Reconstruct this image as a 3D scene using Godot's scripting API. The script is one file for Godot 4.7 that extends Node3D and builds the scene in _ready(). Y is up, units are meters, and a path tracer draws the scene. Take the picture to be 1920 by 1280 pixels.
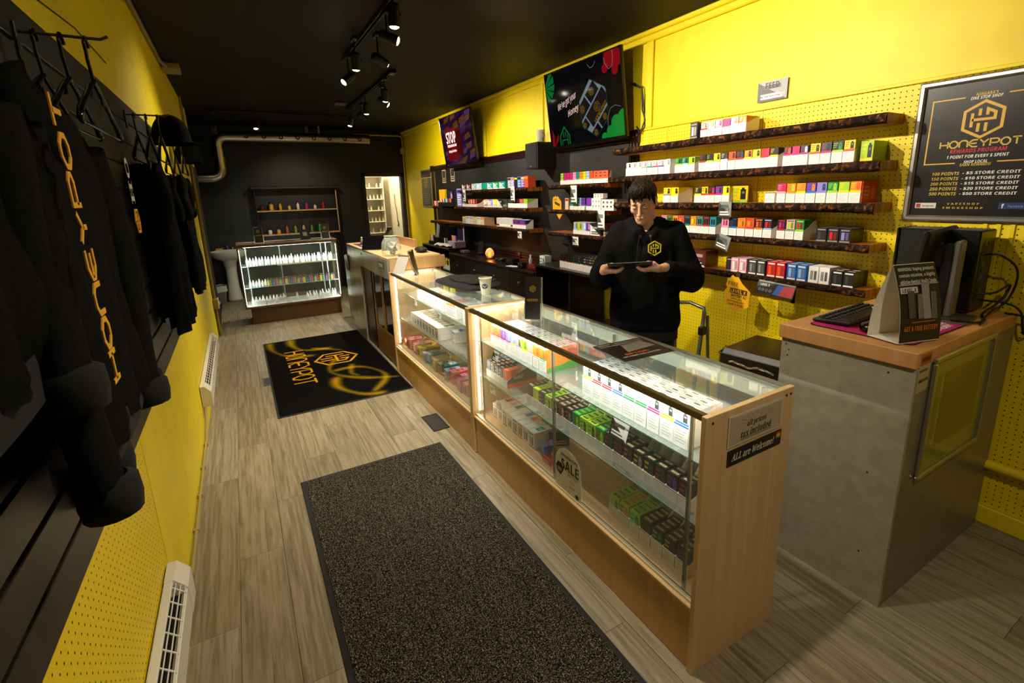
extends Node3D
# A narrow shop: left wall x = 0, right wall x = 3.375, back wall z = -9.6, ceiling 2.85 m; the camera stands at z = 0 and looks down -z.

const W := 3.375
const CH := 2.85
const ZB := -9.6
const ZF := 1.7
var mats := {}
var texs := {}
var meshes := {}
var names := {}
var rng := RandomNumberGenerator.new()
var font_regular: SystemFont
var font_bold: SystemFont
var font_serif: SystemFont
var atlas: Image
var atlas_mat: StandardMaterial3D
var atlas_cells := {}
const CELL := 64
const ATLAS := 2048
const ORD := ["first", "second", "third", "fourth", "fifth", "sixth", "seventh", "eighth", "ninth", "tenth", "eleventh", "twelfth", "thirteenth", "fourteenth", "fifteenth", "sixteenth", "seventeenth", "eighteenth", "nineteenth", "twentieth", "twenty-first", "twenty-second", "twenty-third", "twenty-fourth", "twenty-fifth", "twenty-sixth", "twenty-seventh", "twenty-eighth", "twenty-ninth", "thirtieth"]
const PAL := {"r": "c8202a", "o": "f08a1e", "y": "f2dc10", "l": "a6d626", "g": "0f8a3c", "b": "2a6fc4", "d": "17161a", "p": "6a3aa8", "m": "c41f78", "k": "f0a0b8", "w": "f2f2ee", "t": "0f8f8a", "n": "5a1f18", "c": "9fc4ea", "s": "8e9092", "e": "c9b48c", "u": "20305e", "h": "e8562a", "v": "8f86d8", "a": "3a3d3c"}
const HUE := {"r": "red", "o": "orange", "y": "yellow", "l": "lime green", "g": "green", "b": "blue", "d": "black", "p": "purple", "m": "magenta", "k": "pink", "w": "white", "t": "teal", "n": "maroon", "c": "light blue", "s": "grey", "e": "beige", "u": "navy", "h": "red-orange", "v": "lavender", "a": "dark grey"}


func _ready() -> void:
	rng.seed = 7
	set_camera_and_light()
	make_fonts()
	make_atlas()
	build_room()
	build_ceiling_lights()
	build_left_wall()
	build_right_wall()
	build_back_area()
	build_showcases()
	build_counter()
	build_shelf_goods()
	build_person()
	finish_atlas()


func set_camera_and_light() -> void:
	var cam := Camera3D.new()
	cam.name = "camera"
	cam.projection = Camera3D.PROJECTION_FRUSTUM
	cam.near = 0.05
	cam.far = 60.0
	cam.size = 0.05 * 1280.0 / 903.9
	cam.frustum_offset = Vector2(-0.05 * 20.2 / 903.9, -0.05 * 69.6 / 903.9)
	cam.transform = Transform3D(Basis(Vector3(0.862024, -0.027692, 0.50611), Vector3(0.137043, 0.974051, -0.18012), Vector3(-0.487989, 0.224626, 0.843451)), Vector3(0.39216, 1.64889, 0.0))
	add_child(cam)
	cam.current = true
	var we := WorldEnvironment.new()
	we.name = "world_environment"
	var e := Environment.new()
	e.background_mode = Environment.BG_COLOR
	e.background_color = Color(0.01, 0.012, 0.02)
	e.tonemap_mode = Environment.TONE_MAPPER_LINEAR
	e.tonemap_exposure = 1.0
	e.sdfgi_enabled = true
	e.ssao_enabled = true
	e.ssil_enabled = true
	we.environment = e
	add_child(we)


# ---------------------------------------------------------------- naming
func numbered(called: String) -> String:
	if not names.has(called):
		names[called] = 0
		return called
	names[called] += 1
	return "%s_%03d" % [called, names[called]]


func tag(o: Node, label: String, category: String, group := "") -> Node:
	o.set_meta("label", label)
	o.set_meta("category", category)
	if group != "":
		o.set_meta("group", group)
	return o


func thing(called: String, label: String, category: String, at := Vector3.ZERO, yaw := 0.0, group := "") -> Node3D:
	var o := Node3D.new()
	o.name = numbered(called)
	add_child(o, true)
	o.position = at
	o.rotation.y = yaw
	tag(o, label, category, group)
	return o


func put(parent: Node, called: String, mesh: Mesh, m = null, at := Vector3.ZERO, basis := Basis()) -> MeshInstance3D:
	var o := MeshInstance3D.new()
	o.name = numbered(called) if parent == self else called
	o.mesh = mesh
	if m is Array:
		for k in m.size():
			o.set_surface_override_material(k, m[k])
	elif m != null:
		o.material_override = m
	o.transform = Transform3D(basis, at)
	parent.add_child(o, true)
	return o


func single(called: String, label: String, category: String, mesh: Mesh, m, at := Vector3.ZERO, basis := Basis(), group := "") -> MeshInstance3D:
	var o := put(self, called, mesh, m, at, basis)
	tag(o, label, category, group)
	return o


func struct(called: String, mesh: Mesh, m, at := Vector3.ZERO) -> MeshInstance3D:
	var o := put(self, called, mesh, m, at)
	o.set_meta("kind", "structure")
	return o


func yawed(a: float) -> Basis:
	return Basis(Vector3.UP, a)


# ---------------------------------------------------------------- materials
func mat(hex: String, rough := 0.6, metal := 0.0, spec := 0.5) -> StandardMaterial3D:
	var key := "%s/%s/%s/%s" % [hex, rough, metal, spec]
	if not mats.has(key):
		var m := StandardMaterial3D.new()
		m.albedo_color = Color(hex)
		m.roughness = rough
		m.metallic = metal
		m.metallic_specular = spec
		mats[key] = m
	return mats[key]


func glow(hex: String, e: float) -> StandardMaterial3D:
	var key := "glow%s%s" % [hex, e]
	if not mats.has(key):
		var m := StandardMaterial3D.new()
		m.albedo_color = Color(hex)
		m.emission_enabled = true
		m.emission = Color(hex)
		m.emission_energy_multiplier = e
		mats[key] = m
	return mats[key]


func glass(key := "clear", a := 0.05) -> StandardMaterial3D:
	if not mats.has("glass" + key):
		var m := StandardMaterial3D.new()
		m.transparency = BaseMaterial3D.TRANSPARENCY_ALPHA
		m.albedo_color = Color(0.86, 0.95, 0.92, a)
		m.roughness = 0.02
		m.metallic_specular = 0.5
		mats["glass" + key] = m
	return mats["glass" + key]


func noise_tex(key: String, size: int, freq: float, ramp: Array, stretch := 1.0, oct := 4, sd := 1, as_normal := false, warp := 0.0) -> Texture2D:
	# a seamless noise picture drawn through a colour ramp; stretch > 1 lengthens the grain along v
	if texs.has(key):
		return texs[key]
	var n := FastNoiseLite.new()
	n.seed = sd
	n.noise_type = FastNoiseLite.TYPE_SIMPLEX_SMOOTH
	n.frequency = freq
	n.fractal_octaves = oct
	if warp > 0.0:
		n.domain_warp_enabled = true
		n.domain_warp_amplitude = warp
		n.domain_warp_frequency = freq * 0.5
	var img := Image.create(size, size, false, Image.FORMAT_RGB8)
	var g := Gradient.new()
	var offs := PackedFloat32Array()
	var cols := PackedColorArray()
	for r in ramp:
		offs.append(r[0])
		cols.append(Color(r[1]))
	g.offsets = offs
	g.colors = cols
	for y in size:
		var fy := float(y) / size
		for x in size:
			var fx := float(x) / size
			# cylinder mapping in both directions keeps it seamless
			var ax := fx * TAU
			var v := n.get_noise_3d(cos(ax) * size / TAU, sin(ax) * size / TAU, absf(fy - 0.5) * 2.0 * size / stretch * 0.5)
			img.set_pixel(x, y, g.sample(clampf(v * 0.8 + 0.5, 0.0, 1.0)))
	var t: Texture2D
	if as_normal:
		img.bump_map_to_normal_map(6.0)
	img.generate_mipmaps()
	t = ImageTexture.create_from_image(img)
	texs[key] = t
	return t


func tri_mat(key: String, tex: Texture2D, scale: Vector3, rough := 0.5, tint := "ffffff", spec := 0.5, world := true) -> StandardMaterial3D:
	if not mats.has(key):
		var m := StandardMaterial3D.new()
		m.albedo_texture = tex
		m.albedo_color = Color(tint)
		m.uv1_triplanar = true
		m.uv1_world_triplanar = world
		m.uv1_scale = scale
		m.uv1_triplanar_sharpness = 8.0
		m.roughness = rough
		m.metallic_specular = spec
		mats[key] = m
	return mats[key]


func maple() -> StandardMaterial3D:
	return tri_mat("maple", noise_tex("maple", 256, 0.05, [[0.0, "c4a272"], [0.5, "ccac7c"], [1.0, "d4b688"]], 14.0, 4, 3), Vector3(2.2, 0.8, 2.2), 0.42)


func maple_dark() -> StandardMaterial3D:
	return tri_mat("maple_dark", noise_tex("maple", 256, 0.05, [[0.0, "c4a272"], [0.5, "ccac7c"], [1.0, "d4b688"]], 14.0, 4, 3), Vector3(2.2, 0.8, 2.2), 0.42, "f4e6d0")


func honey_wood() -> StandardMaterial3D:
	return tri_mat("honey_wood", noise_tex("honey", 256, 0.04, [[0.0, "5a2a0c"], [0.35, "96521a"], [0.65, "b86c22"], [1.0, "cf8734"]], 10.0, 5, 9, false, 12.0), Vector3(3.0, 3.0, 1.0), 0.45)


func espresso() -> StandardMaterial3D:
	return tri_mat("espresso", noise_tex("espresso", 128, 0.06, [[0.0, "160d0b"], [1.0, "2b1a16"]], 10.0, 4, 5), Vector3(2.5, 1.0, 2.5), 0.28)


func yellow() -> StandardMaterial3D:
	return tri_mat("yellow_paint", noise_tex("yellowtex", 128, 0.03, [[0.0, "e6ce00"], [1.0, "efd802"]], 1.0, 3, 21), Vector3(1.2, 1.2, 1.2), 0.5)


func black_wall() -> StandardMaterial3D:
	return tri_mat("black_paint", noise_tex("blacktex", 128, 0.03, [[0.0, "0f0e0b"], [1.0, "171611"]], 1.0, 3, 22), Vector3(1.2, 1.2, 1.2), 0.6)


# ---------------------------------------------------------------- mesh builder
class MB:
	var v := PackedVector3Array()
	var n := PackedVector3Array()
	var u := PackedVector2Array()
	var i := PackedInt32Array()
	var t := Transform3D()

	func at(p: Vector3, b := Basis()) -> MB:
		t = Transform3D(b, p)
		return self

	func vert(p: Vector3, nn: Vector3, uv := Vector2.ZERO) -> int:
		v.append(t * p)
		n.append((t.basis * nn).normalized())
		u.append(uv)
		return v.size() - 1

	func face(a: int, b: int, c: int) -> void:   # counter-clockwise seen from outside
		i.append(a); i.append(c); i.append(b)

	func quad(a: Vector3, b: Vector3, c: Vector3, d: Vector3, r := Rect2(0, 0, 1, 1)) -> MB:   # counter-clockwise; a is the picture's lower left
		var nn := (b - a).cross(d - a).normalized()
		if nn == Vector3.ZERO:
			nn = (c - b).cross(d - b).normalized()
		var k := vert(a, nn, Vector2(r.position.x, r.end.y))
		vert(b, nn, r.end)
		vert(c, nn, Vector2(r.end.x, r.position.y))
		vert(d, nn, r.position)
		face(k, k + 1, k + 2)
		face(k, k + 2, k + 3)
		return self

	func tri(a: Vector3, b: Vector3, c: Vector3) -> MB:
		var nn := (b - a).cross(c - a).normalized()
		var k := vert(a, nn)
		vert(b, nn, Vector2(1, 0))
		vert(c, nn, Vector2(0, 1))
		face(k, k + 1, k + 2)
		return self

	func box(c: Vector3, s: Vector3, skip_front := false) -> MB:
		var h := s / 2.0
		var p := func(x, y, z): return c + Vector3(h.x * x, h.y * y, h.z * z)
		if not skip_front:
			quad(p.call(-1, -1, 1), p.call(1, -1, 1), p.call(1, 1, 1), p.call(-1, 1, 1))
		quad(p.call(1, -1, -1), p.call(-1, -1, -1), p.call(-1, 1, -1), p.call(1, 1, -1))
		quad(p.call(1, -1, 1), p.call(1, -1, -1), p.call(1, 1, -1), p.call(1, 1, 1))
		quad(p.call(-1, -1, -1), p.call(-1, -1, 1), p.call(-1, 1, 1), p.call(-1, 1, -1))
		quad(p.call(-1, 1, 1), p.call(1, 1, 1), p.call(1, 1, -1), p.call(-1, 1, -1))
		quad(p.call(-1, -1, -1), p.call(1, -1, -1), p.call(1, -1, 1), p.call(-1, -1, 1))
		return self

	func cbox(c: Vector3, s: Vector3, b := 0.004) -> MB:   # a box with chamfered edges
		var h := s / 2.0
		b = minf(b, minf(h.x, minf(h.y, h.z)) * 0.9)
		var g := h - Vector3(b, b, b)
		for ax in 3:
			for sg: float in [-1.0, 1.0]:
				var e := [Vector3.RIGHT, Vector3.UP, Vector3.BACK]
				var nn: Vector3 = e[ax] * sg
				var p1: Vector3 = e[(ax + 1) % 3] * g[(ax + 1) % 3]
				var p2: Vector3 = e[(ax + 2) % 3] * g[(ax + 2) % 3]
				var o: Vector3 = c + nn * h[ax]
				if sg > 0:
					quad(o - p1 - p2, o + p1 - p2, o + p1 + p2, o - p1 + p2)
				else:
					quad(o - p1 + p2, o + p1 + p2, o + p1 - p2, o - p1 - p2)
		for ax in 3:
			for sa: float in [-1.0, 1.0]:
				for sb: float in [-1.0, 1.0]:
					var e := [Vector3.RIGHT, Vector3.UP, Vector3.BACK]
					var L: Vector3 = e[ax] * g[ax]
					var A: Vector3 = e[(ax + 1) % 3]
					var B: Vector3 = e[(ax + 2) % 3]
					var ia := (ax + 1) % 3
					var ib := (ax + 2) % 3
					var pa: Vector3 = c + A * h[ia] * sa + B * g[ib] * sb
					var pb: Vector3 = c + A * g[ia] * sa + B * h[ib] * sb
					if sa * sb > 0:
						quad(pa - L, pb - L, pb + L, pa + L) if ((pb - pa).cross(L)).dot(A * sa + B * sb) > 0 else quad(pa + L, pb + L, pb - L, pa - L)
					else:
						quad(pb - L, pa - L, pa + L, pb + L) if ((pa - pb).cross(L)).dot(A * sa + B * sb) > 0 else quad(pb + L, pa + L, pa - L, pb - L)
		for sx: float in [-1.0, 1.0]:
			for sy: float in [-1.0, 1.0]:
				for sz: float in [-1.0, 1.0]:
					var a := c + Vector3(h.x * sx, g.y * sy, g.z * sz)
					var bb := c + Vector3(g.x * sx, h.y * sy, g.z * sz)
					var d := c + Vector3(g.x * sx, g.y * sy, h.z * sz)
					if sx * sy * sz > 0:
						tri(a, bb, d)
					else:
						tri(a, d, bb)
		return self

	func span(a: Vector3, b: Vector3, bev := 0.004) -> MB:   # chamfered box from corner to corner
		return cbox((a + b) / 2.0, (b - a).abs(), bev) if bev > 0.0 else box((a + b) / 2.0, (b - a).abs())

	func lathe(prof: Array, seg := 20, c := Vector3.ZERO) -> MB:   # Vector2(radius, height) from bottom to top, turned about y
		var m := prof.size()
		var k0 := v.size()
		for j in m:
			var tg: Vector2 = prof[mini(j + 1, m - 1)] - prof[maxi(j - 1, 0)]
			var nn := Vector2(tg.y, -tg.x).normalized()
			for s in seg + 1:
				var a := TAU * s / seg
				vert(c + Vector3(prof[j].x * cos(a), prof[j].y, -prof[j].x * sin(a)), Vector3(nn.x * cos(a), nn.y, -nn.x * sin(a)), Vector2(float(s) / seg, 1.0 - float(j) / maxi(m - 1, 1)))
		for j in m - 1:
			for s in seg:
				var a := k0 + j * (seg + 1) + s
				face(a, a + 1, a + seg + 2)
				face(a, a + seg + 2, a + seg + 1)
		return self

	func cyl(a: Vector3, b: Vector3, r0: float, r1 := -1.0, seg := 14) -> MB:
		if r1 < 0.0:
			r1 = r0
		return tube([a, b], [r0, r1], seg, true)

	func tube(path: Array, radii, seg := 10, caps := true) -> MB:
		var m := path.size()
		var k0 := v.size()
		var up := Vector3.UP
		var d0: Vector3 = (path[1] - path[0]).normalized()
		if absf(d0.dot(up)) > 0.95:
			up = Vector3.RIGHT
		var side: Vector3 = d0.cross(up).normalized()
		for j in m:
			var d: Vector3 = (path[mini(j + 1, m - 1)] - path[maxi(j - 1, 0)]).normalized()
			side = (side - d * side.dot(d)).normalized()
			var w := side.cross(d).normalized()
			var r: float = radii[j] if radii is Array else radii
			for s in seg + 1:
				var a := TAU * s / seg
				var nn := side * cos(a) - w * sin(a)
				vert(path[j] + nn * r, nn, Vector2(float(s) / seg, float(j) / (m - 1)))
		for j in m - 1:
			for s in seg:
				var a := k0 + j * (seg + 1) + s
				face(a, a + 1, a + seg + 2)
				face(a, a + seg + 2, a + seg + 1)
		if caps:
			for e in 2:
				var j: int = 0 if e == 0 else m - 1
				var d: Vector3 = (path[0] - path[1]).normalized() if e == 0 else (path[m - 1] - path[m - 2]).normalized()
				var k := vert(path[j], d)
				for s in seg + 1:
					var p := v[k0 + j * (seg + 1) + s]
					v.append(p); n.append((t.basis * d).normalized()); u.append(Vector2.ZERO)
				for s in seg:
					if e == 0:
						face(k, k + 2 + s, k + 1 + s)
					else:
						face(k, k + 1 + s, k + 2 + s)
		return self

	func prism(poly: PackedVector2Array, z0: float, z1: float) -> MB:   # a flat outline given depth along z
		if Geometry2D.is_polygon_clockwise(poly):
			poly.reverse()
		var tr := Geometry2D.triangulate_polygon(poly)
		for e in 2:
			var z := z1 if e == 0 else z0
			var nn := Vector3(0, 0, 1 if e == 0 else -1)
			var k := v.size()
			for p in poly:
				vert(Vector3(p.x, p.y, z), nn, p)
			for q in range(0, tr.size(), 3):
				var a := poly[tr[q]]
				var ccw := (poly[tr[q + 1]] - a).cross(poly[tr[q + 2]] - a) > 0
				if ccw == (e == 0):
					face(k + tr[q], k + tr[q + 1], k + tr[q + 2])
				else:
					face(k + tr[q], k + tr[q + 2], k + tr[q + 1])
		for q in poly.size():
			var a := poly[q]
			var b := poly[(q + 1) % poly.size()]
			quad(Vector3(a.x, a.y, z0), Vector3(b.x, b.y, z0), Vector3(b.x, b.y, z1), Vector3(a.x, a.y, z1))
		return self

	func stroke(pts: PackedVector2Array, w: float, z0: float, z1: float, closed := false) -> MB:   # a mitred ribbon with depth
		var m := pts.size()
		var L := PackedVector2Array()
		var Q := PackedVector2Array()
		for q in m:
			var d0 := (pts[q] - pts[(q - 1 + m) % m]).normalized() if closed or q > 0 else (pts[1] - pts[0]).normalized()
			var d1 := (pts[(q + 1) % m] - pts[q]).normalized() if closed or q < m - 1 else d0
			var nn := (Vector2(-d0.y, d0.x) + Vector2(-d1.y, d1.x)).normalized()
			var s := w / 2.0 / maxf(0.4, nn.dot(Vector2(-d0.y, d0.x)))
			L.append(pts[q] + nn * s)
			Q.append(pts[q] - nn * s)
		for q in (m if closed else m - 1):
			var r := (q + 1) % m
			var f := func(p: Vector2, z: float) -> Vector3: return Vector3(p.x, p.y, z)
			quad(f.call(Q[q], z1), f.call(Q[r], z1), f.call(L[r], z1), f.call(L[q], z1))
			quad(f.call(Q[q], z0), f.call(Q[r], z0), f.call(Q[r], z1), f.call(Q[q], z1))
			quad(f.call(L[r], z0), f.call(L[q], z0), f.call(L[q], z1), f.call(L[r], z1))
		return self

	func grid(cols: int, rows: int, f: Callable, wrap := false) -> MB:   # a surface f(u, v) -> point, smooth
		var pts := []
		for y in rows + 1:
			var row := PackedVector3Array()
			for x in cols + 1:
				row.append(f.call(float(x) / cols, float(y) / rows))
			pts.append(row)
		var k := v.size()
		for y in rows + 1:
			for x in cols + 1:
				var x0 := x - 1
				var x1 := x + 1
				if wrap:
					x0 = (x - 1 + cols) % cols
					x1 = (x + 1) % cols
				var dx: Vector3 = pts[y][clampi(x1, 0, cols)] - pts[y][clampi(x0, 0, cols)]
				var dy: Vector3 = pts[mini(y + 1, rows)][x] - pts[maxi(y - 1, 0)][x]
				vert(pts[y][x], dx.cross(dy).normalized(), Vector2(float(x) / cols, 1.0 - float(y) / rows))
		for y in rows:
			for x in cols:
				var a := k + y * (cols + 1) + x
				face(a, a + 1, a + cols + 2)
				face(a, a + cols + 2, a + cols + 1)
		return self

	func mesh(into: ArrayMesh = null) -> ArrayMesh:
		var m := into if into else ArrayMesh.new()
		if v.size() == 0:
			return m
		var a := []
		a.resize(Mesh.ARRAY_MAX)
		a[Mesh.ARRAY_VERTEX] = v
		a[Mesh.ARRAY_NORMAL] = n
		a[Mesh.ARRAY_TEX_UV] = u
		a[Mesh.ARRAY_INDEX] = i
		m.add_surface_from_arrays(Mesh.PRIMITIVE_TRIANGLES, a)
		return m


func mb() -> MB:
	return MB.new()


func blk(a: Vector3, b: Vector3, bev := 0.003) -> ArrayMesh:
	return mb().span(a, b, bev).mesh()


# ---------------------------------------------------------------- lettering
func make_fonts() -> void:
	font_regular = SystemFont.new()
	font_regular.font_names = PackedStringArray(["Droid Sans"])
	font_bold = SystemFont.new()
	font_bold.font_names = PackedStringArray(["Droid Sans"])
	font_bold.font_weight = 700
	font_serif = SystemFont.new()
	font_serif.font_names = PackedStringArray(["Droid Serif"])
	font_serif.font_weight = 700


func lettering(parent: Node, words: String, height: float, width: float, at: Vector3, b: Basis, m: Material, font: Font = null, slant := 0.0, called := "lettering", depth := 0.0008) -> void:
	# centred at «at», facing the basis's +z; width 0 keeps the letters' own proportions
	var tm := TextMesh.new()
	tm.text = words
	tm.font = font if font else font_bold
	tm.font_size = 48
	tm.pixel_size = 0.01
	tm.depth = 0.0
	tm.curve_step = 4.0
	var bb := tm.get_aabb()
	var arr := tm.get_mesh_arrays()
	if arr.size() == 0 or bb.size.x <= 0.0:
		return
	var sy := height / maxf(bb.size.y, 0.001)
	var sx := sy if width <= 0.0 else width / bb.size.x
	var cc := bb.get_center()
	var vv: PackedVector3Array = arr[Mesh.ARRAY_VERTEX]
	for k in vv.size():
		var p := vv[k] - cc
		vv[k] = Vector3(p.x * sx + p.y * sy * slant, p.y * sy, 0.0)
	arr[Mesh.ARRAY_VERTEX] = vv
	arr[Mesh.ARRAY_TANGENT] = null
	var am := ArrayMesh.new()
	am.add_surface_from_arrays(Mesh.PRIMITIVE_TRIANGLES, arr)
	put(parent, called, am, m, at + b.z * depth, b)


func glyph(c: String) -> Array:
	match c:
		"H": return [[0, 0, 0, 1], [0.8, 0, 0.8, 1], [0, 0.5, 0.8, 0.5]]
		"O": return [[0.25, 0, 0.55, 0, 0.8, 0.3, 0.8, 0.7, 0.55, 1, 0.25, 1, 0, 0.7, 0, 0.3, 0.25, 0]]
		"N": return [[0, 0, 0, 0.75, 0.22, 1, 0.58, 1, 0.8, 0.75, 0.8, 0]]
		"E": return [[0.8, 1, 0.3, 1, 0, 0.7, 0, 0.3, 0.3, 0, 0.8, 0], [0, 0.5, 0.7, 0.5]]
		"Y": return [[0, 1, 0.4, 0.5, 0.8, 1], [0.4, 0.5, 0.4, 0]]
		"P": return [[0, 0, 0, 1, 0.6, 1, 0.8, 0.82, 0.8, 0.58, 0.6, 0.4, 0, 0.4]]
		"T": return [[0, 1, 0.8, 1], [0.4, 1, 0.4, 0]]
	return []


func shop_name_lines(words: String, w: float, h: float) -> Array:   # polylines of the angular shop name in a w x h box around 0
	var out := []
	var n := words.length()
	var step := w / (n - 0.2)
	for k in n:
		for g in glyph(words[k]):
			var pts := PackedVector2Array()
			for q in range(0, g.size(), 2):
				pts.append(Vector2(-w / 2.0 + step * (k + g[q]), (g[q + 1] - 0.5) * h))
			out.append(pts)
	return out


func emblem_lines(r: float) -> Array:   # hexagon ring with H and P, centred on 0
	var out := []
	var hexa := PackedVector2Array()
	for k in 7:
		hexa.append(Vector2(sin(k * PI / 3.0), cos(k * PI / 3.0)) * r)
	out.append(hexa)
	for s in [[-0.5, -0.4, -0.5, 0.38], [-0.5, 0.0, 0.52, 0.0, 0.52, 0.34, 0.17, 0.54, 0.17, 0.22], [-0.17, 0.22, -0.17, 0.6], [-0.17, -0.2, -0.17, -0.68], [0.17, -0.2, 0.17, -0.68]]:
		var pts := PackedVector2Array()
		for q in range(0, s.size(), 2):
			pts.append(Vector2(s[q], s[q + 1]) * r)
		out.append(pts)
	return out


func line_mesh(lines: Array, w: float, depth: float) -> ArrayMesh:
	var b := mb()
	for l in lines:
		if l[0].is_equal_approx(l[l.size() - 1]):
			b.stroke(l.slice(0, l.size() - 1), w, 0.0, depth, true)
		else:
			b.stroke(l, w, 0.0, depth)
	return b.mesh()


# ---------------------------------------------------------------- printed pictures
func make_atlas() -> void:
	atlas = Image.create(ATLAS, ATLAS, false, Image.FORMAT_RGB8)
	atlas.fill(Color("888888"))
	atlas_mat = StandardMaterial3D.new()
	atlas_mat.roughness = 0.4
	mats["atlas"] = atlas_mat


func finish_atlas() -> void:
	atlas_mat.albedo_texture = ImageTexture.create_from_image(atlas)


func R(x: int, y: int, w: float, h: float, c: Color) -> void:
	atlas.fill_rect(Rect2i(x, y, int(w), int(h)), c)


func cell(kind: String, a := "w", b := "d", c := "w") -> Rect2:
	var key := kind + "/" + a + b + c
	if not atlas_cells.has(key):
		var k := atlas_cells.size()
		var x := (k % (ATLAS / CELL)) * CELL
		var y := (k / (ATLAS / CELL)) * CELL
		var ca := Color(PAL[a])
		var cb := Color(PAL[b])
		var cc := Color(PAL[c])
		R(x, y, CELL, CELL, ca)
		match kind:
			"front":   # coloured print: device at the right, lines of print at the left, band at the foot
				R(x + 36, y + 14, 20, 38, cb)
				R(x + 40, y + 8, 10, 6, cb)
				R(x + 41, y + 22, 10, 8, cb.lerp(ca, 0.5))
				for q in 3:
					R(x + 5, y + 10 + q * 12, 26 - q * 4, 6, cc.lerp(ca, 0.25))
				R(x, y + 54, CELL, 10, cc)
			"lip":   # white health panel: coloured stripe on top, grey lines of print
				R(x, y, CELL, 6, cc)
				for q in 5:
					R(x + 10, y + 18 + q * 8, 44 - (q % 3) * 7, 2, Color("b4b4ae"))
			"top":   # lid with a pale label
				R(x + 2, y + 2, 60, 60, ca.lightened(0.06))
				R(x + 12, y + 20, 40, 24, cb)
				R(x + 20, y + 28, 24, 6, cb.lerp(ca, 0.6))
			"rows":   # flaps of the single boxes seen from above
				for q in 5:
					R(x, y + q * 13 + 11, CELL, 2, ca.darkened(0.35))
					R(x + 8, y + q * 13 + 3, 30, 4, cb)
			"pod":   # small device box with a window
				R(x + 8, y + 6, 48, 6, cc)
				R(x + 12, y + 18, 18, 34, cb)
				R(x + 36, y + 18, 16, 34, cb.darkened(0.35))
				R(x + 4, y + 56, 56, 6, cc)
			"dots":
				for q in 6:
					R(x + 8 + (q % 3) * 19, y + 12 + (q / 3) * 24, 8, 8, cb)
					R(x + 6 + (q % 3) * 19, y + 22 + (q / 3) * 24, 12, 3, cb.lerp(ca, 0.6))
			"lines":
				R(x + 6, y + 6, 52, 10, cc)
				for q in 5:
					R(x + 6, y + 22 + q * 8, 50 - (q % 2) * 14, 3, cb)
			"slash":   # two-tone card with a diagonal
				for q in CELL:
					R(x, y + q, maxi(1, q), 1, cb)
				R(x + 8, y + 40, 40, 6, cc)
				R(x + 8, y + 50, 46, 6, cc)
				R(x + 14, y + 14, 36, 12, cb.lerp(ca, 0.4))
			"face":   # mirror-symmetric card with gold frame
				R(x + 4, y + 4, 56, 56, cc)
				R(x + 9, y + 9, 46, 46, ca)
				R(x + 20, y + 14, 24, 18, cb)
				R(x + 14, y + 38, 36, 4, cc)
				R(x + 14, y + 46, 36, 4, cc)
			"stripes":
				for q in 8:
					R(x + q * 8, y, 4, CELL, cb)
				R(x, y + 44, CELL, 12, cc)
		atlas_cells[key] = Rect2(float(x + 1) / ATLAS, float(y + 1) / ATLAS, float(CELL - 2) / ATLAS, float(CELL - 2) / ATLAS)
	return atlas_cells[key]


func printed_box(w: float, h: float, d: float, front: Rect2, top: Rect2, side: Rect2) -> ArrayMesh:   # front bottom edge at the origin, front faces +z
	var key := "pb%.4f/%.4f/%.4f/%s%s%s" % [w, h, d, front.position, top.position, side.position]
	if not meshes.has(key):
		var b := mb()
		var x := w / 2.0
		b.quad(Vector3(-x, 0, 0), Vector3(x, 0, 0), Vector3(x, h, 0), Vector3(-x, h, 0), front)
		b.quad(Vector3(-x, h, 0), Vector3(x, h, 0), Vector3(x, h, -d), Vector3(-x, h, -d), top)
		b.quad(Vector3(x, 0, 0), Vector3(x, 0, -d), Vector3(x, h, -d), Vector3(x, h, 0), side)
		b.quad(Vector3(-x, 0, -d), Vector3(-x, 0, 0), Vector3(-x, h, 0), Vector3(-x, h, -d), side)
		b.quad(Vector3(x, 0, -d), Vector3(-x, 0, -d), Vector3(-x, h, -d), Vector3(x, h, -d), side)
		b.quad(Vector3(-x, 0, -d), Vector3(x, 0, -d), Vector3(x, 0, 0), Vector3(-x, 0, 0), side)
		meshes[key] = b.mesh()
	return meshes[key]


func flat_cell(c: String) -> Rect2:
	return cell("flat", c)


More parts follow.
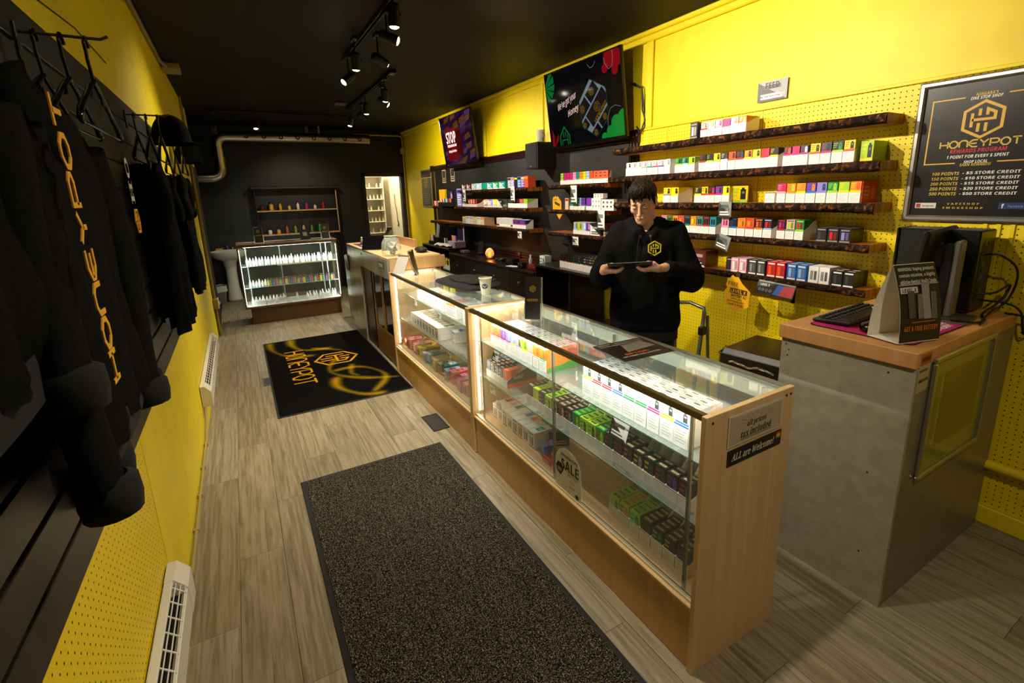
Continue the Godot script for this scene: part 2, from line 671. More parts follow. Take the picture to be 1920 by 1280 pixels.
func tray_mesh(w: float, lip: float, back: float, d: float, c: String) -> ArrayMesh:   # open carton: low lip in front, high flap behind
	var key := "tray%.4f/%.4f/%.4f/%.4f/%s" % [w, lip, back, d, c]
	if not meshes.has(key):
		var b := mb()
		var x := w / 2.0
		var side := flat_cell("w")
		b.quad(Vector3(-x, 0, 0), Vector3(x, 0, 0), Vector3(x, lip, 0), Vector3(-x, lip, 0), cell("lip", "w", "s", c))
		var f := flat_cell("w")
		b.quad(Vector3(x, 0, -0.002), Vector3(-x, 0, -0.002), Vector3(-x, lip, -0.002), Vector3(x, lip, -0.002), f)
		b.quad(Vector3(-x, lip, 0), Vector3(x, lip, 0), Vector3(x, lip, -0.002), Vector3(-x, lip, -0.002), f)
		for s: float in [-1.0, 1.0]:
			var o := PackedVector2Array([Vector2(0, 0), Vector2(d, 0), Vector2(d, back), Vector2(d * 0.75, back * 0.92), Vector2(d * 0.4, lip * 1.35), Vector2(0, lip)])
			b.at(Vector3(s * (x - 0.0008), 0, 0), Basis(Vector3(0, 0, -1), Vector3.UP, Vector3(1, 0, 0)))
			var k := b.u.size()
			b.prism(o, -0.0008, 0.0008)
			for q in range(k, b.u.size()):
				b.u[q] = side.get_center()
			b.at(Vector3.ZERO)
		b.quad(Vector3(-x, 0, -d), Vector3(x, 0, -d), Vector3(x, back, -d), Vector3(-x, back, -d), f)
		b.quad(Vector3(x, 0, -d - 0.002), Vector3(-x, 0, -d - 0.002), Vector3(-x, back, -d - 0.002), Vector3(x, back, -d - 0.002), f)
		b.quad(Vector3(-x, 0.001, 0), Vector3(x, 0.001, 0), Vector3(x, 0.001, -d), Vector3(-x, 0.001, -d), f)
		meshes[key] = b.mesh()
	return meshes[key]


func carton(at: Vector3, yaw: float, w: float, h: float, d: float, lip: float, abc: String, label: String, group: String, kind := "front", called := "carton") -> Node3D:
	# abc: colour of print, of device, of band
	var t := thing(called, label, "carton", at, yaw, group)
	var a := abc[0]
	var b := abc[1]
	var c := abc[2]
	if lip > 0.0:
		put(t, "tray", tray_mesh(w - 0.001, h * lip, h * 0.97, d, c), atlas_mat)
		put(t, "box_block", printed_box(w - 0.006, h - 0.004, d - 0.008, front_window(kind, a, b, c, lip), cell("rows", a if kind != "front" else "w", b), flat_cell(a)), atlas_mat, Vector3(0, 0.002, -0.004))
	else:
		put(t, "box_block", printed_box(w - 0.001, h, d, cell(kind, a, b, c), cell("top", a, c), flat_cell(a)), atlas_mat)
	return t


func front_window(kind: String, a: String, b: String, c: String, lip: float) -> Rect2:
	# the print fills only the part of the front above the lip; below it the picture just runs on
	var r := cell(kind, a, b, c)
	var f := 1.0 - lip
	return Rect2(r.position, Vector2(r.size.x, r.size.y / f))


func row(place: String, group: String, x: float, y: float, z0: float, z1: float, h: float, d: float, lip: float, codes: String, kind := "front", first := 0, yaw := -PI / 2.0) -> int:
	# a line of cartons along z whose fronts face -x; codes are colour triples
	var list := codes.split(" ", false)
	var step := (z1 - z0) / list.size()
	for k in list.size():
		var c := list[k]
		if c == "---":
			continue
		var label := "%s carton%s, %s from left %s" % [HUE[c[0]], " in white tray" if lip > 0.0 else "", ORD[first + k], place]
		carton(Vector3(x, y, z0 + step * (k + 0.5)), yaw, step, h, d, lip, c, label, group, kind)
	return first + list.size()


# ---------------------------------------------------------------- the room
func peg_mat(key: String, tint: String) -> StandardMaterial3D:
	# one inch board: the holes are cut out of the sheet (alpha scissor), a dark board lies behind it
	if not mats.has("peg" + key):
		var img := Image.create(64, 64, false, Image.FORMAT_RGBA8)
		for y in 64:
			for x in 64:
				var r := Vector2(x - 31.5, y - 31.5).length()
				img.set_pixel(x, y, Color(1, 1, 1, 0.0 if r < 7.5 else 1.0))
		var m := StandardMaterial3D.new()
		m.albedo_texture = ImageTexture.create_from_image(img)
		m.albedo_color = Color(tint)
		m.transparency = BaseMaterial3D.TRANSPARENCY_ALPHA_SCISSOR
		m.alpha_scissor_threshold = 0.5
		m.roughness = 0.5
		mats["peg" + key] = m
	return mats["peg" + key]


func peg_sheet(a: Vector3, ez: Vector3, w: float, h: float) -> ArrayMesh:   # a: lower corner, ez: direction along the wall, so that ez x up faces the room
	var b := mb()
	b.quad(a, a + ez * w, a + ez * w + Vector3.UP * h, a + Vector3.UP * h, Rect2(0, 0, w / 0.0254, h / 0.0254))
	return b.mesh()


func build_room() -> void:
	# floor: a screed with laminate planks laid on it along the room
	var floor_node := struct("floor", blk(Vector3(-1.0, -0.12, -11.4), Vector3(W + 0.2, -0.011, ZF + 0.1), 0.0), mat("2a251f", 0.9))
	var wood := []
	var base := noise_tex("plank", 512, 0.045, [[0.0, "665e4d"], [0.3, "80775f"], [0.5, "8b826d"], [0.75, "978e79"], [1.0, "a29983"]], 7.0, 5, 4, false, 20.0)
	var tints := ["ffffff", "efebe4", "f8f4ec", "e4dfd6", "f4eee4"]
	for k in tints.size():
		var m := StandardMaterial3D.new()
		m.albedo_texture = base
		m.albedo_color = Color(tints[k])
		m.roughness = 0.42
		m.metallic_specular = 0.45
		m.uv1_scale = Vector3(1, 1, 1)
		m.uv1_offset = Vector3(0.37 * k, 0.21 * k, 0)
		wood.append(m)
	var pw := 0.187
	var pl := 1.22
	var cols := int(ceil(W / pw))
	for cx in cols:
		var x0 := cx * pw
		var x1 := minf(x0 + pw, W)
		var z := 0.4 - rng.randf() * pl
		z = ZF if cx % 3 == 0 else ZF - fmod(cx * 0.41, pl)
		var zs := [ZF]
		var e := z - (0.0 if z < ZF else pl)
		while e > ZB:
			zs.append(e)
			e -= pl
		zs.append(ZB)
		for q in zs.size() - 1:
			var za: float = zs[q + 1]
			var zb: float = zs[q]
			if zb - za < 0.02:
				continue
			var b := mb()
			var o := Vector2(rng.randf(), rng.randf())
			var gx := x0 + 0.0008
			var hx := x1 - 0.0008
			var gz := za + 0.0008
			var hz := zb - 0.0008
			b.quad(Vector3(gx, 0, hz), Vector3(hx, 0, hz), Vector3(hx, 0, gz), Vector3(gx, 0, gz), Rect2(o.x, o.y, 0.34, 0.72 * (zb - za)))
			b.quad(Vector3(gx, -0.01, hz), Vector3(hx, -0.01, hz), Vector3(hx, 0, hz), Vector3(gx, 0, hz))
			b.quad(Vector3(hx, -0.01, hz), Vector3(hx, -0.01, gz), Vector3(hx, 0, gz), Vector3(hx, 0, hz))
			b.quad(Vector3(gx, -0.01, gz), Vector3(gx, -0.01, hz), Vector3(gx, 0, hz), Vector3(gx, 0, gz))
			put(floor_node, "plank", b.mesh(), wood[rng.randi() % wood.size()])
	struct("floor_back_room", blk(Vector3(-1.0, -0.011, -11.4), Vector3(W + 0.1, -0.001, ZB - 0.001), 0.0), mat("8d8371", 0.6))
	struct("ceiling", blk(Vector3(-1.0, CH, -11.4), Vector3(W + 0.2, CH + 0.12, ZF + 0.1), 0.0), mat("1a1611", 0.6, 0.0, 0.25))

	# left wall: yellow, pegboard below the slatwall near the door; it ends at z = -8.1 where an alcove opens to the sink
	struct("wall_left", mb().box(Vector3(-0.07, 1.425, (ZF - 8.1) / 2.0), Vector3(0.1, 2.85, ZF + 8.1)).mesh(), mat("5a4600", 0.8))
	struct("wall_left_upper", mb().box(Vector3(-0.01, 1.9, (ZF - 8.1) / 2.0), Vector3(0.02, 1.9, ZF + 8.1)).mesh(), yellow())
	struct("wall_left_far", mb().box(Vector3(-0.01, 0.475, -5.05), Vector3(0.02, 0.95, 6.1)).mesh(), yellow())
	struct("wall_left_pegboard", peg_sheet(Vector3(-0.002, 0.07, ZF), Vector3(0, 0, -1), ZF + 2.0, 0.88), peg_mat("left", "e8cc00"))
	struct("baseboard_left", blk(Vector3(-0.01, 0.0, -2.0), Vector3(0.006, 0.07, ZF), 0.002), yellow())
	struct("trim_1", blk(Vector3(0.0, 0.0, -8.1), Vector3(0.012, 2.1, -7.02), 0.002), black_wall())
	struct("wall_alcove", blk(Vector3(-1.0, 0.0, -8.2), Vector3(-0.02, CH, -8.1), 0.0), black_wall())
	struct("wall_alcove_side", blk(Vector3(-1.0, 0.0, ZB), Vector3(-0.9, CH, -8.2), 0.0), black_wall())

	# right wall: backing, pegboard, plain yellow above, mouldings
	struct("wall_right", mb().box(Vector3(W + 0.08, 1.425, -4.8), Vector3(0.12, 2.85, 13.2)).mesh(), mat("4a3800", 0.8))
	struct("wall_right_upper", blk(Vector3(W, 2.128, ZB), Vector3(W + 0.02, CH, ZF), 0.0), yellow())
	struct("wall_right_far", blk(Vector3(W, 0.0, ZB), Vector3(W + 0.02, 2.128, -8.1), 0.0), yellow())
	var peg := peg_mat("right", "ebd002")
	var seams := [ZF, 0.4, -0.815, -2.03, -2.83, -4.05, -5.27, -6.49, -8.1]
	for k in seams.size() - 1:
		var za: float = seams[k] - 0.0015
		var zb: float = seams[k + 1] + 0.0015
		struct("wall_right_pegboard_%d" % (k + 1), peg_sheet(Vector3(W - 0.002, 0.09, zb), Vector3(0, 0, 1), za - zb, 2.04), peg)
	struct("baseboard_right", blk(Vector3(W - 0.018, 0.0, -8.1), Vector3(W, 0.09, ZF), 0.004), yellow())
	struct("trim_2", blk(Vector3(W - 0.014, 2.118, -3.12), Vector3(W, 2.136, ZF), 0.003), yellow())
	struct("trim_3", mb().span(Vector3(W - 0.05, 2.815, ZB), Vector3(W, CH, ZF), 0.008).span(Vector3(W - 0.03, 2.77, ZB), Vector3(W, 2.818, ZF), 0.008).mesh(), yellow())
	struct("trim_4", blk(Vector3(W - 0.022, 1.95, ZB), Vector3(W, 1.965, -8.1), 0.003), yellow())
	for z: float in [-3.03, -4.62, -6.02]:
		struct("trim_%d" % (int(-z * 10)), blk(Vector3(W - 0.018, 2.136, z - 0.035), Vector3(W, 2.78, z + 0.035), 0.004), yellow())
	# seam battens of the pegboard with their slotted strip
	var bat := mb()
	for z: float in [-0.862, -0.815, -0.768]:
		bat.span(Vector3(W - 0.008, 0.09, z - 0.009), Vector3(W, 1.455, z + 0.009), 0.002)
	struct("trim_5", bat.mesh(), yellow())

	# back wall, black, with a doorway at its right end
	var d0 := 2.585
	var d1 := 3.27
	struct("wall_back", mb().box(Vector3((d0 - 1.0) / 2.0, 1.425, ZB - 0.06), Vector3(d0 + 1.0, 2.85, 0.12)).box(Vector3((d0 + d1) / 2.0, 2.4425, ZB - 0.06), Vector3(d1 - d0, 0.815, 0.12)).box(Vector3((d1 + W) / 2.0, 1.425, ZB - 0.06), Vector3(W - d1, 2.85, 0.12)).mesh(), black_wall())
	struct("door_1", mb().span(Vector3(d0 - 0.06, 0, ZB), Vector3(d0, 2.1, ZB + 0.018), 0.004).span(Vector3(d1, 0, ZB), Vector3(d1 + 0.06, 2.1, ZB + 0.018), 0.004).span(Vector3(d0 - 0.06, 2.035, ZB), Vector3(d1 + 0.06, 2.1, ZB + 0.018), 0.004).mesh(), mat("1b1a16", 0.5))
	# the room behind it
	var white := mat("d8d2bc", 0.6)
	struct("wall_back_room", blk(Vector3(1.9, 0, -11.3), Vector3(W + 0.1, 2.85, -11.2), 0.0), white)
	struct("wall_back_room_left", blk(Vector3(1.9, 0, -11.2), Vector3(2.0, 2.85, ZB - 0.12), 0.0), white)
	struct("wall_back_room_right", blk(Vector3(W - 0.03, 0, -11.2), Vector3(W + 0.019, 2.85, ZB - 0.12), 0.0), white)

	# front wall behind the photographer
	struct("wall_front", blk(Vector3(-0.1, 0, ZF), Vector3(W + 0.14, CH, ZF + 0.1), 0.0), yellow())

	# mats and floor registers
	build_mats()


func pic_lines(img: Image, lines: Array, w: float, c: Color, to_px: Callable) -> void:
	for l in lines:
		for k in l.size() - 1:
			var a: Vector2 = to_px.call(l[k])
			var b: Vector2 = to_px.call(l[k + 1])
			var r := Rect2(a, Vector2.ZERO).expand(b).grow(w)
			for y in range(maxi(0, int(r.position.y)), mini(img.get_height(), int(r.end.y) + 1)):
				for x in range(maxi(0, int(r.position.x)), mini(img.get_width(), int(r.end.x) + 1)):
					var q := Geometry2D.get_closest_point_to_segment(Vector2(x, y), a, b)
					var d := q.distance_to(Vector2(x, y))
					if d < w:
						img.set_pixel(x, y, img.get_pixel(x, y).lerp(c, clampf((w - d) * 1.2, 0.0, 1.0)))


func pic_glow(img: Image, pts: Array, w: float, c: Color, k := 1.0) -> void:   # a soft printed swirl along a curve
	var cv := Curve2D.new()
	for q in pts.size():
		var tg: Vector2 = (pts[mini(q + 1, pts.size() - 1)] - pts[maxi(q - 1, 0)]) / 5.0
		cv.add_point(pts[q], -tg, tg)
	var len := cv.get_baked_length()
	var s := 0.0
	while s < len:
		var p := cv.sample_baked(s)
		var wob := w * (0.78 + 0.22 * sin(s * 0.02 + 1.0))
		for y in range(maxi(0, int(p.y - wob)), mini(img.get_height(), int(p.y + wob) + 1)):
			for x in range(maxi(0, int(p.x - wob)), mini(img.get_width(), int(p.x + wob) + 1)):
				var f := 1.0 - Vector2(x, y).distance_to(p) / wob
				if f > 0.0:
					var o := img.get_pixel(x, y)
					img.set_pixel(x, y, o.lerp(c, f * f * 0.13 * k))
		s += 3.0


func build_mats() -> void:
	# the printed mat: width along x 1.08, length along z 2.29; u to the right, v towards the photographer
	var pw := 420
	var ph := 890
	var img := Image.create(pw, ph, false, Image.FORMAT_RGB8)
	img.fill(Color("0d0c0c"))
	var gold := Color("c9a010")
	pic_glow(img, [Vector2(20, 10), Vector2(30, 150), Vector2(90, 270), Vector2(175, 310)], 34, gold)
	pic_glow(img, [Vector2(110, 5), Vector2(110, 110), Vector2(150, 210), Vector2(250, 240)], 40, gold)
	pic_glow(img, [Vector2(185, 200), Vector2(240, 250), Vector2(290, 300)], 26, gold)
	pic_glow(img, [Vector2(255, 400), Vector2(205, 520), Vector2(220, 610), Vector2(300, 700), Vector2(415, 760)], 30, gold)
	pic_glow(img, [Vector2(215, 560), Vector2(300, 560), Vector2(360, 640), Vector2(370, 740), Vector2(300, 850)], 32, gold)
	pic_glow(img, [Vector2(210, 640), Vector2(200, 740), Vector2(260, 850), Vector2(330, 880)], 40, gold)
	pic_glow(img, [Vector2(290, 520), Vector2(270, 620), Vector2(290, 660)], 26, gold)
	# the lettering runs along the mat's length and is read from the counter side
	var amber := Color("b8860f")
	pic_lines(img, shop_name_lines("HONEYPOT", 440, 70), 4.6, amber, func(p): return Vector2(106 + p.y, 425 + p.x))
	pic_lines(img, emblem_lines(84), 5.5, amber, func(p): return Vector2(252 + p.y, 402 + p.x))
	var m := StandardMaterial3D.new()
	m.albedo_texture = ImageTexture.create_from_image(img)
	m.roughness = 0.95
	m.metallic_specular = 0.1
	var c := Vector3(0.9975, 0, -5.085)
	var t := thing("printed_mat", "black floor mat printed with gold swirls, emblem and shop name", "floor mat", c)
	put(t, "border", blk(Vector3(-0.54, 0.0005, -1.145), Vector3(0.54, 0.006, 1.145), 0.003), mat("121110", 0.8))
	put(t, "printed_pile", mb().quad(Vector3(-0.525, 0.0085, 1.13), Vector3(0.525, 0.0085, 1.13), Vector3(0.525, 0.0085, -1.13), Vector3(-0.525, 0.0085, -1.13)).box(Vector3(0, 0.007, 0), Vector3(1.05, 0.0028, 2.26)).mesh(), m)
	# the plain entrance mat
	var x0 := 0.507
	var x1 := 1.388
	var t2 := thing("entrance_mat", "plain charcoal loop pile entrance mat beside the front showcase", "floor mat", Vector3((x0 + x1) / 2, 0, -1.95))
	var hw := (x1 - x0) / 2.0
	put(t2, "rubber_border", blk(Vector3(-hw, 0.0005, -0.955), Vector3(hw, 0.005, 2.2), 0.002), mat("0c0c0c", 0.7))
	var loop := tri_mat("loop", noise_tex("loop", 512, 0.32, [[0.0, "080807"], [0.46, "131210"], [0.58, "24221e"], [0.7, "5c5648"], [1.0, "a89f88"]], 1.0, 2, 31), Vector3(1.3, 1.3, 1.3), 0.95, "ffffff", 0.1)
	var pile := mb()
	var f := func(u: float, v: float) -> Vector3:
		return Vector3(lerpf(-hw + 0.025, hw - 0.025, u), 0.009 + 0.0012 * sin(u * 400.0) * sin(v * 900.0), lerpf(2.17, -0.93, v))
	pile.grid(60, 150, f)
	put(t2, "loop_pile", pile.mesh(), loop)
	# floor registers
	var spots := [Vector3(1.465, 0, -3.21), Vector3(0.435, 0, -4.87)]
	var says := ["dark metal floor register beside the showcases, nearer the entrance mat", "grey metal floor register by the left edge of the printed mat"]
	for k in 2:
		var r := thing("floor_register", says[k], "floor vent", spots[k])
		var wx := 0.062 if k == 0 else 0.034
		var wz := 0.14 if k == 0 else 0.115
		put(r, "frame", mb().span(Vector3(-wx, 0, -wz), Vector3(wx, 0.004, -wz + 0.016), 0.001).span(Vector3(-wx, 0, wz - 0.016), Vector3(wx, 0.004, wz), 0.001).span(Vector3(-wx, 0, -wz), Vector3(-wx + 0.014, 0.004, wz), 0.001).span(Vector3(wx - 0.014, 0, -wz), Vector3(wx, 0.004, wz), 0.001).mesh(), mat("3a3833" if k == 0 else "5c625c", 0.4, 0.6))
		put(r, "pan", blk(Vector3(-wx + 0.01, 0.0003, -wz + 0.01), Vector3(wx - 0.01, 0.0012, wz - 0.01), 0.0), mat("0f0f0e", 0.7))
		var n := 9 if k == 0 else 7
		for q in n:
			var z := lerpf(-wz + 0.028, wz - 0.028, float(q) / (n - 1))
			put(r, "louvre", mb().at(Vector3(0, 0.0022, z), Basis(Vector3.RIGHT, 0.3)).box(Vector3.ZERO, Vector3(2 * wx - 0.02, 0.0015, 0.012)).mesh(), mat("33312d" if k == 0 else "555b55", 0.4, 0.6))


# ---------------------------------------------------------------- ceiling: tracks, spots, duct
func spot_head(at: Vector3, aim: Vector3, label: String, power: float, cone: float, size := 1.0) -> void:
	var t := thing("track_spotlight", label, "spotlight", Vector3(at.x, CH - 0.03, at.z), 0.0, "")
	var dark := mat("131313", 0.35, 0.3)
	put(t, "adapter", blk(Vector3(-0.018, -0.03, -0.05), Vector3(0.018, 0.0, 0.05), 0.004), dark)
	put(t, "stem", mb().cyl(Vector3(0, -0.03, 0), Vector3(0, at.y - CH + 0.05, 0), 0.007).mesh(), dark)
	var p := Vector3(0, at.y - CH + 0.03, 0)
	var dir := (aim - at).normalized()
	var bs := Basis.looking_at(dir, Vector3.UP if absf(dir.y) < 0.98 else Vector3.RIGHT)
	var r := 0.033 * size
	var can := mb().at(p, bs * Basis(Vector3.RIGHT, PI / 2.0))
	# local +y of the lathe = backwards of the beam
	can.lathe([Vector2(r * 0.78, -0.068), Vector2(r * 0.98, -0.07), Vector2(r, -0.066), Vector2(r, 0.03), Vector2(r * 0.9, 0.05), Vector2(0.0, 0.055)], 20)
	put(t, "can", can.mesh(), dark)
	put(t, "lens", mb().at(p, bs * Basis(Vector3.RIGHT, PI / 2.0)).lathe([Vector2(0.0, -0.078), Vector2(r * 0.5, -0.076), Vector2(r * 0.78, -0.0695), Vector2(r * 0.78, -0.06)], 20).mesh(), glow("fff4dc", 22.0))
	put(t, "yoke", mb().at(p).tube([Vector3(0, 0.02, 0) , Vector3(r + 0.006, 0.005, 0), Vector3(r + 0.006, -0.01, 0)], 0.004, 6).mesh(), dark)
	if power > 0.0:
		var l := SpotLight3D.new()
		l.name = "spot_light"
		l.light_color = Color("fff0d8")
		l.light_energy = power
		l.spot_angle = cone
		l.spot_angle_attenuation = 0.9
		l.spot_range = 14.0
		l.spot_attenuation = 2.0
		l.light_size = 0.03
		l.shadow_enabled = true
		l.transform = Transform3D(bs, p + dir * 0.082)
		t.add_child(l)


func build_ceiling_lights() -> void:
	var dark := mat("141311", 0.35, 0.3)
	var ends := [[Vector3(1.4, 0, -4.75), Vector3(1.4, 0, 0.6), "long black lighting track on the ceiling nearest the front"], [Vector3(1.9, 0, -7.2), Vector3(1.9, 0, -5.0), "short black lighting track on the ceiling halfway back"], [Vector3(0.25, 0, -7.9), Vector3(2.0, 0, -7.9), "black lighting track crossing the ceiling near the back wall"]]
	for e in ends:
		var c: Vector3 = (e[0] + e[1]) / 2.0
		var t := thing("lighting_track", e[2], "lighting track", Vector3(c.x, CH, c.z))
		var h: Vector3 = (e[1] - e[0]).abs() / 2.0 + Vector3(0.017, 0, 0.017)
		put(t, "rail", mb().span(Vector3(-h.x, -0.006, -h.z), Vector3(h.x, -0.0005, h.z), 0.0).span(Vector3(-h.x, -0.03, -h.z), Vector3(-h.x + 0.008 if h.x < h.z else h.x, -0.006, h.z if h.x < h.z else -h.z + 0.008), 0.001).span(Vector3(h.x - 0.008 if h.x < h.z else -h.x, -0.03, -h.z if h.x < h.z else h.z - 0.008), Vector3(h.x, -0.006, h.z), 0.001).mesh(), dark)
		put(t, "feed_box", blk(Vector3(-0.03, -0.034, h.z - 0.1) if h.x < h.z else Vector3(h.x - 0.1, -0.034, -0.03), Vector3(0.03, -0.001, h.z + 0.01) if h.x < h.z else Vector3(h.x + 0.01, -0.001, 0.03), 0.004), dark)
	# heads: place, aim
	spot_head(Vector3(1.32, 2.66, -2.97), Vector3(1.3, 0, -3.2), "track spotlight pointing straight down, nearest in view on the front track", 5.0, 38)
	spot_head(Vector3(1.40, 2.66, -3.40), Vector3(3.35, 1.9, -2.6), "track spotlight turned to the live-edge shelves, second in view on front track", 3.8, 48)
	spot_head(Vector3(1.46, 2.64, -3.87), Vector3(3.35, 1.8, -4.2), "glaring track spotlight turned to the larger television, third on front track", 3.0, 45)
	spot_head(Vector3(1.33, 2.66, -4.03), Vector3(1.3, 0, -4.5), "track spotlight pointing down over the printed mat, fourth on front track", 6.5, 50)
	spot_head(Vector3(1.38, 2.64, -4.53), Vector3(0.0, 1.5, -4.2), "track spotlight at the far end of front track, turned to the left wall", 2.0, 45)
	spot_head(Vector3(1.86, 2.66, -5.19), Vector3(1.9, 0, -5.6), "track spotlight pointing down at the near end of the middle track", 3.0, 45)
	spot_head(Vector3(1.93, 2.66, -5.57), Vector3(3.35, 1.7, -5.2), "track spotlight turned to the smaller shelves, second on the middle track", 4.5, 45)
	spot_head(Vector3(1.86, 2.66, -6.02), Vector3(1.9, 0, -6.2), "track spotlight pointing down, third on the middle track", 2.5, 45)
	spot_head(Vector3(1.95, 2.66, -6.65), Vector3(3.35, 1.8, -7.3), "glaring track spotlight turned to the smaller television, fourth on middle track", 4.5, 50)
	spot_head(Vector3(1.90, 2.66, -7.08), Vector3(1.2, 0, -7.2), "track spotlight at the far end of the middle track", 3.0, 45)
	spot_head(Vector3(1.43, 2.65, -7.9), Vector3(1.4, 1.2, -9.5), "glaring track spotlight on the back track above the bottle cabinet", 1.6, 40)
	spot_head(Vector3(0.80, 2.68, -7.9), Vector3(0.6, 0, -7.3), "track spotlight at the left part of the back track", 2.0, 45)
	spot_head(Vector3(0.30, 2.60, -7.9), Vector3(0.3, 0.5, -9.0), "track spotlight at the left end of the back track, by the duct", 0.6, 45)
	# heads of the same track that hang above and behind the photographer
	spot_head(Vector3(1.40, 2.66, -2.30), Vector3(3.35, 1.75, -1.9), "track spotlight turned to the right wall, just above the frame", 4.2, 50)
	spot_head(Vector3(1.40, 2.66, -1.55), Vector3(3.35, 2.0, -1.0), "track spotlight turned to the framed poster, above the frame", 1.0, 45)
	spot_head(Vector3(1.25, 2.66, -0.75), Vector3(0.0, 0.9, -1.3), "track spotlight turned to the hanging hoodies, above the photographer", 0.62, 50)
	spot_head(Vector3(1.40, 2.66, 0.3), Vector3(1.9, 0.2, -0.8), "track spotlight turned to the checkout desk, behind the photographer", 1.7, 50)
	spot_head(Vector3(1.40, 2.66, -1.15), Vector3(0.95, 0.0, -1.4), "track spotlight pointing down on the entrance mat, above the frame", 2.8, 55)
	# smoke alarm
	var sm := thing("smoke_alarm", "small pale smoke alarm on the dark ceiling near the back", "smoke alarm", Vector3(1.75, CH, -6.89))
	put(sm, "housing", blk(Vector3(-0.07, -0.035, -0.05), Vector3(0.07, -0.0005, 0.05), 0.01), mat("6a6250", 0.6))
	put(sm, "grille", blk(Vector3(-0.045, -0.038, -0.03), Vector3(0.045, -0.034, 0.03), 0.002), mat("3c372c", 0.6))
	# spiral duct with round outlets
	var duct := thing("air_duct", "bare metal spiral duct under the ceiling along the back wall", "duct", Vector3(0.403, 2.64, -9.2))
	var zinc := mat("b0a894", 0.28, 1.0)
	var pts := [Vector3(-0.85, -0.62, 0.0), Vector3(-0.25, -0.62, 0)]
	for q in 7:
		var a := PI / 2.0 * q / 6.0
		pts.append(Vector3(-0.25 + 0.14 * sin(a), -0.62 + 0.14 * (1.0 - cos(a)), 0))
	for q in 7:
		var a := PI / 2.0 * q / 6.0
		pts.append(Vector3(-0.11 + 0.13 * (1.0 - cos(a)), -0.13 + 0.13 * sin(a), 0))
	pts.append(Vector3(2.22, 0.02, 0))
	put(duct, "pipe", mb().tube(pts, 0.08, 24, true).mesh(), zinc)
	for q in 18:
		var x := 0.12 + q * 0.122
		put(duct, "spiral_seam", mb().tube([Vector3(x, 0.02, 0), Vector3(x + 0.006, 0.02, 0)], 0.0825, 24).mesh(), zinc)
	for q in 8:
		put(duct, "air_outlet", mb().at(Vector3(0.3 + q * 0.25, 0.005, 0.078), Basis(Vector3.RIGHT, PI / 2.0)).lathe([Vector2(0, -0.002), Vector2(0.014, -0.002), Vector2(0.017, 0.006), Vector2(0.032, 0.014), Vector2(0.034, 0.0)], 16).mesh(), mat("161512", 0.5))
	for x: float in [0.5, 1.4]:
		put(duct, "hanger_strap", blk(Vector3(x - 0.012, 0.09, -0.004), Vector3(x + 0.012, 0.209, 0.004), 0.0), zinc)
	put(duct, "end_cap", mb().tube([Vector3(2.2, 0.02, 0), Vector3(2.225, 0.02, 0)], 0.084, 24).mesh(), zinc)


# ---------------------------------------------------------------- left wall: slatwall, clothes, heaters, conduits
func garment(parent: Node3D, w: float, h: float, depth: float, m: Material, sd: int, hooded: bool, sleeve_len: float) -> void:
	# local: x = depth away from the wall, y up (0 = shoulder line at the neck), z = width; folds deepen towards the hem
	var fn := FastNoiseLite.new()
	fn.seed = sd
	fn.frequency = 1.0
	var body := func(u: float, v: float) -> Vector3:
		var y := -v * h
		var a := u * TAU
		var sh := smoothstep(0.0, 0.12, v)
		var half := lerpf(0.075, w / 2.0, pow(sh, 0.7)) * (1.0 - 0.06 * sin(v * 3.0)) + 0.012 * sin(v * 9.0 + sd)
		var th := depth / 2.0 * lerpf(0.55, 1.0, sh)
		var c := cos(a)
		var s := sin(a)
		var px := signf(c) * pow(absf(c), 0.75) * th
		var pz := signf(s) * pow(absf(s), 0.9) * half
		var fold := (depth / 0.05) * 0.02 * v * sin(pz * 38.0 + sd * 1.7 + 2.0 * v) + (depth / 0.05) * 0.014 * fn.get_noise_3d(pz * 9.0, y * 3.0, c * 2.0)
		if v > 0.97:
			px *= 0.8
		return Vector3(px + fold * (1.0 if c >= 0.0 else 0.25), y - 0.05 * absf(pz) * (1.0 - v) * 2.0, pz)
	var b := mb().grid(44, 36, body, true)
	put(parent, "torso", b.mesh(), m)
	for s: float in [-1.0, 1.0]:
		var path := []
		var rad := []
		var n := 12
		for q in n + 1:
			var f := float(q) / n
			path.append(Vector3(0.012 + 0.028 * f + 0.012 * sin(f * 7.0 + sd + s), -0.055 - f * sleeve_len, s * (w / 2.0 - 0.035 + 0.04 * sin(f * 2.4) + 0.012 * sin(f * 9.0 + sd))))
			rad.append((0.062 - 0.014 * f) * (1.0 if f < 0.93 else 0.8))
		var sl := mb().tube(path, rad, 14, true)
		put(parent, "sleeve", sl.mesh(), m, Vector3.ZERO, Basis().scaled(Vector3(minf(0.72, depth * 12.0), 1, 1)))
		if sleeve_len > 0.4:
			put(parent, "cuff", mb().lathe([Vector2(0.03, -0.035), Vector2(0.043, -0.03), Vector2(0.047, 0.0), Vector2(0.045, 0.03), Vector2(0.03, 0.04)], 14, path[n] * Vector3(minf(0.72, depth * 12.0), 1, 1)).mesh(), mat("0b0b0b", 0.95))
	if hooded:
		var hood := func(u: float, v: float) -> Vector3:
			var a := u * TAU
			var lat := v * PI
			return Vector3(-0.012 + 0.055 * cos(a) * sin(lat), -0.02 + 0.075 * cos(lat) - 0.035 * cos(a), 0.125 * sin(a) * sin(lat))
		put(parent, "hood", mb().grid(24, 14, hood, true).mesh(), m)
		put(parent, "hem_band", mb().grid(36, 3, func(u: float, v: float) -> Vector3: return Vector3(cos(u * TAU) * depth * 0.42, -h + 0.03 - 0.07 * v, sin(u * TAU) * (w / 2.0 - 0.01)), true).mesh(), mat("0c0c0c", 0.95))


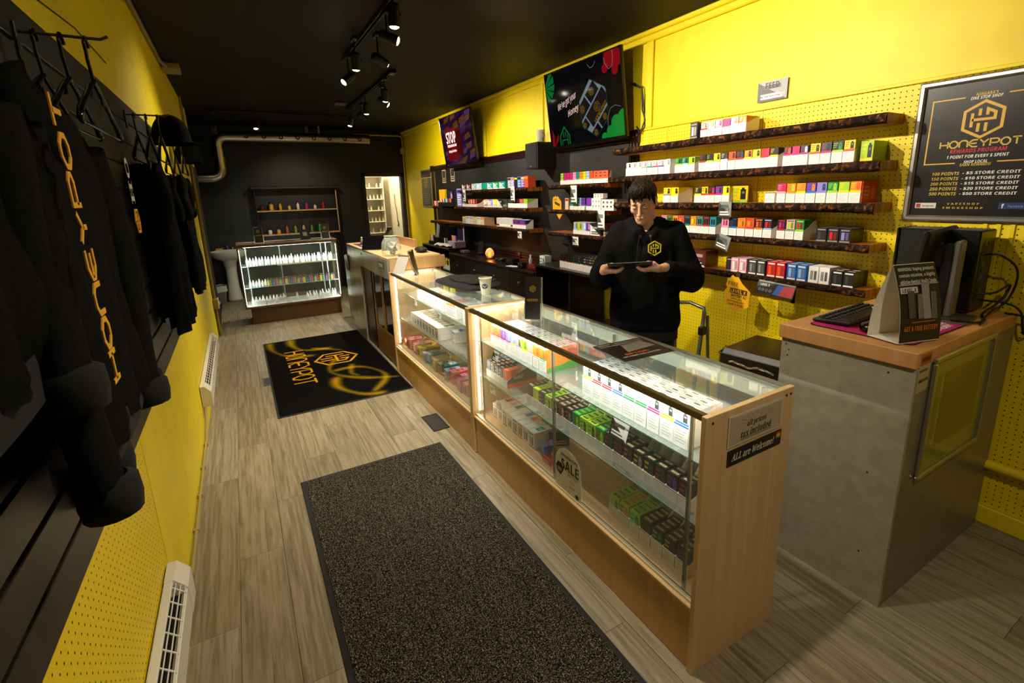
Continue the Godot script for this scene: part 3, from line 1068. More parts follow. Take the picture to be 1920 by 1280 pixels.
func hanger(at: Vector3, label: String, group: String) -> void:
	var t := thing("clothes_hanger", label, "clothes hanger", at, 0.0, group)
	var gl := mat("0a0a0b", 0.12)
	var hook := []
	for q in 9:
		var a := PI * 1.25 * q / 8.0 - PI * 0.25
		hook.append(Vector3(0, -0.014 + 0.02 * sin(a), 0.02 * cos(a) - 0.0))
	hook.reverse()
	hook.append(Vector3(0, -0.045, 0.018))
	hook.append(Vector3(0, -0.075, 0.004))
	hook.append(Vector3(0, -0.095, 0.0))
	put(t, "hook", mb().tube(hook, 0.0038, 8).mesh(), gl)
	for s: float in [-1.0, 1.0]:
		put(t, "shoulder_arm", mb().tube([Vector3(0, -0.09, 0), Vector3(0, -0.115, 0.06 * s), Vector3(0, -0.15, 0.13 * s), Vector3(0, -0.185, 0.2 * s), Vector3(0, -0.205, 0.215 * s), Vector3(0, -0.21, 0.2 * s)], [0.006, 0.0065, 0.006, 0.0075, 0.007, 0.005], 8).mesh(), gl)
		put(t, "strap_notch", mb().tube([Vector3(0, -0.105, 0.05 * s), Vector3(0, -0.135, 0.058 * s), Vector3(0, -0.135, 0.072 * s)], 0.0035, 6).mesh(), gl)
	put(t, "trouser_bar", mb().cyl(Vector3(0, -0.208, -0.2), Vector3(0, -0.208, 0.2), 0.0035).mesh(), gl)


func build_left_wall() -> void:
	# slatwall: separate boards with metal-lined grooves between them
	var slat_m := tri_mat("slat", noise_tex("slattex", 128, 0.05, [[0.0, "161513"], [1.0, "211f1c"]], 8.0, 4, 41), Vector3(2, 2, 2), 0.36)
	var sw := thing("slatwall_panel", "black slatwall panel with brass-lined grooves on the left wall", "slatwall", Vector3(0, 0, -1.6))
	var z0 := -2.4
	var z1 := 3.2
	put(sw, "backing_board", blk(Vector3(0.0005, 0.905, z0), Vector3(0.008, 2.118, z1), 0.0), mat("0b0a09", 0.7))
	var y := 0.9
	var n := 12
	var step := (2.12 - 0.9) / n
	for k in n:
		put(sw, "slat", blk(Vector3(0.0085, y + step * k, z0), Vector3(0.02, y + step * (k + 1) - 0.012, z1), 0.002), slat_m)
		if k < n - 1:
			put(sw, "groove_liner", blk(Vector3(0.0085, y + step * (k + 1) - 0.0115, z0), Vector3(0.0105, y + step * (k + 1) - 0.0005, z1), 0.0), mat("6e6238", 0.35, 0.8) if k < 5 else mat("3a2018", 0.5, 0.3))
	# arms with hangers and clothes
	var cloth := tri_mat("fleece", noise_tex("fleecetex", 128, 0.2, [[0.0, "060606"], [1.0, "0f0f0e"]], 1.0, 3, 51), Vector3(3, 3, 3), 0.95, "ffffff", 0.15)
	var cloth2 := tri_mat("charcoal", noise_tex("charcoaltex", 128, 0.2, [[0.0, "0d0d0c"], [1.0, "181716"]], 1.0, 3, 52), Vector3(3, 3, 3), 0.95, "ffffff", 0.15)
	var cloth3 := tri_mat("jersey", noise_tex("jerseytex", 128, 0.2, [[0.0, "070707"], [1.0, "100f0f"]], 1.0, 3, 53), Vector3(3, 3, 3), 0.9, "ffffff", 0.15)
	var arms := [[-0.72, "nearest"], [-1.6, "second"], [-2.9, "third"], [-4.05, "farthest"]]
	for a in arms.size():
		var z: float = arms[a][0]
		var t := thing("garment_rack", "%s steel garment rack rod on the left wall holding hangers" % ["nearest", "second nearest", "third", "farthest"][a], "garment rack", Vector3(0.02 if z > -4.0 else 0.0, 2.045 if a != 1 else 2.035, z))
		put(t, "bracket", blk(Vector3(0, -0.06, -0.012), Vector3(0.006, 0.02, 0.012), 0.002), mat("4c4a44", 0.4, 0.8))
		put(t, "rod", mb().tube([Vector3(0.0, 0.0, 0), Vector3(0.15, 0.0, 0), Vector3(0.165, 0.008, 0)], 0.0035, 8).mesh(), mat("5c5a52", 0.35, 0.9))
		for k in 3:
			var hx := 0.045 + k * 0.042
			var hz := z + (0.0 if k == 1 else (0.012 if k == 0 else -0.012))
			var where: String = ["nearest", "second", "third", "farthest"][a] + " arm"
			hanger(Vector3(hx + 0.01, (2.045 if a != 1 else 2.035) - 0.0015, hz), "glossy black hanger, %s from the wall on the %s of the left wall" % [["first", "second", "third"][k], where], "")
			var hood := a < 2
			var kind := "hoodie" if hood else "shirt"
			var g := thing(kind, "black %s, %s from the wall on the %s, left wall" % [kind, ["first", "second", "third"][k], where], kind, Vector3([0.036, 0.066, 0.105][k], (2.045 if a != 1 else 2.035) - 0.21, hz + ([0.0, 0.03, 0.31][k] if a == 1 else 0.03 * (k - 1))))
			garment(g, 0.56 if hood else 0.5, (0.64 if a == 1 else 0.42) if hood else 0.72 + 0.03 * k, 0.026 if k < 2 else 0.05, cloth2 if (a == 1 and k == 2) or (a == 0 and k == 2) else (cloth if hood else cloth3), a * 10 + k, hood, (0.72 - 0.05 * k if a == 1 else 0.41) if hood else 0.22)
			var along_up := Basis(Vector3(0, 1, 0), Vector3(0, 0, 1), Vector3(1, 0, 0))   # print that reads upwards
			if a == 1 and k == 2:
				tag(g, "charcoal hoodie with gold letters running up its near sleeve, second arm", "hoodie")
				put(g, "sleeve_print", line_mesh(shop_name_lines("HONEYPOT", 0.46, 0.045), 0.009, 0.002), mat("d99a12", 0.8), Vector3(0.07, -0.24, 0.262), along_up)
			if a == 1 and k == 1:
				tag(g, "black hoodie with white letters and gold emblem on its sleeve, second arm", "hoodie")
				lettering(g, "HO", 0.05, 0.13, Vector3(0.072, -0.11, -0.262), along_up, mat("c9c6ba", 0.9), font_serif, 0.0, "sleeve_letters")
				put(g, "sleeve_emblem", line_mesh(emblem_lines(0.036), 0.008, 0.002), mat("d99a12", 0.8), Vector3(0.072, -0.225, -0.265), along_up)
	var wire := thing("wall_wire", "thin dark wire tacked along the yellow wall above the slatwall", "wire", Vector3(0.0025, 2.3, -1.9))
	put(wire, "wire", mb().tube([Vector3(0, -0.17, 0.9), Vector3(0, -0.094, -0.06), Vector3(0, -0.055, -0.45), Vector3(0, -0.06, -0.93)], 0.0022, 6).mesh(), mat("2a2408", 0.6))
	# caps hung on hooks above the farther shirts
	for k in 2:
		var c := thing("cap", ["black knitted cap hung above the shirts, nearer one", "black cap hung above the shirts, farther one"][k], "cap", [Vector3(0.12, 2.06, -3.75), Vector3(0.12, 2.03, -5.0)][k])
		put(c, "crown", mb().grid(28, 16, func(u: float, v: float) -> Vector3:
			var lat := v * PI * 0.56
			return Vector3(0.098 * cos(u * TAU) * sin(lat) - 0.0, 0.13 * cos(lat) - 0.02, 0.105 * sin(u * TAU) * sin(lat) + 0.002 * sin(u * 60.0)), true).mesh(), cloth)
		put(c, "band", mb().grid(28, 2, func(u: float, v: float) -> Vector3: return Vector3(0.1 * cos(u * TAU), -0.02 - 0.045 * v, 0.107 * sin(u * TAU)), true).mesh(), cloth3)
		put(c, "brim", mb().grid(16, 3, func(u: float, v: float) -> Vector3:
			var a := (u - 0.5) * 2.2
			return Vector3((0.098 + 0.07 * v * cos(a)) * cos(a), -0.045 - 0.012 * v, (0.105 + 0.03 * v) * sin(a))).mesh(), cloth3)
	# electric baseboard heaters
	for k in 2:
		var za: float = [-1.96, -5.6][k]
		var zb: float = [-0.55, -3.93][k]
		var t := thing("baseboard_heater", ["white electric baseboard heater nearest the camera under the slatwall", "white electric baseboard heater farther along the left wall"][k], "heater", Vector3(0, 0.22, (za + zb) / 2.0))
		var h := (zb - za) / 2.0
		var wm := mat("d5d2c4", 0.4)
		put(t, "casing", mb().at(Vector3(0, 0, 0), Basis(Vector3(0, 0, -1), Vector3.UP, Vector3(1, 0, 0))).prism(PackedVector2Array([Vector2(h, 0.0), Vector2(-h, 0.0), Vector2(-h, 0.15), Vector2(h, 0.15)]), 0.004, 0.012).mesh(), wm)
		put(t, "front_panel", mb().span(Vector3(0.05, 0.0, -h), Vector3(0.066, 0.105, h), 0.004).span(Vector3(0.012, 0.0, -h), Vector3(0.05, 0.01, h), 0.003).mesh(), wm)
		put(t, "top_edge", mb().span(Vector3(0.004, 0.14, -h), Vector3(0.03, 0.152, h), 0.003).mesh(), wm)
		for e: float in [-1.0, 1.0]:
			put(t, "end_cap", mb().at(Vector3(0, 0, e * (h - 0.05))).prism(PackedVector2Array([Vector2(0.004, 0.0), Vector2(0.068, 0.0), Vector2(0.068, 0.108), Vector2(0.032, 0.153), Vector2(0.004, 0.153)]), -0.055, 0.055).mesh(), wm)
		var nb := int(h * 2.0 / 0.075)
		for q in nb:
			var z := lerpf(-h + 0.13, h - 0.13, float(q) / (nb - 1))
			put(t, "grille_bar", mb().at(Vector3(0.045, 0.126, z), Basis(Vector3.BACK, -0.8)).box(Vector3.ZERO, Vector3(0.055, 0.003, 0.005)).mesh(), wm)
		for q in 3:
			put(t, "grille_rail", mb().cyl(Vector3(0.036 + q * 0.012, 0.136 - q * 0.012, -h + 0.1), Vector3(0.036 + q * 0.012, 0.136 - q * 0.012, h - 0.1), 0.0022, -1.0, 6).mesh(), wm)
		put(t, "heating_element", blk(Vector3(0.014, 0.03, -h + 0.1), Vector3(0.046, 0.09, h - 0.1), 0.0), mat("2c2b28", 0.5, 0.5))
	# conduits and boxes
	var pale := mat("9a8c58", 0.5)
	var tc := thing("wall_conduit", "thin yellowish cable conduit along the foot of the left wall", "conduit", Vector3(0, 0.03, -3))
	put(tc, "pipe", mb().tube([Vector3(0.02, 0.2, -0.9), Vector3(0.015, 0.1, -0.83), Vector3(0.015, 0.06, -0.7), Vector3(0.015, 0.05, 0.9), Vector3(0.015, 0.14, 1.02)], 0.008, 8).mesh(), pale)
	for q in 5:
		put(tc, "clip", blk(Vector3(0.001, 0.04, -0.6 + q * 0.33), Vector3(0.026, 0.062, -0.585 + q * 0.33), 0.001), pale)
	var up := thing("ceiling_conduit", "metal conduit along the top of the left wall with a junction box", "conduit", Vector3(0, CH, -4))
	put(up, "pipe", mb().tube([Vector3(0.02, -0.03, 4.4), Vector3(0.02, -0.03, -1.35), Vector3(0.05, -0.035, -1.5)], 0.012, 10).mesh(), mat("8a8064", 0.4, 0.5))
	put(up, "junction_box", blk(Vector3(0.01, -0.05, -1.75), Vector3(0.14, -0.001, -1.5), 0.005), mat("8c7e52", 0.5))
	var v := thing("vertical_conduit", "yellow vertical conduit with a switch box at the end of the left wall", "conduit", Vector3(0.0, 0, -6.98))
	put(v, "pipe", mb().tube([Vector3(0.025, 0.02, 0), Vector3(0.025, 1.0, 0), Vector3(0.025, 2.82, 0)], 0.014, 10).mesh(), mat("8d7c2a", 0.5))
	put(v, "switch_box", blk(Vector3(0.003, 0.36, -0.05), Vector3(0.05, 0.48, 0.05), 0.004), mat("9a8c48", 0.5))
	put(v, "switch_plate", blk(Vector3(0.05, 0.355, -0.055), Vector3(0.062, 0.485, 0.055), 0.003), mat("cfc8b4", 0.5))
	put(v, "switch_toggle", blk(Vector3(0.062, 0.405, -0.012), Vector3(0.075, 0.435, 0.012), 0.002), mat("d8d2c0", 0.4))


# ---------------------------------------------------------------- right wall
func on_right(x := 0.0) -> Basis:   # a basis whose +z faces the room from the right wall
	return Basis(Vector3.UP, -PI / 2.0)


func fluted(t: Node3D, a: Vector3, b: Vector3, rosettes: Array) -> void:   # flat board with three half-round ridges along it, on the right wall
	var m := tri_mat("redwood", noise_tex("espresso", 128, 0.06, [[0.0, "160d0b"], [1.0, "2b1a16"]], 10.0, 4, 5), Vector3(2.5, 1, 2.5), 0.3, "ff9c88")
	var along_z := absf(b.z - a.z) > absf(b.y - a.y)
	put(t, "rail", blk(Vector3(-0.012, a.y, a.z), Vector3(0, b.y, b.z), 0.002), m)
	for k in 3:
		var f := (k + 0.5) / 3.0
		var p := Vector3(-0.012, lerpf(a.y, b.y, f), a.z + 0.002) if along_z else Vector3(-0.012, a.y + 0.002, lerpf(a.z, b.z, f))
		var q := Vector3(-0.012, lerpf(a.y, b.y, f), b.z - 0.002) if along_z else Vector3(-0.012, b.y - 0.002, lerpf(a.z, b.z, f))
		put(t, "ridge", mb().cyl(p, q, 0.011, -1.0, 8).mesh(), m)
	for r in rosettes:
		var o: Vector3 = r
		put(t, "rosette", mb().span(o + Vector3(-0.03, -0.052, -0.052), o + Vector3(0, 0.052, 0.052), 0.004).at(o + Vector3(-0.03, 0, 0), Basis(Vector3.BACK, PI / 2.0)).lathe([Vector2(0.0, 0.012), Vector2(0.012, 0.011), Vector2(0.018, 0.003), Vector2(0.028, 0.009), Vector2(0.037, 0.006), Vector2(0.042, -0.001)], 18).mesh(), m)


func live_shelf(y: float, xf: float, z0: float, z1: float, thick: float, label: String, sd: int, brackets: Array) -> void:
	# slab with a bark front; top at y, from z0 to z1, the front wanders round xf
	var t := thing("live_edge_shelf", label, "shelf", Vector3(W, y, (z0 + z1) / 2.0))
	var h := (z1 - z0) / 2.0
	var fn := FastNoiseLite.new()
	fn.seed = sd
	fn.frequency = 1.0
	var n := 60
	var fx := func(f: float) -> float:
		var z := lerpf(-h, h, f)
		return xf - W + 0.016 * fn.get_noise_2d(z * 2.6, 1.0) + 0.006 * fn.get_noise_2d(z * 12.0, 4.0)
	var th := func(f: float) -> float: return thick * (1.0 + 0.22 * fn.get_noise_2d(lerpf(-h, h, f) * 3.0, 9.0))
	var b := mb()
	for q in n:
		var f0 := float(q) / n
		var f1 := float(q + 1) / n
		var za := lerpf(-h, h, f0)
		var zb := lerpf(-h, h, f1)
		var xa: float = fx.call(f0)
		var xb: float = fx.call(f1)
		b.quad(Vector3(xa, 0, za), Vector3(xb, 0, zb), Vector3(-0.003, 0, zb), Vector3(-0.003, 0, za))
		b.quad(Vector3(-0.003, -thick, za), Vector3(-0.003, -thick, zb), Vector3(xb + 0.02, -thick, zb), Vector3(xa + 0.02, -thick, za))
	var e0: float = fx.call(0.0)
	var e1: float = fx.call(1.0)
	b.quad(Vector3(e1, -thick, h), Vector3(-0.003, -thick, h), Vector3(-0.003, 0, h), Vector3(e1, 0, h))
	b.quad(Vector3(-0.003, -thick, -h), Vector3(e0, -thick, -h), Vector3(e0, 0, -h), Vector3(-0.003, 0, -h))
	b.quad(Vector3(-0.003, -thick, h), Vector3(-0.003, -thick, -h), Vector3(-0.003, 0, -h), Vector3(-0.003, 0, h))
	put(t, "board", b.mesh(), honey_wood())
	var bark := func(u: float, v: float) -> Vector3:
		var z := lerpf(-h, h, u)
		var x: float = fx.call(u)
		var tk: float = th.call(u)
		var bulge := sin(v * PI)
		var rough := 0.010 * fn.get_noise_3d(z * 22.0, v * 5.0, 2.0) + 0.006 * fn.get_noise_3d(z * 60.0, v * 14.0, 5.0)
		return Vector3(x - 0.012 * bulge - rough * clampf(bulge * 2.0, 0.0, 1.0) + 0.02 * clampf((0.15 - v) / 0.15, 0.0, 1.0), lerpf(-tk, 0.0, v), z)
	put(t, "bark_edge", mb().grid(150, 10, bark).mesh(), tri_mat("bark", noise_tex("barktex", 256, 0.06, [[0.0, "0c0705"], [0.45, "1d110a"], [0.66, "3c2211"], [0.84, "6e4019"], [1.0, "a87030"]], 3.0, 5, 61, false, 20.0), Vector3(4, 4, 2.0), 0.75, "ffffff", 0.25))
	for z in brackets:
		put(t, "bracket", mb().span(Vector3(-0.12, -thick - 0.006, z - t.position.z - 0.012), Vector3(-0.001, -thick - 0.0005, z - t.position.z + 0.012), 0.001).span(Vector3(-0.007, -thick - 0.13, z - t.position.z - 0.012), Vector3(-0.001, -thick - 0.006, z - t.position.z + 0.012), 0.001).mesh(), mat("0c0c0c", 0.5, 0.5))


func sign_card(called: String, label: String, cat: String, at: Vector3, w: float, h: float, r: Rect2, tilt := 0.0, yaw := -PI / 2.0, pitch := 0.0) -> Node3D:   # a thin printed card, centre at «at»
	var t := thing(called, label, cat, at)
	t.basis = Basis(Vector3.UP, yaw) * Basis(Vector3.RIGHT, pitch) * Basis(Vector3.BACK, tilt)
	put(t, "card", mb().box(Vector3.ZERO, Vector3(w, h, 0.0016)).mesh(), mat("8c8a82", 0.5))
	var b := mb()
	b.quad(Vector3(-w / 2, -h / 2, 0.0012), Vector3(w / 2, -h / 2, 0.0012), Vector3(w / 2, h / 2, 0.0012), Vector3(-w / 2, h / 2, 0.0012), r)
	put(t, "print", b.mesh(), atlas_mat)
	return t


func television(at: Vector3, w: float, h: float, tilt: float, label: String) -> Node3D:   # centre of the screen; faces the room
	var t := thing("television", label, "television", at)
	t.basis = on_right() * Basis(Vector3.RIGHT, tilt)
	var bl := mat("08080a", 0.18)
	put(t, "casing", mb().cbox(Vector3(0, 0, -0.02), Vector3(w, h, 0.03), 0.006).cbox(Vector3(0, -0.02, -0.05), Vector3(w * 0.6, h * 0.6, 0.04), 0.01).mesh(), bl)
	var bz := mb()
	bz.span(Vector3(-w / 2, h / 2 - 0.012, -0.005), Vector3(w / 2, h / 2, 0.002), 0.002)
	bz.span(Vector3(-w / 2, -h / 2, -0.005), Vector3(w / 2, -h / 2 + 0.02, 0.002), 0.002)
	bz.span(Vector3(-w / 2, -h / 2 + 0.02, -0.005), Vector3(-w / 2 + 0.012, h / 2 - 0.012, 0.002), 0.002)
	bz.span(Vector3(w / 2 - 0.012, -h / 2 + 0.02, -0.005), Vector3(w / 2, h / 2 - 0.012, 0.002), 0.002)
	put(t, "bezel", bz.mesh(), bl)
	put(t, "wall_mount", mb().box(Vector3(0, 0, -0.1), Vector3(0.3, 0.25, 0.05)).mesh(), mat("0d0d0d", 0.5))
	return t


func screen_material(img: Image, e: float) -> StandardMaterial3D:
	var m := StandardMaterial3D.new()
	var tex := ImageTexture.create_from_image(img)
	m.albedo_color = Color(0.01, 0.01, 0.012)
	m.roughness = 0.08
	m.emission_enabled = true
	m.emission = Color.WHITE
	m.emission_operator = BaseMaterial3D.EMISSION_OP_MULTIPLY
	m.emission_texture = tex
	m.emission_energy_multiplier = e
	return m


func fill_poly(img: Image, poly: PackedVector2Array, c: Color) -> void:
	var r := Rect2(poly[0], Vector2.ZERO)
	for p in poly:
		r = r.expand(p)
	for y in range(maxi(0, int(r.position.y)), mini(img.get_height(), int(r.end.y) + 1)):
		var xs := []
		for k in poly.size():
			var a := poly[k]
			var b := poly[(k + 1) % poly.size()]
			if (a.y <= y) != (b.y <= y):
				xs.append(a.x + (y - a.y) / (b.y - a.y) * (b.x - a.x))
		xs.sort()
		for k in range(0, xs.size() - 1, 2):
			var x0 := clampi(int(xs[k]), 0, img.get_width())
			var x1 := clampi(int(xs[k + 1]), 0, img.get_width())
			if x1 > x0:
				img.fill_rect(Rect2i(x0, y, x1 - x0, 1), c)


func blob(img: Image, c: Vector2, r: float, col: Color) -> void:
	var poly := PackedVector2Array()
	for k in 28:
		poly.append(c + Vector2(cos(TAU * k / 28.0), sin(TAU * k / 28.0)) * r)
	fill_poly(img, poly, col)


func build_screens() -> void:
	# the larger set: dark picture with leaves, a hexagon full of parcels, the emblem
	var img := Image.create(640, 400, false, Image.FORMAT_RGB8)
	img.fill(Color("0c0c12"))
	var green := Color("12a04a")
	var lime := Color("1fc848")
	var red := Color("cc1420")
	for k in 5:
		var a := -1.2 + k * 0.62
		fill_poly(img, PackedVector2Array([Vector2(-10, 70), Vector2(95, 0).rotated(a * 0.8) + Vector2(-4, 55), Vector2(85, 32).rotated(a * 0.8) + Vector2(-4, 60)]), green)
	for p in [[575, 20, 52], [525, 70, 22], [598, 88, 24], [615, 40, 40], [545, 45, 26]]:
		blob(img, Vector2(p[0], p[1]), p[2], red)
	for p in [[640, 320, 46], [585, 335, 40], [540, 375, 34], [490, 395, 24], [620, 390, 60], [575, 395, 40]]:
		blob(img, Vector2(p[0], p[1]), p[2], lime)
	fill_poly(img, PackedVector2Array([Vector2(20, 300), Vector2(40, 340), Vector2(34, 400), Vector2(14, 400)]), red)
	fill_poly(img, PackedVector2Array([Vector2(80, 330), Vector2(76, 370), Vector2(40, 400), Vector2(30, 400)]), red)
	var hexa := PackedVector2Array([Vector2(400, 95), Vector2(520, 155), Vector2(530, 300), Vector2(428, 385), Vector2(312, 320), Vector2(300, 190)])
	fill_poly(img, hexa, Color("a8bccc"))
	var box := Color("12131f")
	var gold := Color("d8a428")
	var xf := Transform2D(-0.72, Vector2(415, 240))
	for p in [[-125, -95, 120, 66], [5, -95, 92, 66], [-70, -20, 190, 84], [-150, -18, 72, 52], [130, -18, 60, 60], [-120, 74, 90, 52], [-20, 74, 100, 52], [90, 72, 60, 50]]:
		var q := PackedVector2Array()
		for c in [Vector2(p[0], p[1]), Vector2(p[0] + p[2], p[1]), Vector2(p[0] + p[2], p[1] + p[3]), Vector2(p[0], p[1] + p[3])]:
			q.append(xf * c)
		var cut: Array = Geometry2D.intersect_polygons(q, hexa)
		for c in cut:
			fill_poly(img, c, box)
		var m := Vector2(p[0] + p[2] * 0.5, p[1] + p[3] * 0.42)
		if Geometry2D.is_point_in_polygon(xf * m, hexa):
			pic_lines(img, emblem_lines(p[3] * 0.3), 1.6, gold, func(v): return xf * (m + Vector2(v.x, -v.y)))
			if p[2] > 150:
				pic_lines(img, shop_name_lines("HONEYPOT", 130, 15), 1.8, gold, func(v): return xf * (m + Vector2(v.x, -v.y + 38)))
	pic_lines(img, [hexa + PackedVector2Array([hexa[0]])], 1.8, Color("1e6e50"), func(v): return v)
	pic_lines(img, [PackedVector2Array([Vector2(96, 400), Vector2(96, 350), Vector2(140, 300), Vector2(186, 350), Vector2(186, 400)])], 5.0, Color("17a045"), func(v): return v)
	pic_lines(img, [PackedVector2Array([Vector2(114, 400), Vector2(114, 372), Vector2(168, 372)]), PackedVector2Array([Vector2(168, 400), Vector2(168, 344)]), PackedVector2Array([Vector2(130, 355), Vector2(130, 330)]), PackedVector2Array([Vector2(150, 355), Vector2(150, 330)])], 4.0, Color("17a045"), func(v): return v)
	var pale := Color("c8c8d0")
	for l in [[520, 20, 530, 50, 552, 78, 580, 70, 588, 30, 586, 0], [392, 22, 415, 45, 440, 40, 455, 22], [520, 350, 522, 300, 545, 262, 580, 250, 620, 262]]:
		var pts := PackedVector2Array()
		for q in range(0, l.size(), 2):
			pts.append(Vector2(l[q], l[q + 1]))
		pic_lines(img, [pts], 1.6, pale, func(v): return v)
	var t := television(Vector3(3.2, 2.415, -3.7), 1.1, 0.69, 0.12, "larger wall television showing parcels in a hexagon and green leaves")
	put(t, "screen", mb().quad(Vector3(-0.538, -0.325, 0.0005), Vector3(0.538, -0.325, 0.0005), Vector3(0.538, 0.333, 0.0005), Vector3(-0.538, 0.333, 0.0005)).mesh(), screen_material(img, 0.34))
	var ink := glow("b9a8a8", 0.35)
	lettering(t, "We've got your", 0.075, 0.31, Vector3(-0.22, 0.045, 0.001), Basis(Vector3.BACK, 0.25), ink, font_regular, 0.35, "screen_words")
	lettering(t, "Honey", 0.07, 0.17, Vector3(-0.13, -0.045, 0.001), Basis(Vector3.BACK, 0.25), ink, font_regular, 0.35, "screen_words")
	# the smaller looking set: red panel over a blurred purple shelf picture
	var im := Image.create(480, 300, false, Image.FORMAT_RGB8)
	im.fill(Color("3a1a3c"))
	var rr := RandomNumberGenerator.new()
	rr.seed = 5
	for k in 60:
		var c: Color = [Color("5a2f66"), Color("7a4a80"), Color("8a5420"), Color("2a1030"), Color("402060"), Color("94642a")][rr.randi() % 6]
		var x := rr.randf() * 480
		var y := rr.randf() * 300
		fill_poly(im, PackedVector2Array([Vector2(x, y), Vector2(x + 60 + rr.randf() * 50, y - 14), Vector2(x + 60 + rr.randf() * 40, y + 16), Vector2(x - 6, y + 30)]), c)
	im.fill_rect(Rect2i(60, 70, 170, 200), Color("a40a18"))
	im.fill_rect(Rect2i(230, 80, 80, 170), Color("6c0c18"))
	var t2 := television(Vector3(3.2, 2.4, -6.56), 1.1, 0.69, 0.12, "wall television farther back showing a red STOP notice")
	put(t2, "screen", mb().quad(Vector3(-0.538, -0.325, 0.0005), Vector3(0.538, -0.325, 0.0005), Vector3(0.538, 0.333, 0.0005), Vector3(-0.538, 0.333, 0.0005)).mesh(), screen_material(im, 0.34))
	var white := glow("d8d0d0", 0.42)
	lettering(t2, "STOP", 0.15, 0.34, Vector3(-0.2, 0.05, 0.001), Basis(), white, font_bold, 0.0, "screen_words")
	lettering(t2, "THE FLAVOUR BAN", 0.034, 0.32, Vector3(-0.2, -0.06, 0.001), Basis(), white, font_bold, 0.0, "screen_words")
	lettering(t2, "#StopTheBan", 0.045, 0.28, Vector3(-0.2, -0.14, 0.001), Basis(), white, font_regular, 0.0, "screen_words")


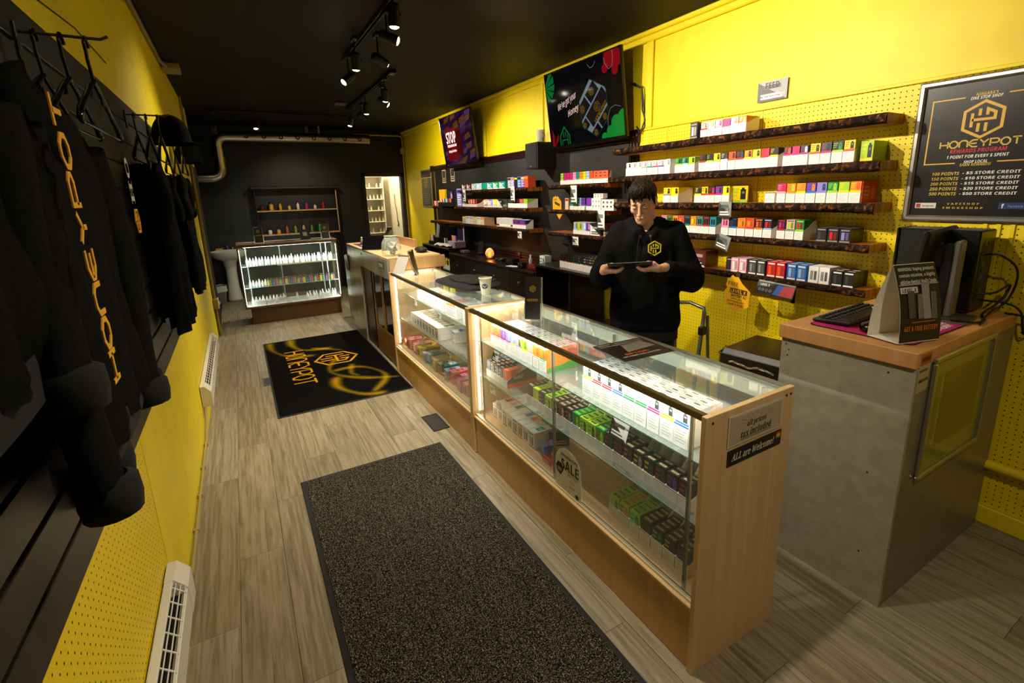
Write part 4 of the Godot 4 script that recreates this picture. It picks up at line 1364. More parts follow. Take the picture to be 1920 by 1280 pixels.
func build_right_wall() -> void:
	build_screens()
	# black board with its fluted frame
	var bb := thing("black_display_board", "large black wall board behind the wooden shelves, framed in fluted dark wood", "wall board", Vector3(W, 0, -5.6))
	put(bb, "panel", blk(Vector3(-0.012, 0.94, -2.36), Vector3(-0.003, 2.06, 2.35), 0.0), black_wall())
	var fr := bb
	fluted(fr, Vector3(0, 2.04, -2.42), Vector3(0, 2.13, 2.4), [Vector3(0, 2.085, -0.55), Vector3(0, 2.085, -2.47)])
	fluted(fr, Vector3(0, 0.84, -2.42), Vector3(0, 0.94, 2.4), [Vector3(0, 0.89, 0.42), Vector3(0, 0.89, -2.47)])
	fluted(fr, Vector3(0, 0.94, 2.36), Vector3(0, 2.04, 2.47), [Vector3(0, 2.085, 2.425), Vector3(0, 0.89, 2.425)])
	fluted(fr, Vector3(0, 0.94, -2.51), Vector3(0, 2.04, -2.4), [])
	# shelves
	var words := ["top", "second", "third", "fourth", "lowest"]
	var ys := [1.985, 1.76, 1.55, 1.338, 1.095]
	for k in 5:
		live_shelf(ys[k], [3.2, 3.185, 3.195, 3.2, 3.225][k], [-3.25, -3.3, -3.32, -3.3, -3.3][k], -1.25, [0.05, 0.05, 0.052, 0.045, 0.045][k], "%s of five live-edge shelves on the yellow pegboard" % words[k], 100 + k, [-1.72, -2.85] if k == 4 else [])
	var m3 := ["upper", "middle", "lower"]
	for k in 3:
		live_shelf([1.718, 1.48, 1.255][k], [3.17, 3.17, 3.16][k], -4.21, -3.33, 0.04, "%s of three live-edge shelves below the larger television" % m3[k], 120 + k, [])
		live_shelf([1.71, 1.487, 1.255][k], 3.17, [-6.5, -7.6, -7.75][k], -4.63, 0.042, "%s of three long live-edge shelves near the back" % m3[k], 130 + k, [])
	# speaker with a cup on it
	var sp := thing("wall_speaker", "black box speaker on the wall left of the larger television", "speaker", Vector3(W, 1.893, -4.47))
	put(sp, "cabinet", blk(Vector3(-0.245, 0, -0.12), Vector3(-0.013, 0.262, 0.12), 0.005), mat("0f0f10", 0.5))
	put(sp, "cloth_grille", blk(Vector3(-0.251, 0.01, -0.11), Vector3(-0.245, 0.252, 0.11), 0.002), mat("16161a", 0.9))
	put(sp, "badge", blk(Vector3(-0.253, 0.02, -0.015), Vector3(-0.251, 0.03, 0.015), 0.0), mat("55565a", 0.4))
	var cp := thing("paper_cup", "white cup standing on the wall speaker", "cup", Vector3(3.27, 2.1552, -4.5))
	put(cp, "cup", mb().lathe([Vector2(0.0, 0.0), Vector2(0.034, 0.0), Vector2(0.045, 0.13), Vector2(0.043, 0.13), Vector2(0.033, 0.004), Vector2(0.0, 0.004)], 22).mesh(), mat("b9b6a8", 0.6))
	put(cp, "rim", mb().lathe([Vector2(0.044, 0.126), Vector2(0.047, 0.128), Vector2(0.047, 0.132), Vector2(0.043, 0.132)], 22).mesh(), mat("c4c1b2", 0.6))
	put(cp, "handle", mb().tube([Vector3(0.0, 0.1, 0.04), Vector3(0, 0.1, 0.066), Vector3(0, 0.06, 0.07), Vector3(0, 0.04, 0.04)], 0.005, 8).mesh(), mat("2a2926", 0.5))
	# cables at the right of the larger television
	for k in 2:
		var c := thing("television_cable", ["black cable hanging at the right side of the larger television", "second black cable looping below the larger television's corner"][k], "cable", Vector3(3.35, 2.4, -3.1))
		put(c, "cable", mb().tube([Vector3(-0.04, 0.1, -0.1 + 0.03 * k), Vector3(0.0, 0.05, 0.0), Vector3(0.0, -0.12, 0.01 + 0.02 * k), Vector3(0.005, -0.2 - 0.05 * k, 0.04), Vector3(0.0, -0.3, -0.01), Vector3(0.0, -0.24, -0.05)], 0.006, 8).mesh(), mat("0a0a0a", 0.5))
	# framed rewards poster
	build_poster()
	# small framed poster at the far end and the two gold edged cards
	var p2 := thing("framed_notice", "narrow framed black notice on the yellow wall before the black board", "poster", Vector3(W, 1.77, -8.4))
	p2.basis = on_right()
	put(p2, "frame", mb().span(Vector3(-0.25, -0.32, 0.001), Vector3(0.25, 0.32, 0.018), 0.004).mesh(), mat("9a958a", 0.35, 0.8))
	put(p2, "sheet", mb().box(Vector3(0, 0, 0.019), Vector3(0.45, 0.59, 0.002)).mesh(), mat("22211f", 0.35))
	put(p2, "emblem", line_mesh(emblem_lines(0.09), 0.018, 0.001), mat("a88a2a", 0.5), Vector3(0, 0.11, 0.0205))
	for k in 8:
		put(p2, "print_line", mb().box(Vector3(0, -0.02 - 0.033 * k, 0.0205), Vector3(0.3 - 0.02 * (k % 3), 0.009, 0.001)).mesh(), mat("8f8b80" if k > 1 else "8a2a22", 0.5))
	for k in 2:
		sign_card("gold_edged_card", ["left of two gold-edged black cards on the black board", "right of two gold-edged black cards on the black board"][k], "sign", Vector3(W - 0.014, 1.945 + 0.012 * k, -7.54 + 0.36 * k), 0.17, 0.225, cell("face", "d", "a", "e"))
	# FEED price sign on the wall above the top shelf
	var fd := sign_card("price_sign", "black and silver price sign on the wall above the top live-edge shelf", "sign", Vector3(W - 0.012, 2.225, -1.975), 0.195, 0.118, cell("slash", "s", "d", "w"), 0.0)
	lettering(fd, "FEED", 0.034, 0.09, Vector3(0.0, 0.032, 0.0013), Basis(), mat("101010", 0.5))
	lettering(fd, "KIT & PODS: $21", 0.018, 0.14, Vector3(0.01, -0.028, 0.0013), Basis(), mat("e6e4da", 0.5))
	# cards hanging from shelf fronts
	var lx := sign_card("price_sign", "grey and white price card hanging from the third live-edge shelf", "sign", Vector3(3.178, 1.508, -2.12), 0.098, 0.1, cell("slash", "s", "a", "w"))
	lettering(lx, "LEVEL X", 0.016, 0.075, Vector3(0, 0.0, 0.0013), Basis(), mat("1a1a1a", 0.5))
	var bc := sign_card("price_sign", "tilted square price card hanging from the fourth live-edge shelf", "sign", Vector3(3.176, 1.293, -2.12), 0.108, 0.098, cell("slash", "s", "a", "w"), -0.3)
	lettering(bc, "BOUNCE", 0.018, 0.08, Vector3(0, 0.0, 0.0013), Basis(), mat("1a1a1a", 0.5))
	for q in [[3.145, 1.62, -3.75, "card hanging from the upper shelf below the larger television"], [3.145, 1.4, -3.35, "card hanging from the middle shelf below the larger television"], [3.14, 1.19, -3.72, "small card hanging from the lower shelf below the larger television"], [3.15, 1.64, -4.93, "card hanging from the upper long shelf near the back"], [3.15, 1.63, -6.3, "pale card hanging at the left of the upper long shelf"], [3.14, 1.185, -4.78, "small tilted card hanging from the lower long shelf"]]:
		sign_card("price_card", "black and white price " + q[3], "sign", Vector3(q[0], q[1], q[2]), 0.1, 0.17 if q[1] > 1.3 else 0.085, cell("slash", "w", "a", "w"), 0.0)
	# hexagon promotion card, taped under the lowest shelf
	var hx := thing("promotion_card", "yellow hexagon promotion card with a starburst under the lowest live-edge shelf", "sign", Vector3(3.2, 0.945, -2.0))
	hx.basis = on_right() * Basis(Vector3.BACK, -0.06)
	var o := PackedVector2Array([Vector2(0, -0.115), Vector2(0.095, -0.06), Vector2(0.095, 0.04), Vector2(0.03, 0.085)])
	for q in 8:
		var a := deg_to_rad(60 + q * 22)
		o.append(Vector2(-0.035, 0.07) + Vector2(cos(a), sin(a)) * (0.062 if q % 2 == 0 else 0.05))
	o.append(Vector2(-0.095, 0.02))
	o.append(Vector2(-0.095, -0.06))
	put(hx, "card", mb().prism(o, -0.001, 0.001).mesh(), mat("f0b414", 0.5))
	var ink := mat("3a2408", 0.5)
	lettering(hx, "FREE", 0.026, 0.075, Vector3(-0.035, 0.072, 0.0012), Basis(), ink, font_regular)
	put(hx, "name_plate", mb().box(Vector3(0.008, 0.028, 0.0014), Vector3(0.13, 0.034, 0.0008)).mesh(), ink)
	lettering(hx, "LEVEL X", 0.022, 0.115, Vector3(0.008, 0.028, 0.002), Basis(), mat("f0b414", 0.5))
	lettering(hx, "BATTERY G2", 0.02, 0.115, Vector3(0.015, -0.003, 0.0012), Basis(), ink, font_bold, 0.1)
	lettering(hx, "when you", 0.018, 0.085, Vector3(0.0, -0.026, 0.0012), Basis(), ink, font_regular)
	lettering(hx, "purchase ANY", 0.018, 0.13, Vector3(0.0, -0.045, 0.0012), Basis(), ink, font_regular)
	lettering(hx, "Level X Pods!", 0.018, 0.125, Vector3(0.0, -0.064, 0.0012), Basis(), ink, font_regular)
	put(hx, "tape", mb().box(Vector3(-0.01, 0.13, -0.002), Vector3(0.03, 0.06, 0.0006)).mesh(), mat("3c3520", 0.3))
	# wide banner card under the same shelf
	var bn := thing("banner_card", "black banner card with red and blue picture under the lowest live-edge shelf", "sign", Vector3(3.195, 1.03, -1.735))
	bn.basis = on_right() * Basis(Vector3.RIGHT, -0.35) * Basis(Vector3.BACK, -0.04)
	put(bn, "card", mb().box(Vector3.ZERO, Vector3(0.245, 0.085, 0.0016)).mesh(), mat("0f0f10", 0.35))
	put(bn, "red_picture", mb().prism(PackedVector2Array([Vector2(0.03, -0.038), Vector2(0.118, -0.038), Vector2(0.118, 0.03), Vector2(0.055, 0.026)]), 0.0009, 0.0015).mesh(), mat("b4221c", 0.4))
	put(bn, "blue_picture", mb().prism(PackedVector2Array([Vector2(-0.008, -0.036), Vector2(0.03, -0.038), Vector2(0.055, 0.026), Vector2(0.012, 0.026)]), 0.0009, 0.0016).mesh(), mat("2450b0", 0.4))
	put(bn, "white_strip", mb().box(Vector3(0, 0.036, 0.0012), Vector3(0.235, 0.009, 0.001)).mesh(), mat("8f8d88", 0.5))
	lettering(bn, "LEVEL X", 0.014, 0.06, Vector3(-0.07, 0.015, 0.001), Basis(), mat("e8e6e0", 0.5))
	for q in 4:
		put(bn, "icon", mb().at(Vector3(-0.1 + q * 0.024, -0.018, 0.001), Basis(Vector3.RIGHT, PI / 2.0)).lathe([Vector2(0.006, 0), Vector2(0.006, 0.001), Vector2(0.0085, 0.001), Vector2(0.0085, 0)], 12).mesh(), mat("a8a8a4", 0.5))
	# yellow pipe low on the wall and a cable clipped below the shelves
	var pp := thing("wall_pipe", "yellow painted pipe running low along the right wall at the front", "pipe", Vector3(W, 0.325, -0.4))
	put(pp, "pipe", mb().cyl(Vector3(-0.045, 0, -0.45), Vector3(-0.045, 0, 2.0), 0.022).mesh(), yellow())
	for z: float in [-0.38, 0.6]:
		put(pp, "clamp", mb().span(Vector3(-0.05, -0.03, z - 0.012), Vector3(-0.001, 0.03, z + 0.012), 0.003).mesh(), yellow())
	var cc := thing("corner_conduit", "yellow conduit with a junction box in the far right corner", "conduit", Vector3(W - 0.03, 0, ZB + 0.04))
	put(cc, "pipe", mb().tube([Vector3(-0.9, 2.78, 0), Vector3(-0.06, 2.78, 0), Vector3(-0.015, 2.765, 0), Vector3(0, 2.72, 0), Vector3(0, 0.02, 0)], 0.016, 10).mesh(), mat("b89a1c", 0.5))
	put(cc, "junction_box", blk(Vector3(-0.05, 2.45, -0.025), Vector3(0.025, 2.56, 0.05), 0.005), mat("b89a1c", 0.5))
	for y: float in [0.6, 1.4, 2.0]:
		put(cc, "clip", blk(Vector3(-0.022, y, -0.03), Vector3(0.022, y + 0.02, 0.018), 0.002), mat("a88c18", 0.5))


func build_poster() -> void:
	var t := thing("framed_poster", "large silver-framed black poster listing the rewards programme in gold", "poster", Vector3(W, 1.785, -0.9375))
	t.basis = on_right()
	var w := 0.51
	var h := 0.655
	var al := mat("b9b7ae", 0.32, 0.85)
	var prof := [Vector2(0.0, 0.002), Vector2(0.0, 0.016), Vector2(0.008, 0.022), Vector2(0.02, 0.022), Vector2(0.028, 0.012), Vector2(0.028, 0.006)]
	var b := mb()
	var cs := [Vector2(-w / 2, -h / 2), Vector2(w / 2, -h / 2), Vector2(w / 2, h / 2), Vector2(-w / 2, h / 2)]
	for k in 4:   # four mitred snap-frame rails
		var a: Vector2 = cs[k]
		var c: Vector2 = cs[(k + 1) % 4]
		var d := (c - a).normalized()
		var inn := Vector2(-d.y, d.x)
		var bb := mb()
		for q in prof.size() - 1:
			var p0: Vector2 = prof[q]
			var p1: Vector2 = prof[q + 1]
			var f := func(o: Vector2, s: float, p: Vector2) -> Vector3:
				var r := o + inn * p.x + d * p.x * s
				return Vector3(r.x, r.y, p.y)
			bb.quad(f.call(a, 1.0, p0), f.call(c, -1.0, p0), f.call(c, -1.0, p1), f.call(a, 1.0, p1))
		put(t, "frame_rail", bb.mesh(), al)
	var sheet := put(t, "sheet", mb().box(Vector3(0, 0, 0.004), Vector3(w - 0.05, h - 0.05, 0.004)).mesh(), mat("1c1b1a", 0.3))
	var gold := mat("d2a52c", 0.45)
	var gold2 := mat("c9a83a", 0.45)
	var white := mat("e2e0d8", 0.5)
	var red := mat("c0282a", 0.5)
	var z := 0.0062
	var fr := [PackedVector2Array([Vector2(-0.075, 0.235), Vector2(-0.195, 0.235), Vector2(-0.195, -0.055), Vector2(-0.075, -0.055)]), PackedVector2Array([Vector2(0.075, 0.235), Vector2(0.195, 0.235), Vector2(0.195, -0.055), Vector2(0.075, -0.055)])]
	for q in fr:
		put(sheet, "gold_border", line_mesh([q], 0.0055, 0.0006), gold, Vector3(0, 0, z))
	put(sheet, "emblem", line_mesh(emblem_lines(0.078), 0.0115, 0.0006), gold, Vector3(0, 0.133, z))
	put(sheet, "shop_name", line_mesh(shop_name_lines("HONEYPOT", 0.285, 0.03), 0.006, 0.0006), gold2, Vector3(0, 0.03, z))
	var rows := [["NIAGARA'S", 0.013, 0.075, 0.243, gold2], ["ONE STOP SHOP", 0.013, 0.11, 0.228, white], ["REWARDS PROGRAM", 0.017, 0.2, -0.001, red], ["1 POINT FOR EVERY $ SPENT", 0.016, 0.22, -0.027, white], ["SHOP LOCAL", 0.0125, 0.085, -0.051, white], ["EARN REWARDS!", 0.0125, 0.11, -0.064, gold2]]
	for r in rows:
		lettering(sheet, r[0], r[1], r[2], Vector3(0, r[3], z), Basis(), r[4], font_bold, 0.12)
	var pts := ["100", "150", "200", "250", "500"]
	var cash := ["5", "10", "15", "20", "50"]
	for k in 5:
		var y := -0.102 - 0.0235 * k
		lettering(sheet, pts[k] + " POINTS", 0.0145, 0.105, Vector3(-0.105, y, z), Basis(), gold2, font_bold, 0.12)
		lettering(sheet, "- $" + cash[k] + " STORE CREDIT", 0.0145, 0.2, Vector3(0.06, y, z), Basis(), white, font_bold, 0.12)
	lettering(sheet, "V A P E S H O P", 0.009, 0.12, Vector3(-0.02, -0.243, z), Basis(), gold2)
	lettering(sheet, "S M O K E S H O P", 0.009, 0.15, Vector3(-0.02, -0.262, z), Basis(), gold2)
	put(sheet, "photo_site_tag", mb().box(Vector3(-0.165, -0.252, z), Vector3(0.085, 0.026, 0.001)).mesh(), mat("d6d4cc", 0.4))
	put(sheet, "photo_site_mark", mb().box(Vector3(-0.194, -0.252, z + 0.0008), Vector3(0.018, 0.018, 0.0006)).mesh(), mat("b0383c", 0.4))
	lettering(sheet, "Instagram", 0.012, 0.048, Vector3(-0.155, -0.254, z + 0.0002), Basis(), mat("2a2a2a", 0.5), font_serif)
	put(sheet, "friend_site_tag", mb().box(Vector3(0.155, -0.252, z), Vector3(0.095, 0.028, 0.001)).mesh(), mat("1c3768", 0.4))
	lettering(sheet, "f", 0.02, 0.0, Vector3(0.122, -0.252, z + 0.0002), Basis(), mat("dfe4ee", 0.5))
	lettering(sheet, "Facebook", 0.011, 0.05, Vector3(0.165, -0.253, z + 0.0002), Basis(), mat("6f86b4", 0.5))


# ---------------------------------------------------------------- back of the shop
func bottle_mesh(r: float, h: float, kind: String) -> Array:   # body, cap
	var key := "bot%.4f%.4f%s" % [r, h, kind]
	if not meshes.has(key):
		var body: ArrayMesh
		var cap: ArrayMesh
		if kind == "dropper":
			body = mb().lathe([Vector2(0, 0), Vector2(r * 0.95, 0), Vector2(r, h * 0.03), Vector2(r, h * 0.58), Vector2(r * 0.7, h * 0.66), Vector2(r * 0.45, h * 0.68)], 12).mesh()
			cap = mb().lathe([Vector2(r * 0.62, h * 0.67), Vector2(r * 0.6, h * 0.8), Vector2(r * 0.3, h * 0.86), Vector2(r * 0.2, h * 0.99), Vector2(0, h)], 12).mesh()
		elif kind == "jar":
			body = mb().lathe([Vector2(0, 0), Vector2(r, 0), Vector2(r, h * 0.72), Vector2(r * 0.9, h * 0.76), Vector2(0, h * 0.76)], 14).mesh()
			cap = mb().lathe([Vector2(r * 1.02, h * 0.76), Vector2(r * 1.02, h), Vector2(0, h)], 14).mesh()
		else:
			body = mb().lathe([Vector2(0, 0), Vector2(r, 0), Vector2(r, h * 0.6), Vector2(r * 0.45, h * 0.76), Vector2(r * 0.4, h * 0.84), Vector2(0, h * 0.84)], 12).mesh()
			cap = mb().lathe([Vector2(r * 0.5, h * 0.84), Vector2(r * 0.5, h), Vector2(0, h)], 12).mesh()
		meshes[key] = [body, cap]
	return meshes[key]


func bottle(at: Vector3, r: float, h: float, kind: String, body_hex: String, cap_hex: String, label: String, group: String, called := "bottle") -> void:
	var t := thing(called, label, called.replace("_", " "), at, 0.0, group)
	var ms := bottle_mesh(r, h, kind)
	put(t, "body", ms[0], mat(body_hex, 0.3))
	put(t, "cap", ms[1], mat(cap_hex, 0.35))


func build_back_area() -> void:
	# black open cabinet on the back wall
	var x0 := 0.70
	var x1 := 2.02
	var cb := thing("wall_cabinet", "black open cabinet with two wooden shelves on the back wall", "cabinet", Vector3((x0 + x1) / 2, 0, ZB))
	var hw := (x1 - x0) / 2.0
	var bk := mat("100f0d", 0.45)
	put(cb, "cornice", mb().span(Vector3(-hw - 0.05, 1.83, 0.002), Vector3(hw + 0.05, 1.88, 0.22), 0.01).mesh(), mat("1c1612", 0.4))
	for s: float in [-1.0, 1.0]:
		put(cb, "side_panel", blk(Vector3(s * hw - 0.012 if s > 0 else -hw, 0.002, 0.002), Vector3(hw if s > 0 else -hw + 0.012, 1.83, 0.2), 0.002), bk)
	put(cb, "back_panel", blk(Vector3(-hw + 0.012, 0.002, 0.002), Vector3(hw - 0.012, 1.83, 0.012), 0.0), bk)
	for y: float in [1.476, 1.07]:
		put(cb, "shelf_board", blk(Vector3(-hw + 0.013, y - 0.02, 0.013), Vector3(hw - 0.013, y, 0.2), 0.002), maple_dark())
		for q in 3:
			put(cb, "label_holder", mb().lathe([Vector2(0, 0), Vector2(0.012, 0), Vector2(0.012, 0.008), Vector2(0, 0.01)], 10, Vector3(-0.3 + 0.35 * q, y - 0.055, 0.03)).mesh(), mat("b8ad90", 0.5))
	put(cb, "lit_edge", blk(Vector3(hw - 0.028, 1.08, 0.192), Vector3(hw - 0.013, 1.8, 0.2), 0.002), maple())
	var cols := ["5a1420", "d8a020", "c89a28", "d8c020", "e0d6c4", "a8307a", "e8d8c8", "b01c3c"]
	for k in 8:
		bottle(Vector3(0.8 + 0.14 * k, 1.4765, ZB + 0.11), 0.034 if k in [0, 1] else 0.024, 0.09 + 0.05 * float(k % 3 != 0), "jar" if k in [0, 1, 7] else "plain", cols[k], "1c1612", "%s bottle from the left on the cabinet's upper shelf, back wall" % ORD[k].capitalize(), "bottles in the black cabinet")
	var cols2 := ["e8e4d8", "f0a040", "b05a48", "70a030", "c8b080", "50902c", "3fae3c", "7a5a30"]
	for k in 8:
		bottle(Vector3(0.87 + 0.135 * k, 1.0705, ZB + 0.11), 0.03 if k in [0, 1] else 0.024, 0.1 + 0.06 * float(k > 1), "jar" if k in [0, 1] else "plain", cols2[k], "241a14", "%s bottle from the left on the cabinet's lower shelf, back wall" % ORD[k].capitalize(), "bottles in the black cabinet")
	# washbasin, bin
	var ceramic := mat("d4d0c2", 0.18)
	var sk := thing("pedestal_washbasin", "white pedestal washbasin in the dark far left corner", "sink", Vector3(0.2, 0, ZB))
	put(sk, "pedestal", mb().lathe([Vector2(0.0, 0.0), Vector2(0.115, 0.0), Vector2(0.11, 0.05), Vector2(0.085, 0.25), Vector2(0.08, 0.5), Vector2(0.1, 0.66), Vector2(0.12, 0.7)], 24, Vector3(0, 0, 0.2)).mesh(), ceramic)
	put(sk, "bowl", mb().grid(36, 16, func(u: float, v: float) -> Vector3:
		var prof := [Vector2(0.02, 0.69), Vector2(0.13, 0.7), Vector2(0.24, 0.76), Vector2(0.275, 0.83), Vector2(0.28, 0.85), Vector2(0.265, 0.852), Vector2(0.24, 0.82), Vector2(0.15, 0.745), Vector2(0.001, 0.73)]
		var f := v * 8.0
		var i := mini(int(f), 7)
		var p: Vector2 = prof[i].lerp(prof[i + 1], f - i)
		return Vector3(p.x * cos(-u * TAU), p.y, 0.235 + p.x * 0.8 * sin(-u * TAU)), true).mesh(), ceramic)
	put(sk, "tap_ledge", blk(Vector3(-0.2, 0.8, 0.003), Vector3(0.2, 0.86, 0.08), 0.012), ceramic)
	put(sk, "tap", mb().tube([Vector3(0, 0.86, 0.045), Vector3(0, 0.93, 0.05), Vector3(0, 0.945, 0.08), Vector3(0, 0.925, 0.14)], 0.012, 10).cyl(Vector3(-0.07, 0.86, 0.045), Vector3(-0.07, 0.905, 0.045), 0.016).cyl(Vector3(0.07, 0.86, 0.045), Vector3(0.07, 0.905, 0.045), 0.016).mesh(), mat("b8b4a8", 0.15, 1.0))
	var sp := single("sponge", "yellow sponge lying on the washbasin's rim", "sponge", blk(Vector3(-0.05, 0, -0.03), Vector3(0.05, 0.025, 0.03), 0.006), mat("d8a418", 0.9), Vector3(0.07, 0.8605, ZB + 0.045))
	sp.rotation.y = 0.2
	var bn := thing("waste_bin", "pale waste bin with a white bag beside the washbasin", "bin", Vector3(-0.03, 0, ZB + 0.28))
	put(bn, "bucket", mb().lathe([Vector2(0, 0), Vector2(0.1, 0), Vector2(0.125, 0.29), Vector2(0.118, 0.29), Vector2(0.095, 0.01), Vector2(0, 0.01)], 24).mesh(), mat("77766c", 0.5))
	put(bn, "bag", mb().grid(30, 5, func(u: float, v: float) -> Vector3: return Vector3(cos(u * TAU), 0, sin(-u * TAU)) * (0.13 + 0.005 * sin(u * 55.0) + 0.006 * (1.0 - v)) + Vector3(0, 0.2 + 0.1 * v + 0.006 * sin(u * 40.0), 0), true).mesh(), mat("c4c4bc", 0.5))
	# white shelves in the room behind the doorway
	var sh := thing("white_shelving", "white shelving full of small bottles in the lit back room", "shelving", Vector3(2.72, 0, -10.75))
	var wp := mat("dcd6c2", 0.5)
	for x: float in [-0.36, 0.06, 0.46]:
		put(sh, "upright", blk(Vector3(x - 0.01, 0, -0.15), Vector3(x + 0.01, 2.2, 0.12), 0.002), wp)
	put(sh, "back_panel", blk(Vector3(-0.35, 0.02, -0.15), Vector3(0.45, 2.2, -0.14), 0.0), wp)
	for k in 8:
		put(sh, "shelf_board", blk(Vector3(-0.35, 0.42 + 0.235 * k, -0.14), Vector3(0.45, 0.44 + 0.235 * k, 0.13), 0.002), wp)
	var hues := ["8a4a2c", "d8cc30", "5a2a20", "b8a870", "6a8a4a", "9c9484", "a05a3a", "c0b488"]
	for k in 8:
		for q in 10:
			var xx := -0.32 + 0.04 * q + (0.05 if q > 4 else 0.0) + (q - 5) * 0.004
			if q in [2, 7] and k % 2 == 0:
				continue
			bottle(Vector3(2.72 + -0.31 + q * 0.078 + (0.03 if q > 4 else 0.0), 0.4405 + 0.235 * k, -10.69), 0.017, 0.09, "plain", hues[(k * 3 + q / 2) % 8] if q < 5 else "cfc8ac", "e6e0d0" if q > 4 else "2a221a", "small bottle, %s from left on the %s white back-room shelf from below" % [ORD[q], ORD[k]], "bottles on the white shelving, shelf %d" % (k + 1))
	# pegged tools on the room's right wall
	var rk := thing("hanging_chain", "dark chain with a hook hanging on the back room's right wall", "chain", Vector3(W - 0.045, 1.2, -10.3))
	put(rk, "chain", mb().tube([Vector3(0, 0.5, -0.05), Vector3(-0.012, 0.3, 0.0), Vector3(0, 0.1, 0.04), Vector3(-0.005, -0.05, 0.06)], 0.008, 8).mesh(), mat("6a6454", 0.5, 0.5))
	put(rk, "hook", mb().tube([Vector3(0, -0.05, 0.06), Vector3(0, -0.12, 0.1), Vector3(0, -0.16, 0.06), Vector3(0, -0.13, 0.03)], 0.01, 8).mesh(), mat("35322c", 0.4, 0.7))
	var bl := thing("ceiling_lamp", "bright round ceiling lamp inside the back room", "lamp", Vector3(2.7, CH, -10.2))
	put(bl, "base", mb().lathe([Vector2(0, -0.03), Vector2(0.16, -0.03), Vector2(0.16, -0.001), Vector2(0, -0.001)], 24).mesh(), mat("d8d4c8", 0.5))
	put(bl, "diffuser", mb().lathe([Vector2(0, -0.07), Vector2(0.1, -0.062), Vector2(0.15, -0.032), Vector2(0, -0.031)], 24).mesh(), glow("fff0d4", 4.0))
	var om := OmniLight3D.new()
	om.name = "lamp_light"
	om.light_color = Color("fff0d0")
	om.light_energy = 3.6
	om.omni_range = 8.0
	om.omni_attenuation = 2.0
	om.light_size = 0.1
	om.shadow_enabled = true
	om.position = Vector3(0, -0.16, 0)
	bl.add_child(om)
	# back showcase, standing across the room
	build_back_showcase()


func led_strip(parent: Node3D, at: Vector3, basis: Basis, w: float, h: float, e: float, hex := "fff3dc", g := 9.0) -> void:   # a glowing strip with its light just before it; faces the basis's -z
	put(parent, "light_strip", mb().box(Vector3(0, 0, 0.002), Vector3(w, h, 0.004)).mesh(), glow(hex, g), at, basis)
	var l := AreaLight3D.new()
	l.name = "strip_light"
	l.light_color = Color(hex)
	l.light_energy = e
	l.area_size = Vector2(w, h)
	l.area_range = 6.0
	l.area_attenuation = 2.0
	l.shadow_enabled = true
	l.transform = Transform3D(basis, at - basis.z * 0.002)
	parent.add_child(l)


